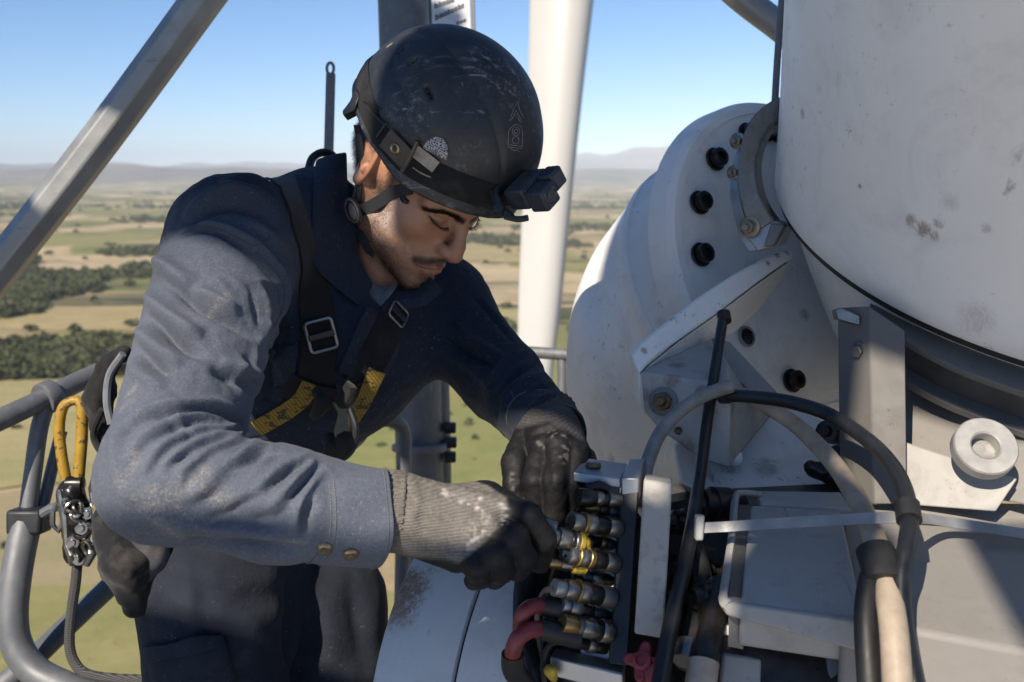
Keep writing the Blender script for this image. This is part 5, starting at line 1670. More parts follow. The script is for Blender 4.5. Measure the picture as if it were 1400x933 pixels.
# ================================================================ fall-arrest harness
harness = thing('safety_harness', tuple(P(400, 560, 1.35)), 'black and yellow fall-arrest harness strapped over the shirt', 'harness')
M_HWEB = strap_mat('harness_webbing', (.013, .013, .014), amt=.10)
t = NT('yellow_webbing')
w = t.wave(100, .5, direction='DIAGONAL', detail=0)
c = t.mix(t.ramp(w, [(.3, 0), (.7, 1)]), (.15, .096, .012), (.25, .16, .018))
blk = t.ramp(t.noise(70, 3, .6, src=t.mapped((1, 1, 2))), [(.56, 0), (.59, .85)])
c = t.mix(blk, c, (.02, .018, .012)); t.bump(w, .4, .0006)
M_YEL = t.set(col=c, rough=.75)
def strapped(name, pix, w, m, off=.004, th=.0028, n=7, parent=None, surf=None):
    v, f = ribbon(surf or S1, pix, w, off, th, n)
    mb = MB(); mb.add(v, f); return mb.obj(name, m, parent or harness, auto=40)
strapped('shoulder_strap', [(372, 240), (392, 262), (408, 300), (420, 350), (430, 400), (436, 450), (434, 500), (425, 540), (415, 562)], .046, M_HWEB)
strapped('shoulder_strap', [(561, 398), (552, 415), (536, 440), (520, 470), (500, 505), (478, 540), (462, 560)], .042, M_HWEB)
strapped('chest_strap', [(392, 520), (420, 535), (445, 540), (470, 545), (500, 530)], .034, M_HWEB, .008)
strapped('leg_strap', [(425, 520), (410, 545), (380, 566), (352, 582)], .024, M_YEL, .010, parent=None)
strapped('leg_strap', [(516, 505), (503, 530), (490, 552), (478, 570)], .024, M_YEL, .010)
M_BAGG0 = plain('grey_cord', (.14, .15, .17), .7)
M_CHROME = steel('buckle_steel', (.36, .36, .355), .34, .95, .3, 3)
def buckle(u, v, w, h, ang, r=.0028, off=.010):
    p, x, y, n = stick(S1, u, v, 0)
    a = R(ang); ex = x * math.cos(a) + y * math.sin(a); ey = n.cross(ex)
    pts = []
    for (sx, sy) in ((-1, -1), (1, -1), (1, 1), (-1, 1)):
        for k in range(5):
            t_ = {(-1, -1): math.pi, (1, -1): 1.5 * math.pi, (1, 1): 0, (-1, 1): .5 * math.pi}[(sx, sy)] + math.pi / 2 * k / 4
            pts.append(p + n * off + ex * (sx * (w - .005) + .005 * math.cos(t_)) + ey * (sy * (h - .005) + .005 * math.sin(t_)))
    mb = MB(); mb.add(*tube(pts, r, 8, closed=True)); o = mb.obj('buckle', M_CHROME, harness)
    mb = MB(); mb.add(*box(p + n * off, ex, ey, n, w, .0042, .0024)); mb.obj('buckle_bar', M_BLK, o, bevel=.001)
buckle(438, 457, .0178, .0205, 12, .0022)
buckle(538, 432, .0150, .0138, -25, .0017)
# chest attachment: alloy hook plate and black gear loops
M_ALLOY = steel('worn_alloy', (.20, .165, .09), .5, .5, .7, 4)
mb = MB()
hk = [P(*q) for q in ((452, 548, 1.285), (462, 566, 1.28), (456, 590, 1.28), (462, 615, 1.283), (470, 600, 1.283), (480, 592, 1.285), (478, 570, 1.286), (484, 548, 1.29), (474, 556, 1.287), (464, 552, 1.286))]
mb.add(*solid(hk, tuple(CAMF * .008))); mb.obj('hook_plate', M_ALLOY, harness, bevel=.002)
mb = MB(); mb.add(*tube(smooth_path([P(478, 560, 1.29), P(486, 585, 1.285), P(482, 605, 1.285), P(466, 618, 1.285), P(458, 606, 1.285)], 5), .0045, 10)); mb.obj('gear_loop', M_BLK, harness)
for (u, v_, r) in ((470, 606, .017), (455, 612, .014), (440, 548, .012), (474, 538, .013)):
    mb = MB(); mb.add(*tube(smooth_path([P(u - 8, v_ - 14, 1.30), P(u + 2, v_ - 2, 1.29), P(u - 4, v_ + 12, 1.29), P(u - 12, v_ + 22, 1.30)], 4), [r * .6, r, r * .8, r * .5], 10)); mb.obj('gear_loop', M_HWEB, harness)
# D ring cable standing up behind the near shoulder
mb = MB(); mb.add(*tube(smooth_path([P(421, 236, 1.48), P(427, 217, 1.49), P(440, 209, 1.50), P(454, 212, 1.51), P(462, 226, 1.52)], 6), .0062, 10)); mb.obj('rear_loop', M_BLK, harness)
# waist belt and straps behind the elbow
SH2 = S1
def blob(name, pts, rs, m, parent, res=.004, lump=.003, seed=1, k=.012):
    pts = [np.asarray(p) for p in pts]
    def fn(p): return chain(p, pts, rs, k)
    a = np.array(pts); V, F = surface_nets(fn, a.min(0) - max(rs) * 1.4, a.max(0) + max(rs) * 1.4, res, 1)
    N = vnormals(V, F); V = V + N * (lump * (vnoise(V * 38, seed) + .5 * vnoise(V * 90, seed + 1)))[:, None]
    return obj(name, V, F, m, parent)
blob('waist_belt', [P(*q) for q in ((172, 478, 1.43), (152, 494, 1.45), (139, 522, 1.46), (136, 556, 1.46), (142, 590, 1.455), (156, 622, 1.44))], [.010, .014, .017, .018, .017, .014], M_HWEB, harness, .004, .0055, 51)
mb = MB(); mb.add(*tube(smooth_path([P(*q) for q in ((168, 484, 1.40), (150, 512, 1.41), (146, 548, 1.41), (152, 580, 1.41))], 5), .0055, 8)); mb.obj('gear_loop', M_BAGG0, harness)
mb = MB(); mb.add(*tube(smooth_path([P(*q) for q in ((140, 560, 1.42), (128, 590, 1.43), (134, 612, 1.43), (150, 628, 1.42))], 5), .0050, 8)); mb.obj('gear_loop', M_HWEB, harness)
bl = [P(*q) for q in ((160, 640, 1.40), (150, 660, 1.39), (146, 690, 1.385), (152, 716, 1.38))]
v, f = free_ribbon(bl, .022, tuple(-CAMF), .006); mb = MB(); mb.add(v, f); mb.obj('waist_belt', M_HWEB, harness, auto=40)
# pouches on the hip
M_POUCH = strap_mat('pouch_canvas', (.014, .015, .019), amt=.30)
M_BAGG = strap_mat('grey_bag', (.060, .064, .078), amt=.5)
blob('hip_pouch', [P(158, 720, 1.36), P(172, 770, 1.35), P(184, 830, 1.36)], [.030, .034, .016], M_POUCH, harness, lump=.004, seed=4)
blob('hip_pouch', [P(198, 728, 1.36), P(206, 765, 1.365), P(212, 790, 1.37)], [.028, .026, .016], M_BAGG, harness, lump=.003, seed=7)
blob('hip_pouch', [P(152, 690, 1.37), P(150, 735, 1.37)], [.018, .020], M_HWEB, harness, lump=.005, seed=11)
mb = MB(); mb.add(*tube(smooth_path([P(160, 660, 1.38), P(143, 700, 1.365), P(146, 745, 1.36), P(165, 770, 1.35)], 5), .006, 8)); mb.obj('gear_loop', M_RUBBER, harness)

# ---- yellow connector, rope grab and rope hanging at the rail
t = NT('yellow_paint')
n_ = t.noise(45, 5, .7); c = t.mix(t.ramp(n_, [(.35, 0), (.7, 1)]), (.26, .15, .012), (.40, .24, .02)); c = t.mix(t.ramp(t.noise(90, 4), [(.56, 0), (.60, .9)]), c, (.05, .04, .03))
M_YP = t.set(col=c, rough=.5)
hook = thing('safety_hook', tuple(P(100, 660, 1.55)), 'yellow scaffold hook hanging beside the railing post', 'safety hook')
mb = MB(); mb.add(*tube(smooth_path([P(90, 655, 1.55), P(84, 620, 1.55), P(81, 585, 1.55), P(86, 558, 1.55), P(97, 549, 1.55), P(108, 549, 1.55), P(112, 560, 1.55)], 6), [.0085, .0085, .0085, .0080, .0075, .0075, .0085], 12)); mb.obj('hook_body', M_YP, hook)
mb = MB(); mb.add(*tube([P(113, 556, 1.548), P(112, 600, 1.548), P(107, 660, 1.548)], .0090, 12)); mb.obj('gate', M_YP, hook)
grab = thing('rope_grab', tuple(P(105, 772, 1.55)), 'oily chrome rope grab hanging under the yellow hook', 'rope grab')
M_CHR = steel('oily_chrome', (.34, .335, .32), .26, .95, .5, 4)
M_OIL = plain('oily_black', (.014, .013, .012), .28, .3, var=.5, scale=50)
blob('grab_body', [P(98, 672, 1.55), P(106, 710, 1.55), P(106, 760, 1.55)], [.022, .021, .018], M_OIL, grab, .003, .004, 21)
for (u0, v0, u1, v1) in ((82, 670, 92, 745), (126, 665, 132, 740), (92, 745, 100, 772), (128, 740, 118, 772)):
    mb = MB(); mb.add(*tube([P(u0, v0, 1.535), P((u0 + u1) / 2 + 3, (v0 + v1) / 2, 1.53), P(u1, v1, 1.535)], [.006, .008, .006], 10)); mb.obj('side_plate', M_CHR, grab)
for (u, v_, r) in ((103, 700, .011), (112, 722, .010), (100, 742, .010), (120, 702, .009), (108, 764, .010)):
    mb = MB(); mb.add(*lathe(P(u, v_, 1.53), tuple(-CAMF), [(0, .006), (r * .5, .006), (r * .6, .003), (r, .003), (r, -.01)], 16)); mb.obj('rivet', M_CHR, grab)
mb = MB(); mb.add(*tube([P(79, 688, 1.54), P(72, 700, 1.54), P(72, 718, 1.54), P(80, 726, 1.54), P(86, 714, 1.54), P(84, 696, 1.54)], .0045, 8, closed=True)); mb.obj('side_ring', M_CHR, grab)
rgk = np.random.default_rng(8)
for k in range(9):
    u0, v0 = 92 + rgk.uniform(0, 34), 676 + rgk.uniform(0, 84); an = rgk.uniform(0, 3.1)
    lp = [P(u0 + 10 * math.cos(a) * math.cos(an) - 5 * math.sin(a) * math.sin(an), v0 + 10 * math.cos(a) * math.sin(an) + 5 * math.sin(a) * math.cos(an), 1.527 + .006 * math.sin(a + k)) for a in np.linspace(0, 2 * math.pi, 14, endpoint=False)]
    mb = MB(); mb.add(*tube(lp, .0032, 7, closed=True)); mb.obj('link', M_CHR if k % 3 else M_OIL, grab)
mb = MB(); mb.add(*tube(smooth_path([P(140, 646, 1.46), P(146, 690, 1.44), P(140, 730, 1.43), P(150, 770, 1.42)], 5), .0075, 8)); mb.obj('tether', M_OIL, grab)
mb = MB(); mb.add(*tube(smooth_path([P(134, 662, 1.48), P(140, 676, 1.47), P(138, 700, 1.47), P(130, 690, 1.47)], 5), .0050, 8)); mb.obj('amber_tab', M_YP, grab)
mb = MB(); mb.add(*tube([P(128, 668, 1.50), P(136, 640, 1.46), P(146, 622, 1.44)], .008, 8)); mb.obj('tether', M_HWEB, grab)
mb = MB(); mb.add(*lathe(P(92, 662, 1.545), tuple(CAMR), [(.004, -.002), (.012, 0), (.013, .012), (.012, .024), (.004, .026)], 16)); mb.obj('swivel', M_OIL, grab)
t = NT('dark_rope'); w = t.wave(120, 1, direction='Z', detail=1); c = t.mix(t.ramp(w, [(.3, 0), (.7, 1)]), (.025, .025, .027), (.075, .073, .072)); t.bump(w, .5, .001); M_ROPE = t.set(col=c, rough=.85)
mb = MB(); mb.add(*tube(smooth_path([P(106, 768, 1.55), P(103, 800, 1.55), P(98, 835, 1.55), P(95, 880, 1.545), P(102, 906, 1.54), P(120, 922, 1.53), P(160, 928, 1.51), P(215, 932, 1.48), P(245, 950, 1.44)], 7), .0078, 10))
tag(mb.obj('rope', M_ROPE), 'dark lanyard rope hanging from the rope grab', 'rope')
# ================================================================ the turbine's machinery
DMARKS = []
_DA = (CAMU * math.cos(R(35)) - CAMF * math.sin(R(35))).normalized(); _DC = PV(1491, 290.5, 1.50)
for (u, v_, r, k) in ((1101, 155, .020, .9), (1244, 303, .022, .6), (1262, 315, .028, .7), (1283, 306, .018, .6), (1275, 322, .02, .6), (1160, 105, .035, .35), (1130, 118, .03, .35), (1176, 255, .008, .8), (1350, 312, .018, .4), (1330, 440, .06, .3), (1300, 275, .03, .25)):
    # where the pixel's ray meets the drum
    r_ = RAY(u, v_); w_ = -_DC; a_ = r_ - _DA * r_.dot(_DA); b_ = w_ - _DA * w_.dot(_DA)
    A_, B_, C_ = a_.dot(a_), 2 * a_.dot(b_), b_.dot(b_) - .478 ** 2
    q_ = B_ * B_ - 4 * A_ * C_
    if q_ > 0: DMARKS.append((tuple(r_ * ((-B_ - math.sqrt(q_)) / (2 * A_))), r, k))
WMARKS = [((.417, 1.571, -.116), .018, .95), ((.437, 1.59, -.114), .016, .95), ((.398, 1.548, -.128), .012, .8), ((.181, 1.347, -.232), .014, .7), ((.274, 1.485, -.178), .012, .5), ((.51, 1.722, -.232), .03, .6), ((.36, 1.365, -.402), .05, .5), ((.312, 1.368, -.404), .035, .6),
          ((.42, 1.33, -.39), .05, .8), ((.47, 1.30, -.16), .02, .8), ((.45, 1.31, -.20), .02, .6), ((.226, 1.345, -.252), .016, .5), ((.249, 1.675, -.238), .03, .35)]
M_WHITE = paint('white_paint', (.81, .80, .775), .40, amount=.26, marks=WMARKS)
M_DRUM = paint('drum_paint', (.82, .805, .775), .48, dirt=(.30, .265, .23), amount=.30, scale=.8, marks=DMARKS)
M_GREYP = paint('grey_panel_paint', (.235, .224, .21), .55, dirt=(.14, .12, .10), amount=.35, scale=1.6)
M_LIGHTP = paint('cover_paint', (.33, .32, .30), .5, dirt=(.14, .12, .10), amount=.4, scale=1.8)
M_STEEL = steel('machined_steel', (.40, .41, .42), .38, .85, .35, 1.5)
M_DSTEEL = steel('dark_steel', (.20, .195, .19), .45, .75, .5, 1.5)
M_GALV = steel('galvanised', (.26, .27, .27), .5, .35, .95, .7)
M_POST = paint('post_paint', (.135, .128, .12), .55, dirt=(.08, .07, .06), amount=.4)
M_BOLT = plain('blackened_bolt', (.016, .016, .018), .38, .5, var=.4, scale=90)
M_RUST = plain('rusty_steel', (.16, .10, .06), .55, .6, var=.5, scale=120)
M_BRASS = steel('brass', (.36, .25, .11), .32, .9, .3, 5)
M_CHRM = steel('fitting_steel', (.30, .29, .265), .30, .92, .5, 6)
M_GCAB = plain('thin_grey_line', (.15, .14, .13), .5)
M_GRIME = plain('greasy_black', (.018, .016, .015), .32, .2, var=.6, scale=40, bumpy=.4)

def cdir(x, y, toward): return Vector(CAMR * x + CAMU * y - CAMF * toward).normalized()

def strip_solid(oa, ia, ext):
    v, f = [], []
    e = np.array(ext)
    n = min(len(oa), len(ia))
    for i in range(n): v += [oa[i], ia[i], ia[i] + e, oa[i] + e]
    for i in range(n - 1):
        a, b = i * 4, i * 4 + 4
        for k in range(4): f.append((a + k, a + (k + 1) % 4, b + (k + 1) % 4, b + k))
    f.append((3, 2, 1, 0)); f.append(tuple((n - 1) * 4 + k for k in range(4)))
    return v, f

# ---- rotor hub: stepped disc and bulging body, bolted flange
NF = cdir(.53, .20, .82)
CF = PV(1088, 350, 1.75)
hub = thing('rotor_hub', tuple(CF + Vector((0, 0, -.5))), 'white rotor hub with a stepped disc and a ring of black bolts', 'rotor hub')
mb = MB(); mb.add(*lathe(CF, NF, [(.10, -.004), (.264, -.0035), (.2645, 0), (.2790, 0), (.2850, -.004), (.2890, -.012), (.2930, -.050), (.286, -.056)], 160))
mb.obj('flange', M_WHITE, hub, auto=18)
def ring_loft(rings, nrm, seg=140, sub=6, cap0=False):
    # rings of (u, v, depth, radius) about one axis direction, smoothly joined
    a, b, _ = frame(nrm)
    pts = smooth_path([np.append(P(u, v_, d_), r) for u, v_, d_, r in rings], sub)
    V, F = [], []
    for q in pts:
        c = Vector(q[:3])
        for k in range(seg):
            t_ = 2 * math.pi * k / seg; V.append(c + a * (q[3] * math.cos(t_)) + b * (q[3] * math.sin(t_)))
    for i in range(len(pts) - 1):
        for k in range(seg): F.append((i * seg + k, i * seg + (k + 1) % seg, (i + 1) * seg + (k + 1) % seg, (i + 1) * seg + k))
    if cap0: F.append(tuple(range(seg - 1, -1, -1)))
    F.append(tuple((len(pts) - 1) * seg + k for k in range(seg)))
    return V, F
NB2 = cdir(.50, .42, .76)
mb = MB(); mb.add(*ring_loft([(1072, 364, 1.83, .284), (1066, 369, 1.838, .278), (1060, 374, 1.846, .277), (1052, 381, 1.858, .277), (1040, 392, 1.872, .284), (1033, 399, 1.882, .291), (1031, 401, 1.885, .296), (1023, 409, 1.90, .299), (1019, 413, 1.908, .295)], NB2)); mb.obj('disc', M_WHITE, hub, auto=16)
mb = MB(); mb.add(*ring_loft([(1022, 410, 1.90, .293), (1014, 422, 1.92, .297), (992, 450, 1.96, .304), (970, 487, 2.00, .314), (948, 532, 2.06, .310), (930, 592, 2.13, .284), (920, 650, 2.20, .235), (914, 700, 2.25, .16), (912, 720, 2.27, .06)], NB2)); mb.obj('hub_body', M_WHITE, hub)
bx_, by_, _ = frame(NF); BR = .2300
def flange_angle(u, v):
    r = RAY(u, v); t_ = CF.dot(NF) / r.dot(NF); q = r * t_ - CF
    return math.atan2(q.dot(by_), q.dot(bx_)), q.length
angs = [flange_angle(*q)[0] for q in ((979, 221), (954, 277), (959, 349), (1019, 179), (1046, 183), (1060, 181), (1082, 520))]
extra = [flange_angle(*q)[0] for q in ((982, 425), (1028, 478))]
proto = None
for a in angs:
    c = CF + bx_ * (BR * math.cos(a)) + by_ * (BR * math.sin(a))
    if proto is None:
        mb = MB()
        mb.add(*lathe(c, NF, [(.0200, .0002), (.0205, .0035), (.0195, .0045), (.0150, .0050), (.0160, .0060), (.0158, .0175), (.0145, .0190), (.0085, .0190), (.0080, .0130), (0, .0130)], 28))
        proto = mb.obj('bolt', M_BOLT, hub); pc = c
    else:
        o = proto.copy(); COL.objects.link(o); o.parent = hub; o.location = proto.location + (c - pc)
# empty bolt hole
h_ = RAY(1022, 460); h_ = h_ * ((CF + NF * .001).dot(NF) / h_.dot(NF))
mb = MB(); mb.add(*lathe(h_, NF, [(.0135, .0004), (.0155, .0016), (.0172, .0010), (.0180, -.002)], 26)); mb.obj('bolt_hole_rim', M_STEEL, hub)
mb = MB(); mb.add(*lathe(h_, NF, [(0, .0004), (.0138, .0004)], 26)); mb.obj('bolt_hole', plain('hole_black', (.006, .006, .007), .8), hub)

# ---- big housing drum, its axis leaning towards the viewer
DA = cdir(0, math.cos(R(35)), math.sin(R(35)))
DC = PV(1491, 290.5, 1.50)
DR = .466
drum = thing('generator_drum', tuple(DC), 'huge white cylindrical housing with scuffs and rust marks, highest part of the machinery', 'machine housing')
mb = MB(); mb.add(*lathe(DC, DA, [(.30, .010), (DR - .010, .0), (DR - .003, .0015), (DR, .006), (DR + .002, .03), (DR + .013, .15), (DR + .036, .36), (DR + .046, .55), (DR + .045, .7), (DR + .015, .85), (.36, .95), (.2, 1.0), (0, 1.01)], 220))
mb.obj('shell', M_DRUM, drum)
mb = MB(); mb.add(*lathe(DC, DA, [(DR - .012, -.012), (DR - .006, -.008), (DR - .006, .002), (.3, .002)], 200)); mb.obj('seal', M_RUBBER, drum)
# neck that flares from under the drum to the flange
mb = MB(); mb.add(*lathe(DC, DA, [(.22, -.36), (DR - .17, -.30), (DR - .12, -.22), (DR - .070, -.12), (DR - .030, -.035), (DR - .018, -.009), (DR - .03, -.006)], 180))
mb.obj('neck', M_WHITE, drum)
# channel ring under the drum on the right, and its post
def rimpt(u, v):
    r = RAY(u, v); t_ = DC.dot(DA) / r.dot(DA); q = r * t_ - DC
    X, Y, _ = frame(DA); return math.atan2(q.dot(Y), q.dot(X))
post = thing('support_bracket', tuple(PV(1215, 680, 1.22)), 'grey steel bracket with an upright post and an arched channel under the white drum', 'bracket')
def onplane(u, v, h):
    r = RAY(u, v); q = DC + DA * h; t_ = q.dot(DA) / r.dot(DA); return r * t_
eo = smooth_path([np.array(onplane(*q, -.020)) for q in ((1190, 414), (1240, 440), (1300, 466), (1360, 488), (1460, 520))], 6)
el = smooth_path([np.array(onplane(*q, -.020)) for q in ((1190, 432), (1236, 464), (1290, 494), (1345, 517), (1460, 556))], 6)
def radial(p):
    q = Vector(p) - DC; q -= DA * q.dot(DA); return np.array(q.normalized())
down = -np.array(DA)
mb = MB(); mb.add(*strip_solid(eo, el, down * .009)); mb.obj('channel_flange', M_POST, post, bevel=.0012)
w0 = [p - radial(p) * .022 + down * .009 for p in el]; w1 = [p - radial(p) * .022 + down * .052 for p in el]
mb = MB(); mb.add(*strip_solid(w0, w1, -radial(el[8]) * .008)); mb.obj('channel_web', M_DSTEEL, post)
b0 = [p - radial(p) * .030 + down * .052 for p in el]; b1 = [p + radial(p) * .004 + down * .052 for p in el]
mb = MB(); mb.add(*strip_solid(b0, b1, down * .009)); mb.obj('channel_flange', M_POST, post, bevel=.0012)
mb = MB()
pf = [P(1188, 418, 1.245), P(1238, 452, 1.215), P(1241, 690, 1.16), P(1194, 690, 1.18)]
mb.add(*solid(pf, [tuple(np.array(CAMF) * .055 - np.array(CAMR) * .022)] * 4)); mb.obj('post', M_POST, post, bevel=.002)
mb = MB(); mb.add(*solid([P(1186, 424, 1.250), P(1172, 462, 1.262), P(1166, 482, 1.262), P(1174, 500, 1.255), P(1190, 505, 1.242)], tuple(CAMF * .012))); mb.obj('ear_plate', M_STEEL, post, bevel=.0015)
c = PV(1176, 480, 1.25); mb = MB(); mb.add(*lathe(c, cdir(-.8, -.1, .6), [(.0115, 0), (.0115, .003), (.009, .0035)], 20)); mb.add(*hexhead(c + cdir(-.8, -.1, .6) * .003, cdir(-.8, -.1, .6), .0085, .008)); mb.obj('bolt', M_DSTEEL, post)
c = PV(1152, 432, 1.26); d = cdir(.75, -.35, .35); mb = MB(); mb.add(*solid([P(1142, 424, 1.262), P(1150, 421, 1.262), P(1176, 432, 1.25), P(1176, 445, 1.25), P(1145, 437, 1.262)], tuple(CAMF * .016))); mb.obj('locking_tab', M_CHRM, post, bevel=.0015)

# ---- clamp ring of bright steel between hub and drum
ring = thing('clamp_ring', tuple(PV(1030, 330, 1.5)), 'bright steel half ring clamp between the bolted flange and the drum', 'clamp')
NR = cdir(-.62, -.10, .78)
outer = smooth_path([P(*q) for q in ((1078, 128, 1.56), (1050, 140, 1.55), (1024, 166, 1.54), (1010, 205, 1.53), (1008, 250, 1.52), (1016, 290, 1.51), (1030, 318, 1.50))], 6)
inner = smooth_path([P(*q) for q in ((1080, 152, 1.555), (1060, 166, 1.545), (1043, 190, 1.535), (1034, 222, 1.525), (1036, 255, 1.515), (1046, 282, 1.505), (1060, 303, 1.495))], 6)
poly = outer + inner[::-1]
mb = MB(); mb.add(*strip_solid(outer, inner, -NR * .024)); mb.obj('half_ring', M_CHRM, ring, bevel=.003)
side = smooth_path([P(*q) for q in ((1012, 190, 1.545), (1001, 225, 1.54), (997, 260, 1.535), (1002, 295, 1.53), (1012, 325, 1.52), (1024, 345, 1.51))], 5)
side2 = smooth_path([P(*q) for q in ((1020, 180, 1.545), (1011, 220, 1.535), (1010, 260, 1.525), (1018, 296, 1.515), (1034, 322, 1.505), (1052, 338, 1.50))], 5)
mb = MB(); mb.add(*strip_solid(side, side2, -NR * .014)); mb.obj('side_plate', M_STEEL, ring, bevel=.0015)
mb = MB(); mb.add(*solid([P(1014, 318, 1.510), P(1030, 300, 1.505), P(1060, 302, 1.495), P(1077, 308, 1.49), P(1064, 335, 1.49), P(1036, 345, 1.50)], tuple(-NR * .028))); mb.obj('end_lug', M_STEEL, ring, bevel=.003)
mb = MB(); mb.add(*solid([P(1058, 305, 1.492), P(1078, 308, 1.488), P(1062, 336, 1.488), P(1048, 338, 1.492)], tuple(NR * .012))); mb.obj('end_lug', M_DSTEEL, ring, bevel=.002)
dB = cdir(-.55, -.15, .8)
for (u, v_, d_, r) in ((1026, 310, 1.497, .0105), (1004, 236, 1.535, .0075), (1009, 193, 1.545, .0085)):
    c = PV(u, v_, d_); mb = MB(); mb.add(*lathe(c, dB, [(r * 1.5, 0), (r * 1.5, .003), (r, .0035)], 20)); mb.add(*hexhead(c + dB * .003, dB, r, r * 1.1, spin=.4)); mb.add(*lathe(c + dB * (r * 1.1), dB, [(r * .55, 0), (r * .55, .009), (r * .4, .011), (0, .011)], 14)); mb.obj('bolt', M_CHRM, ring)

# ---- gusset bracket: thick curved wing over a bolted block
gus = thing('gusset_bracket', tuple(PV(950, 600, 1.45)), 'white chipped gusset with a curved wing and a bolted block in front of the hub', 'bracket')
top = smooth_path([P(*q) for q in ((862, 486, 1.36), (880, 466, 1.375), (915, 438, 1.41), (965, 400, 1.46), (1020, 366, 1.52), (1062, 346, 1.57), (1082, 342, 1.60))], 5)
low = smooth_path([P(*q) for q in ((874, 512, 1.345), (894, 490, 1.365), (930, 464, 1.40), (978, 430, 1.45), (1028, 392, 1.51), (1066, 364, 1.56), (1085, 352, 1.59))], 5)
back = np.array(CAMF) * .055 - np.array(CAMU) * .004
mb = MB(); mb.add(*strip_solid(top, low, back)); mb.obj('wing', M_WHITE, gus, bevel=.004, seg=3)
mb = MB(); v = [P(874, 512, 1.356), P(930, 466, 1.408), P(978, 432, 1.458), P(1030, 393, 1.518), P(1080, 357, 1.592), P(1066, 385, 1.60), P(1036, 425, 1.57), P(1004, 455, 1.54), P(984, 462, 1.50), P(935, 486, 1.44), P(884, 512, 1.40)]
mb.add(*solid(v, tuple(CAMF * .03))); mb.obj('web_plate', M_WHITE, gus, bevel=.002)
mb = MB(); v = [P(862, 487, 1.362), P(875, 511, 1.347), P(878, 560, 1.35), P(868, 548, 1.365)]; mb.add(*solid(v, tuple(CAMF * .05 + CAMR * .005))); mb.obj('side_rib', M_WHITE, gus, bevel=.003)
# block
M_BLKP = paint('block_paint', (.40, .39, .37), .55, dirt=(.12, .10, .085), amount=.5, scale=2.2, marks=[((.215, 1.307, -.265), .03, .6), ((.183, 1.319, -.288), .025, .7), ((.235, 1.291, -.351), .03, .7), ((.226, 1.345, -.252), .03, .7)])
b0 = [P(876, 508, 1.350), P(1000, 528, 1.300), P(996, 640, 1.310), P(958, 628, 1.325), P(900, 586, 1.345), P(880, 562, 1.352)]
b1 = [P(905, 490, 1.45), P(985, 458, 1.47), P(1060, 560, 1.50), P(1000, 640, 1.50), P(930, 600, 1.47), P(905, 570, 1.46)]
n_ = 6; vv = b0 + b1; ff = [tuple(range(5, -1, -1)), tuple(range(6, 12))] + [(i, (i + 1) % 6, 6 + (i + 1) % 6, 6 + i) for i in range(6)]
mb = MB(); mb.add(vv, ff); mb.obj('block', M_BLKP, gus, bevel=.003)
mb = MB(); v = [P(978, 462, 1.40), P(998, 468, 1.395), P(1078, 553, 1.36), P(1058, 563, 1.36), P(990, 505, 1.39)]; mb.add(*solid(v, tuple(CAMF * .03))); mb.obj('strut_plate', M_GREYP, gus, bevel=.002)
def stud(u, v, d_, ax, r, m1, m2, parent):
    c = PV(u, v, d_)
    mb = MB(); mb.add(*lathe(c, ax, [(r * 1.7, 0), (r * 1.7, .0028), (r * 1.45, .0036), (r * 1.1, .004)], 26)); o = mb.obj('washer', m2, parent)
    mb = MB(); mb.add(*hexhead(c + ax * .0036, ax, r * 1.15, r * .9, spin=.3)); mb.add(*lathe(c + ax * (.0036 + r * .85), ax, [(r * .62, 0), (r * .62, r * .8), (r * .45, r * 1.05), (0, r * 1.05)], 18)); mb.obj('nut', m1, o)
stud(907, 549, 1.337, cdir(-.35, .05, .93), .0115, M_RUST, M_DSTEEL, gus)
stud(962, 540, 1.317, cdir(-.35, .05, .93), .0070, M_STEEL, M_GREYP, gus)
stud(930, 585, 1.345, cdir(-.35, -.2, .93), .0080, M_RUST, M_DSTEEL, gus)

# ---- bed plate under the gusset, with greasy fittings on it
bed = thing('bed_plate', tuple(PV(1080, 690, 1.35)), 'chipped white bed plate behind the cables with greasy fittings on it', 'machine base')
mb = MB(); v = [P(960, 560, 1.49), P(1080, 555, 1.50), P(1185, 600, 1.44), P(1200, 690, 1.36), P(1000, 690, 1.36), P(930, 660, 1.40), P(920, 610, 1.46)]
mb.add(*solid(v, tuple(CAMF * .10 - CAMU * .02))); mb.obj('plate', M_WHITE, bed, bevel=.004)
mb = MB(); v = [P(985, 668, 1.345), P(1180, 658, 1.345), P(1180, 690, 1.31), P(980, 690, 1.31)]; mb.add(*solid(v, tuple(-CAMU * .03 + CAMF * .02))); mb.obj('edge_channel', M_DSTEEL, bed, bevel=.002)
c = PV(1002, 626, 1.36); ax = cdir(-.1, .75, .6); mb = MB(); mb.add(*lathe(c, ax, [(.0135, -.002), (.0130, .004), (.0105, .008), (.006, .010), (0, .0105)], 22)); mb.obj('domed_bolt', M_WHITE, bed)
for (u, v_, d_, r, l) in ((1135, 592, 1.335, .014, .045), (1160, 600, 1.325, .012, .05), (1150, 625, 1.32, .013, .05), (1170, 640, 1.31, .012, .04)):
    c = PV(u, v_, d_); ax = cdir(-.6, .2, .75); mb = MB(); mb.add(*lathe(c - ax * l * .5, ax, [(r, 0), (r, l * .4), (r * .75, l * .42), (r * .75, l * .6), (r * 1.1, l * .62), (r * 1.1, l * .8), (r * .6, l * .82), (r * .5, l), (0, l)], 14)); mb.obj('grease_fitting', M_GRIME, bed)
blob('grease', [P(1110, 640, 1.345), P(1150, 650, 1.335), P(1172, 655, 1.325)], [.012, .016, .012], M_GRIME, bed, .003, .004, 31)

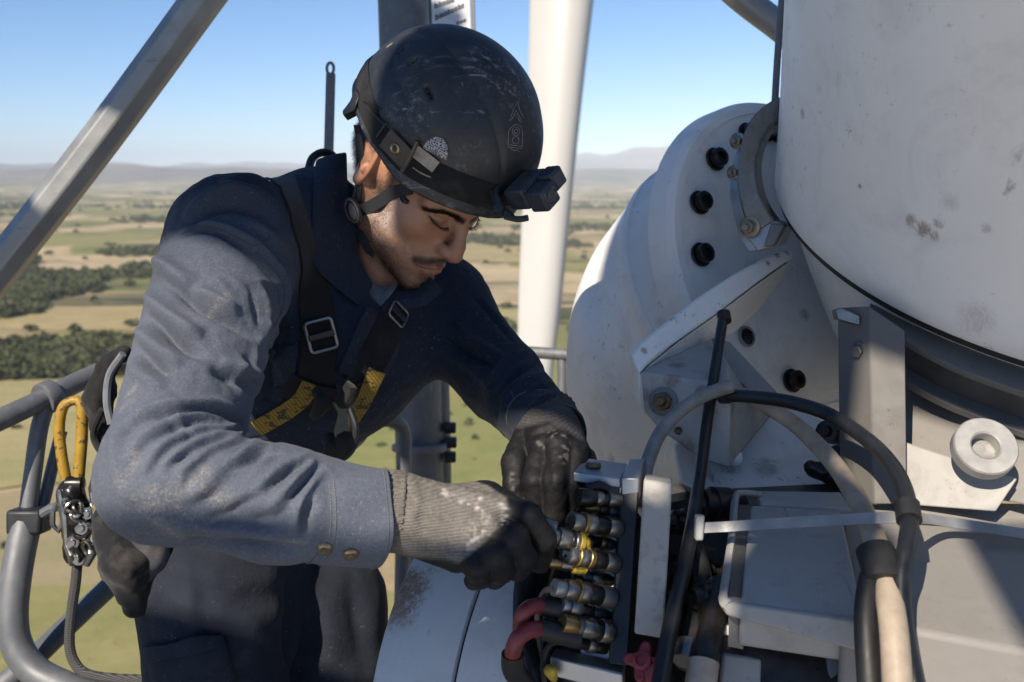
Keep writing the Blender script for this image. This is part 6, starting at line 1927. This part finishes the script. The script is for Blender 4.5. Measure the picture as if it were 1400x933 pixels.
# ---- sloping pan behind the housing with the loose steel collar on it
pan = thing('support_pan', tuple(PV(1330, 690, 1.25)), 'pale sloping pan under the arched channel', 'panel')
v = [P(1236, 480, 1.36), P(1470, 560, 1.20), P(1470, 720, 1.10), P(1400, 690, 1.14), P(1236, 660, 1.24)]
mb = MB(); mb.add(*solid(v, tuple(CAMF * .02))); mb.obj('sheet', M_GREYP, pan, bevel=.002)
v = [P(1236, 604, 1.195), P(1392, 655, 1.135), P(1362, 700, 1.12), P(1236, 690, 1.17)]
mb = MB(); mb.add(*solid(v, tuple(CAMF * .025))); mb.obj('foot_plate', M_LIGHTP, pan, bevel=.002)
col_c = PV(1347, 611, 1.125); ax = cdir(-.10, .50, .86)
mb = MB(); mb.add(*lathe(col_c - ax * .014, ax, [(.0155, 0), (.0335, 0), (.0350, .002), (.0350, .016), (.0335, .018), (.0175, .018), (.0155, .0165), (.0155, 0)], 56))
tag(mb.obj('steel_collar', steel('satin_steel', (.45, .44, .42), .5, .55, .25, 2)), 'thick satin steel collar with a round hole lying on the pale pan', 'collar')

# ---- sloping housings in the right foreground
hous = thing('equipment_housing', tuple(PV(1300, 900, 1.05)), 'sunlit grey sloping equipment housing crossed by a shadow', 'equipment box')
topf = [P(1150, 690, 1.215), P(1250, 684, 1.205), P(1480, 692, 1.19), P(1480, 905, .93), P(1252, 862, .965), P(1150, 850, .99)]
mb = MB(); mb.add(*solid(topf, tuple(-CAMU * .20 - CAMF * .0 + CAMF * .03))); mb.obj('body', M_GREYP, hous, bevel=.006, seg=3)
v = [P(1240, 690, 1.200), P(1480, 698, 1.185), P(1480, 735, 1.128), P(1240, 716, 1.152)]; mb = MB(); mb.add(*solid(v, tuple(CAMU * .006))); mb.obj('rear_flange', M_LIGHTP, hous, bevel=.002)
cov = thing('terminal_cover', tuple(PV(1090, 840, 1.08)), 'pale round-edged cover box with a folded lip beside the manifold', 'cover')
v = [P(1026, 690, 1.200), P(1150, 697, 1.175), P(1182, 846, .99), P(1013, 822, 1.015)]; mb = MB(); mb.add(*solid(v, tuple(-CAMU * .05 + CAMF * .012))); mb.obj('lid', M_LIGHTP, cov, bevel=.004, seg=3)
v = [P(1034, 670, 1.225), P(1150, 672, 1.22), P(1165, 696, 1.19), P(1040, 688, 1.20)]; mb = MB(); mb.add(*solid(v, tuple(-CAMU * .02))); mb.obj('rear_lip', M_LIGHTP, cov, bevel=.003)
v = [P(988, 822, 1.012), P(1185, 850, .980), P(1192, 896, .975), P(993, 842, 1.008)]; mb = MB(); mb.add(*solid(v, tuple(CAMF * .03))); mb.obj('folded_lip', M_LIGHTP, cov, bevel=.003)
fr = smooth_path([P(*q) for q in ((1040, 676, 1.215), (1012, 674, 1.215), (1005, 684, 1.205), (1001, 730, 1.15), (994, 780, 1.08), (989, 818, 1.022), (996, 828, 1.012))], 5)
mb = MB(); mb.add(*tube(fr, .0062, 8, flat=(1.0, .6, tuple(CAMR)))); mb.obj('folded_edge', M_LIGHTP, cov)
mb = MB(); mb.add(*solid([P(1010, 690, 1.21), P(1030, 690, 1.21), P(1016, 822, 1.03), P(996, 818, 1.03)], tuple(-CAMU * .05))); mb.obj('inner_wall', M_DSTEEL, cov)
base = thing('machine_frame', tuple(PV(1080, 960, 1.1)), 'dark greasy frame under the cover and the manifold', 'machine base')
mb = MB(); mb.add(*solid([P(960, 845, 1.06), P(1190, 885, 1.03), P(1200, 1010, .98), P(960, 1010, 1.0)], tuple(CAMF * .25))); mb.obj('frame_plate', M_GRIME, base, bevel=.004)
mb = MB(); mb.add(*solid([P(988, 893, 1.035), P(1042, 902, 1.03), P(1040, 960, 1.01), P(985, 950, 1.012)], tuple(CAMF * .03))); mb.obj('junction_block', M_LIGHTP, base, bevel=.003)
mb = MB(); mb.add(*solid([P(978, 850, 1.05), P(1090, 872, 1.035), P(1086, 888, 1.032), P(975, 866, 1.045)], tuple(CAMF * .02))); mb.obj('cross_bar', M_STEEL, base, bevel=.0015)
mb = MB(); mb.add(*solid([P(1130, 880, 1.028), P(1178, 888, 1.02), P(1180, 1000, 1.0), P(1135, 990, 1.0)], tuple(CAMF * .04))); mb.obj('side_panel', paint('steel_blue_paint', (.10, .115, .14), .5), base, bevel=.003)
mb = MB(); mb.add(*solid([P(855, 700, 1.40), P(1010, 668, 1.40), P(1010, 1000, 1.15), P(700, 1010, 1.36), P(700, 760, 1.42)], tuple(CAMF * .06))); mb.obj('back_plate', M_GRIME, base)
for (u, v_, d_, r, l) in ((972, 690, 1.22, .022, .05), (972, 818, 1.09, .020, .05), (935, 715, 1.22, .018, .05), (930, 800, 1.18, .016, .06), (945, 780, 1.16, .014, .05)):
    c = PV(u, v_, d_); ax = cdir(-.9, .1, .4); m = M_GRIME
    mb = MB(); mb.add(*lathe(c - ax * l * .5, ax, [(r * .7, -.02), (r * .7, 0), (r, .001), (r, l * .5), (r * .85, l * .52), (r * .85, l * .8), (r * .6, l * .85), (r * .5, l), (0, l)], 22)); mb.obj('gland', m, base)

# ---- cylinder with a seam in front of the worker
CA = cdir(.905, -.02, .42)
C0 = PV(642, 935, 1.46)
cyl = thing('accumulator_cylinder', tuple(C0 - Vector((0, 0, .3))), 'pale blue grey drum with a dark seam below the gloves', 'cylinder')
M_CYL = paint('cylinder_paint', (.52, .535, .555), .42, dirt=(.07, .06, .055), amount=.30, marks=[((-.13, 1.195, -.507), .07, .95), ((-.142, 1.176, -.527), .07, .9), ((-.10, 1.20, -.47), .05, .8), ((-.12, 1.15, -.60), .05, .5)])
CR = .285
mb = MB(); mb.add(*lathe(C0, CA, [(.05, .004), (CR - .012, .003), (CR - .003, .005), (CR, .010), (CR, .1105), (CR - .004, .112)], 140)); mb.obj('barrel', M_CYL, cyl)
mb = MB(); mb.add(*lathe(C0, CA, [(CR - .006, .111), (CR - .006, .117)], 140)); mb.obj('seam', M_RUBBER, cyl)
mb = MB(); mb.add(*lathe(C0, CA, [(CR - .004, .1155), (CR, .117), (CR, .192), (CR - .004, .197), (CR - .030, .198), (CR - .032, .150), (.06, .150)], 140)); mb.obj('barrel', M_CYL, cyl)
mb = MB(); mb.add(*lathe(C0, CA, [(CR - .035, .151), (CR - .035, .175), (CR - .06, .178), (.08, .178), (.08, .151)], 90)); mb.obj('end_cap', M_GRIME, cyl)

# ---- manifold: black bar, grey block, mounting plates, quick couplings, red hoses
man = thing('hydraulic_manifold', tuple(PV(880, 900, 1.15)), 'hydraulic manifold of a black bar and grey block with a column of brass couplings', 'manifold')
def quad(name, a, b, c, d, ext, m, bev=.002):
    mb = MB(); mb.add(*solid([P(*a), P(*b), P(*c), P(*d)], ext)); return mb.obj(name, m, man, bevel=bev)
quad('top_plate', (783, 645, 1.150), (801, 626, 1.200), (862, 634, 1.190), (849, 654, 1.142), tuple(-CAMU * .012), M_STEEL)
quad('corner_block', (849, 653, 1.138), (860, 627, 1.190), (884, 627, 1.185), (874, 654, 1.134), tuple(-CAMU * .026), M_STEEL)
mb = MB(); mb.add(*lathe(PV(811, 636, 1.172), CAMU, [(0, .0026), (.0085, .0025), (.0090, .0005), (.0090, -.002)], 20)); mb.obj('set_screw', M_RUST, man)
quad('black_bar', (849, 668, 1.140), (874, 668, 1.135), (858, 912, 1.085), (832, 908, 1.090), tuple(CAMF * .030 + CAMR * .004), plain('anodised_black', (.018, .019, .022), .35, .5, var=.3))
bf = [P(880, 655, 1.110), P(919, 661, 1.104), P(907, 874, 1.062), P(867, 867, 1.068)]
mb = MB(); mb.add(*solid(bf, [tuple(CAMF * .06 + CAMR * .010 - CAMU * .002)] * 4)); mb.obj('valve_block', paint('valve_block_paint', (.34, .325, .30), .5, amount=.8, dirt=(.10, .085, .07), scale=3.0), man, bevel=.0025)
quad('tie_plate', (804, 660, 1.170), (848, 660, 1.160), (834, 905, 1.112), (794, 898, 1.120), tuple(CAMF * .01), paint('tie_plate_paint', (.52, .54, .57), .4))
quad('lower_bracket', (752, 898, 1.105), (760, 886, 1.125), (855, 905, 1.105), (852, 922, 1.085), tuple(-CAMU * .022), M_STEEL)
M_YDAB = plain('yellow_sealant', (.42, .29, .03), .5, var=.5, scale=120)
def coupling(u0, v0, d0, u1, v1, d1, segs, name='coupling'):
    """a stepped fitting along the line between two pixels: segs = (share of length, radius, material)"""
    a, b = PV(u0, v0, d0), PV(u1, v1, d1); ax = (b - a); L = ax.length; ax.normalize()
    root = None; pos = 0
    for (s, r, m) in segs:
        l = s * L
        mb = MB(); mb.add(*lathe(a + ax * pos, ax, [(r * .70, 0), (r * .93, 0), (r, l * .08 + .0004), (r, l * .92 - .0004), (r * .93, l), (r * .70, l)], 26))
        if root is None: root = mb.obj(name, m, man)
        else: mb.obj('collar', m, root)
        pos += l
    return root
coupling(848, 684, 1.140, 790, 680, 1.118, [(.30, 0.0080, M_CHRM), (.14, 0.0064, M_GRIME), (.18, 0.0084, M_CHRM), (.38, 0.0108, M_OIL)])
coupling(846, 723, 1.130, 780, 713, 1.098, [(.26, 0.0112, M_CHRM), (.26, 0.0104, M_OIL), (.18, 0.0120, M_CHRM), (.08, 0.0130, M_BRASS), (.22, 0.0110, M_CHRM)])
coupling(842, 771, 1.120, 776, 758, 1.088, [(.26, 0.0116, M_CHRM), (.26, 0.0108, M_OIL), (.10, 0.0120, M_BRASS), (.16, 0.0114, M_CHRM), (.06, 0.0126, M_BRASS), (.16, 0.0109, M_CHRM)])
coupling(838, 818, 1.110, 757, 803, 1.080, [(.22, 0.0120, M_DSTEEL), (.20, 0.0108, M_OIL), (.16, 0.0118, M_CHRM), (.05, 0.0132, M_BRASS), (.20, 0.0116, M_CHRM), (.17, 0.0100, M_STEEL)])
coupling(834, 865, 1.100, 768, 852, 1.075, [(.22, 0.0128, M_CHRM), (.10, 0.0104, M_OIL), (.30, 0.0112, M_CHRM), (.08, 0.0100, M_DSTEEL), (.30, 0.0104, M_BRASS)])
coupling(806, 745, 1.105, 750, 733, 1.085, [(.20, 0.0088, M_OIL), (.12, 0.0124, M_YDAB), (.10, 0.0120, M_CHRM), (.10, 0.0118, M_OIL), (.28, 0.0120, M_CHRM), (.20, 0.0100, M_CHRM)])
coupling(800, 776, 1.105, 746, 768, 1.090, [(.32, 0.0088, M_YDAB), (.30, 0.0068, M_CHRM), (.38, 0.0064, M_BRASS)])
coupling(806, 836, 1.100, 768, 827, 1.085, [(.35, 0.0068, M_OIL), (.40, 0.0100, M_CHRM), (.25, 0.0076, M_STEEL)])
coupling(842, 700, 1.150, 800, 692, 1.130, [(.3, .0070, M_DSTEEL), (.3, .0085, M_OIL), (.4, .0065, M_BRASS)])
coupling(840, 746, 1.150, 796, 738, 1.130, [(.3, .0075, M_CHRM), (.2, .0090, M_BRASS), (.5, .0070, M_OIL)])
coupling(836, 795, 1.140, 786, 786, 1.118, [(.3, .0080, M_OIL), (.3, .0090, M_CHRM), (.4, .0065, M_DSTEEL)])
coupling(832, 842, 1.130, 792, 834, 1.110, [(.3, .0075, M_CHRM), (.3, .0085, M_DSTEEL), (.4, .0065, M_CHRM)])
coupling(828, 885, 1.115, 776, 876, 1.095, [(.3, .0085, M_OIL), (.2, .0095, M_CHRM), (.5, .0070, M_OIL)])
for i_, pts in enumerate(([(780, 716, 1.10), (765, 730, 1.12), (760, 760, 1.15), (770, 800, 1.16)], [(776, 760, 1.09), (758, 780, 1.11), (752, 820, 1.14), (758, 860, 1.15)], [(757, 805, 1.08), (742, 812, 1.10), (734, 850, 1.13), (738, 890, 1.14)], [(796, 690, 1.13), (786, 706, 1.15), (784, 740, 1.17), (790, 790, 1.17)],
                       [(768, 876, 1.095), (750, 884, 1.10), (742, 910, 1.10), (748, 950, 1.10)], [(800, 842, 1.11), (806, 862, 1.14), (800, 890, 1.13), (806, 930, 1.11)])):
    mb = MB(); mb.add(*tube(smooth_path([P(*q) for q in pts], 6), .0032, 8)); mb.obj('thin_line', [M_OIL, M_RUBBER, M_GCAB][i_ % 3], man)
c = PV(790, 668, 1.12)
mb = MB(); mb.add(*tube([P(800, 668, 1.13), P(818, 664, 1.135), P(830, 670, 1.14)], .006, 8)); mb.obj('lever', M_OIL, man)
for (u, v_, d_, s) in ((795, 720, 1.105, .008), (790, 765, 1.10, .007), (752, 918, 1.09, .008), (800, 742, 1.10, .009)):
    blob('sealant', [P(u, v_, d_), P(u + 4, v_ + 8, d_)], [s, s * .7], M_YDAB, man, .002, .002, int(u), k=.003)
for (u, v0, v1) in ((792, 750, 800), (802, 700, 740), (770, 790, 830)):
    mb = MB(); mb.add(*tube([P(u, v0, 1.12), P(u - 2, (v0 + v1) / 2, 1.125), P(u - 3, v1, 1.115)], .0075, 10)); mb.obj('link_pipe', M_OIL, man)
# the spanner-like coupling sleeve in the hand
mb = MB(); mb.add(*lathe(PV(728, 724, 1.082), cdir(.95, -.18, .1), [(.009, -.02), (.0145, -.02), (.0150, .0), (.0150, .022), (.0140, .026), (.009, .026)], 24))
tag(mb.obj('coupling_sleeve', M_CHRM), 'loose steel coupling sleeve held between the black glove fingers', 'coupling')
t = NT('red_hose'); n_ = t.noise(60, 5, .7); c = t.mix(t.ramp(n_, [(.35, 0), (.75, 1)]), (.13, .018, .024), (.24, .040, .046)); M_RED = t.set(col=c, rough=.45)
def hose(name, pts, r, m, label, cat, ends=None, group=None, seg=14, n=7):
    root = None
    mb = MB(); mb.add(*tube(smooth_path([P(*q) for q in pts], n), r, seg)); o = mb.obj(name, m); tag(o, label, cat, group)
    if ends:
        for nm, ep, er, em in ends:
            mb = MB(); mb.add(*tube(smooth_path([P(*q) for q in ep], 4), er, seg)); mb.obj(nm, em, o)
    return o
hose('red_hose', [(744, 828, 1.090), (730, 829, 1.080), (718, 836, 1.075), (712, 850, 1.078), (711, 866, 1.09)], .0086, M_RED, 'upper of the two short red hoses curving beside the black recess', 'hose',
     [('ferrule', [(742, 828, 1.090), (762, 832, 1.092), (780, 836, 1.096)], .0115, M_RUBBER)])
hose('red_hose', [(742, 860, 1.078), (724, 862, 1.066), (709, 872, 1.060), (702, 888, 1.062), (701, 900, 1.07)], .0092, M_RED, 'lower of the two short red hoses, ending in a black sleeve', 'hose',
     [('ferrule', [(740, 860, 1.078), (764, 866, 1.080), (790, 872, 1.086)], .0122, M_RUBBER), ('sleeve', [(701, 894, 1.068), (702, 915, 1.075), (718, 940, 1.09)], .0125, M_RUBBER)])
# dark hoses sagging in the recess behind the couplings
for i, pts in enumerate(([(735, 700, 1.25), (742, 760, 1.22), (730, 820, 1.20), (724, 900, 1.18), (730, 960, 1.17)], [(770, 690, 1.24), (776, 760, 1.20), (760, 850, 1.17), (742, 930, 1.15), (740, 970, 1.15)], [(800, 690, 1.24), (800, 780, 1.19), (786, 880, 1.15), (770, 960, 1.13)],
                         [(722, 760, 1.20), (716, 830, 1.16), (722, 900, 1.13), (745, 960, 1.11)])):
    hose('recess_hose', pts, .013, M_GRIME if i % 2 else M_RUBBER, 'greasy black hose hanging in the recess behind the couplings', 'hose', group='black hoses in the recess behind the couplings')
# red valve handle
M_REDP = plain('red_handle_paint', (.17, .016, .026), .42, var=.45, scale=60)
vh = thing('valve_handle', tuple(PV(880, 930, 1.05)), 'small red star handle under the grey valve block', 'valve handle')
c = PV(878, 904, 1.050); ax = cdir(-.35, .45, .8); X, Y, _ = frame(ax)
V = []
mb = MB()
for k in range(40):
    a = 2 * math.pi * k / 40; r = .0165 + .0055 * math.cos(4 * a); V.append(c + X * r * math.cos(a) + Y * r * math.sin(a))
mb.add(*solid(V, tuple(-ax * .012))); mb.obj('star', M_REDP, vh, bevel=.003)
mb = MB(); mb.add(*lathe(c, ax, [(.010, 0), (.010, .004), (.006, .005), (.0055, .002), (0, .002)], 20)); mb.obj('hub', M_REDP, vh)
mb = MB(); mb.add(*tube([c - ax * .012, c - ax * .05], .007, 12)); mb.obj('stem', M_CHRM, vh)
mb = MB(); mb.add(*solid([P(880, 915, 1.04), P(898, 905, 1.04), P(905, 935, 1.03), P(885, 950, 1.03)], tuple(CAMF * .012))); mb.obj('lever', M_REDP, vh, bevel=.003)

# ---- cables
M_CABLE = plain('black_cable', (.012, .013, .015), .34, var=.3, scale=40, bumpy=.1)
M_GCABLE = plain('grey_cable', (.20, .19, .18), .5, var=.3, scale=40, bumpy=.1)
M_BEIGE = plain('beige_cable', (.33, .27, .205), .45, var=.25, scale=30, bumpy=.1)
hose('push_rod', [(989, 432, 1.375), (980, 490, 1.335), (968, 570, 1.29), (957, 650, 1.23), (946, 720, 1.15), (932, 790, 1.09), (914, 870, 1.03), (900, 950, .98)], [.0072, .0072, .0074, .0078, .0082, .0086, .0090, .0092], M_CABLE,
     'slim black cable running down from the eye in the white wing', 'cable', [('eyelet', [(991, 440, 1.37), (989, 428, 1.378)], .0095, M_RUBBER)])
hose('grey_cable', [(1000, 528, 1.28), (965, 540, 1.275), (930, 562, 1.265), (903, 592, 1.245), (888, 625, 1.215), (880, 655, 1.185), (872, 690, 1.17)], .0088, M_GCABLE, 'grey cable arching from the bolted block down to the manifold', 'cable')
hose('beige_cable', [(1006, 536, 1.305), (1026, 543, 1.30), (1052, 558, 1.28), (1090, 583, 1.25), (1135, 628, 1.19), (1168, 676, 1.12), (1192, 728, 1.04), (1210, 790, .97), (1222, 860, .92), (1228, 950, .885)], [.0088, .0092, .0098, .0104, .0110, .0116, .0120, .0128, .0132, .0136], M_BEIGE,
     'thick beige cable sweeping down to the black wrap in the foreground', 'cable')
hose('black_hose', [(992, 541, 1.295), (1030, 543, 1.27), (1080, 550, 1.235), (1135, 568, 1.19), (1190, 605, 1.135), (1228, 650, 1.07), (1243, 700, 1.01), (1240, 745, .975), (1232, 790, .955), (1236, 860, .93), (1252, 950, .90)], [.0082, .0084, .0086, .0088, .0090, .0091, .0091, .0091, .0090, .0094, .0098], M_CABLE,
     'glossy black hose arching over the grey housing', 'hose', [('end_cap', [(986, 541, 1.30), (996, 541, 1.292)], .0108, M_RUBBER), ('clip', [(1240, 690, 1.015), (1243, 712, 1.0)], .0128, M_RUBBER)])
hose('black_cable', [(1196, 772, .985), (1188, 800, .965), (1184, 850, .945), (1190, 950, .915)], [.0108, .0110, .0112, .0115], M_RUBBER, 'fat black cable beside the beige cable below the wrap', 'cable')
mb = MB(); mb.add(*tube([P(1196, 752, .990), P(1206, 774, .972), P(1210, 796, .958)], [.0175, .0190, .0170], 22, flat=(1.1, .85, tuple(CAMF)))); tag(mb.obj('cable_wrap', M_RUBBER), 'black tape wrap binding the beige cable to its neighbours', 'tape wrap')
t = NT('clear_strap'); n_ = t.noise(30, 5, .6); c = t.mix(t.ramp(n_, [(.3, 0), (.7, 1)]), (.24, .25, .265), (.40, .41, .42)); t.set(col=c, rough=.35, trans=.35); t.bump(t.noise(90, 3), .3, .001); M_TIE = t.m
v, f = free_ribbon([P(962, 722, 1.105), P(1000, 720, 1.10), P(1060, 716, 1.075), P(1130, 712, 1.045), P(1185, 709, 1.02), P(1215, 708, 1.015), P(1245, 707, 1.03), P(1290, 713, 1.10), P(1350, 722, 1.105), P(1450, 738, 1.10)], .0118, tuple(np.array(-CAMF) + .5 * np.array(CAMU)), .0014, 6)
mb = MB(); mb.add(v, f); o = mb.obj('cable_tie', M_TIE, auto=40); tag(o, 'translucent white strap pulled across the cover and cables', 'cable tie')
mb = MB(); mb.add(*solid([P(952, 705, 1.105), P(964, 705, 1.102), P(962, 740, 1.098), P(951, 740, 1.10)], tuple(CAMF * .012))); mb.obj('tie_head', M_TIE, o, bevel=.002)
hose('short_hose', [(985, 800, 1.10), (978, 840, 1.06), (966, 890, 1.02), (955, 960, .99)], .0140, M_GRIME, 'stubby dark hose beside the slim cable under the cover', 'hose', [('pale_end', [(962, 905, 1.012), (955, 960, .99)], .0160, M_BEIGE)])
hose('short_hose', [(945, 740, 1.17), (960, 790, 1.13), (952, 850, 1.09), (936, 910, 1.05)], .0110, M_RUBBER, 'black hose sagging between the valve block and the cover', 'hose', [('fitting', [(942, 880, 1.045), (936, 905, 1.03)], .0135, M_CHRM)])
# ================================================================ unseen panel added behind the camera, cut to shape the shadows
from mathutils import geometry
def sun_plane(a, b, t_):
    r = Vector((0, 0, 1)).cross(SUNV).normalized(); u = SUNV.cross(r)
    return SUNV * t_ + r * a + u * b
caster = thing('shade_caster', tuple(sun_plane(-.4, .9, 2.2)), 'unseen white panel added behind the camera to cast the shadows', 'shade caster')
M_HELPER = plain('helper_white', (.62, .62, .61), .5, var=.06, scale=5)
def caster_piece(name, pts, t_=2.2, th=.03, holes=()):
    loops = [list(pts)] + [list(h) for h in holes]
    tri = geometry.tessellate_polygon([[Vector((a, b, 0)) for a, b in l] for l in loops])
    flat = [sun_plane(a, b, t_) for l in loops for a, b in l]
    n = len(flat)
    V = [tuple(v) for v in flat] + [tuple(v + SUNV * th) for v in flat]
    F = [tuple(q) for q in tri] + [tuple(i + n for i in reversed(q)) for q in tri]
    o_ = 0
    for l in loops:
        m = len(l)
        F += [(o_ + i, o_ + (i + 1) % m, o_ + (i + 1) % m + n, o_ + i + n) for i in range(m)]
        o_ += m
    obj(name, V, F, M_HELPER, caster, smooth=False)
caster_piece('caster_panel', [(-1.59, .78), (-1.74, .73), (-1.95, .95), (-2.3, .95), (-2.3, .25), (-2.0, .28), (-1.70, .64), (-1.73, .69), (-1.60, .76), (-1.57, .68), (-1.10, .60), (-1.02, .485), (-.86, .480), (-.50, .455), (-.50, .255), (-.58, .236), (-.612, .214), (-.72, .186), (-.80, .15), (-1.15, .10), (-1.15, -.5), (-.155, -.5), (-.155, .43), (-.235, .50), (-.235, .66), (-.07, .61), (.02, .62), (.02, .52), (-.105, .475), (-.03, .33), (.12, .12), (.55, .12), (.55, 1.9), (-.60, 1.9), (-.76, 1.45), (-.775, .91), (-.80, .82), (-.803, .74), (-.812, .70), (-.815, .650), (-.866, .650), (-.862, .71), (-.842, .86), (-1.36, .91), (-1.38, 1.7), (-1.80, 1.7), (-1.80, 1.02), (-1.66, .925), (-1.58, .925)],
            holes=[[(-.425, .375), (-.385, .375), (-.385, .412), (-.425, .412)], [(-.362, .330), (-.305, .345), (-.305, .378), (-.362, .365)], [(-.345, .240), (-.285, .255), (-.285, .285), (-.345, .270)], [(-.475, .272), (-.435, .272), (-.435, .305), (-.475, .305)]])

# unseen white slab added below the camera to bounce sunlight into the shade
bounce = thing('bounce_slab', (.8, -1.6, -1.25), 'unseen white slab added below the camera to bounce sunlight', 'bounce slab')
mb = MB(); mb.add(*box((.9, -1.75, -1.12), (1, 0, 0), (0, 1, 0), (0, 0, 1), 3.2, 1.95, .06)); mb.obj('bounce_top', plain('bounce_white', (.72, .70, .66), .5, var=.05, scale=3), bounce, bevel=.05, seg=4)
mb = MB(); mb.add(*box((.9, -1.75, -1.60), (1, 0, 0), (0, 1, 0), (0, 0, 1), 3.0, 1.75, .41)); mb.obj('bounce_side', M_HELPER, bounce, bevel=.05, seg=4)
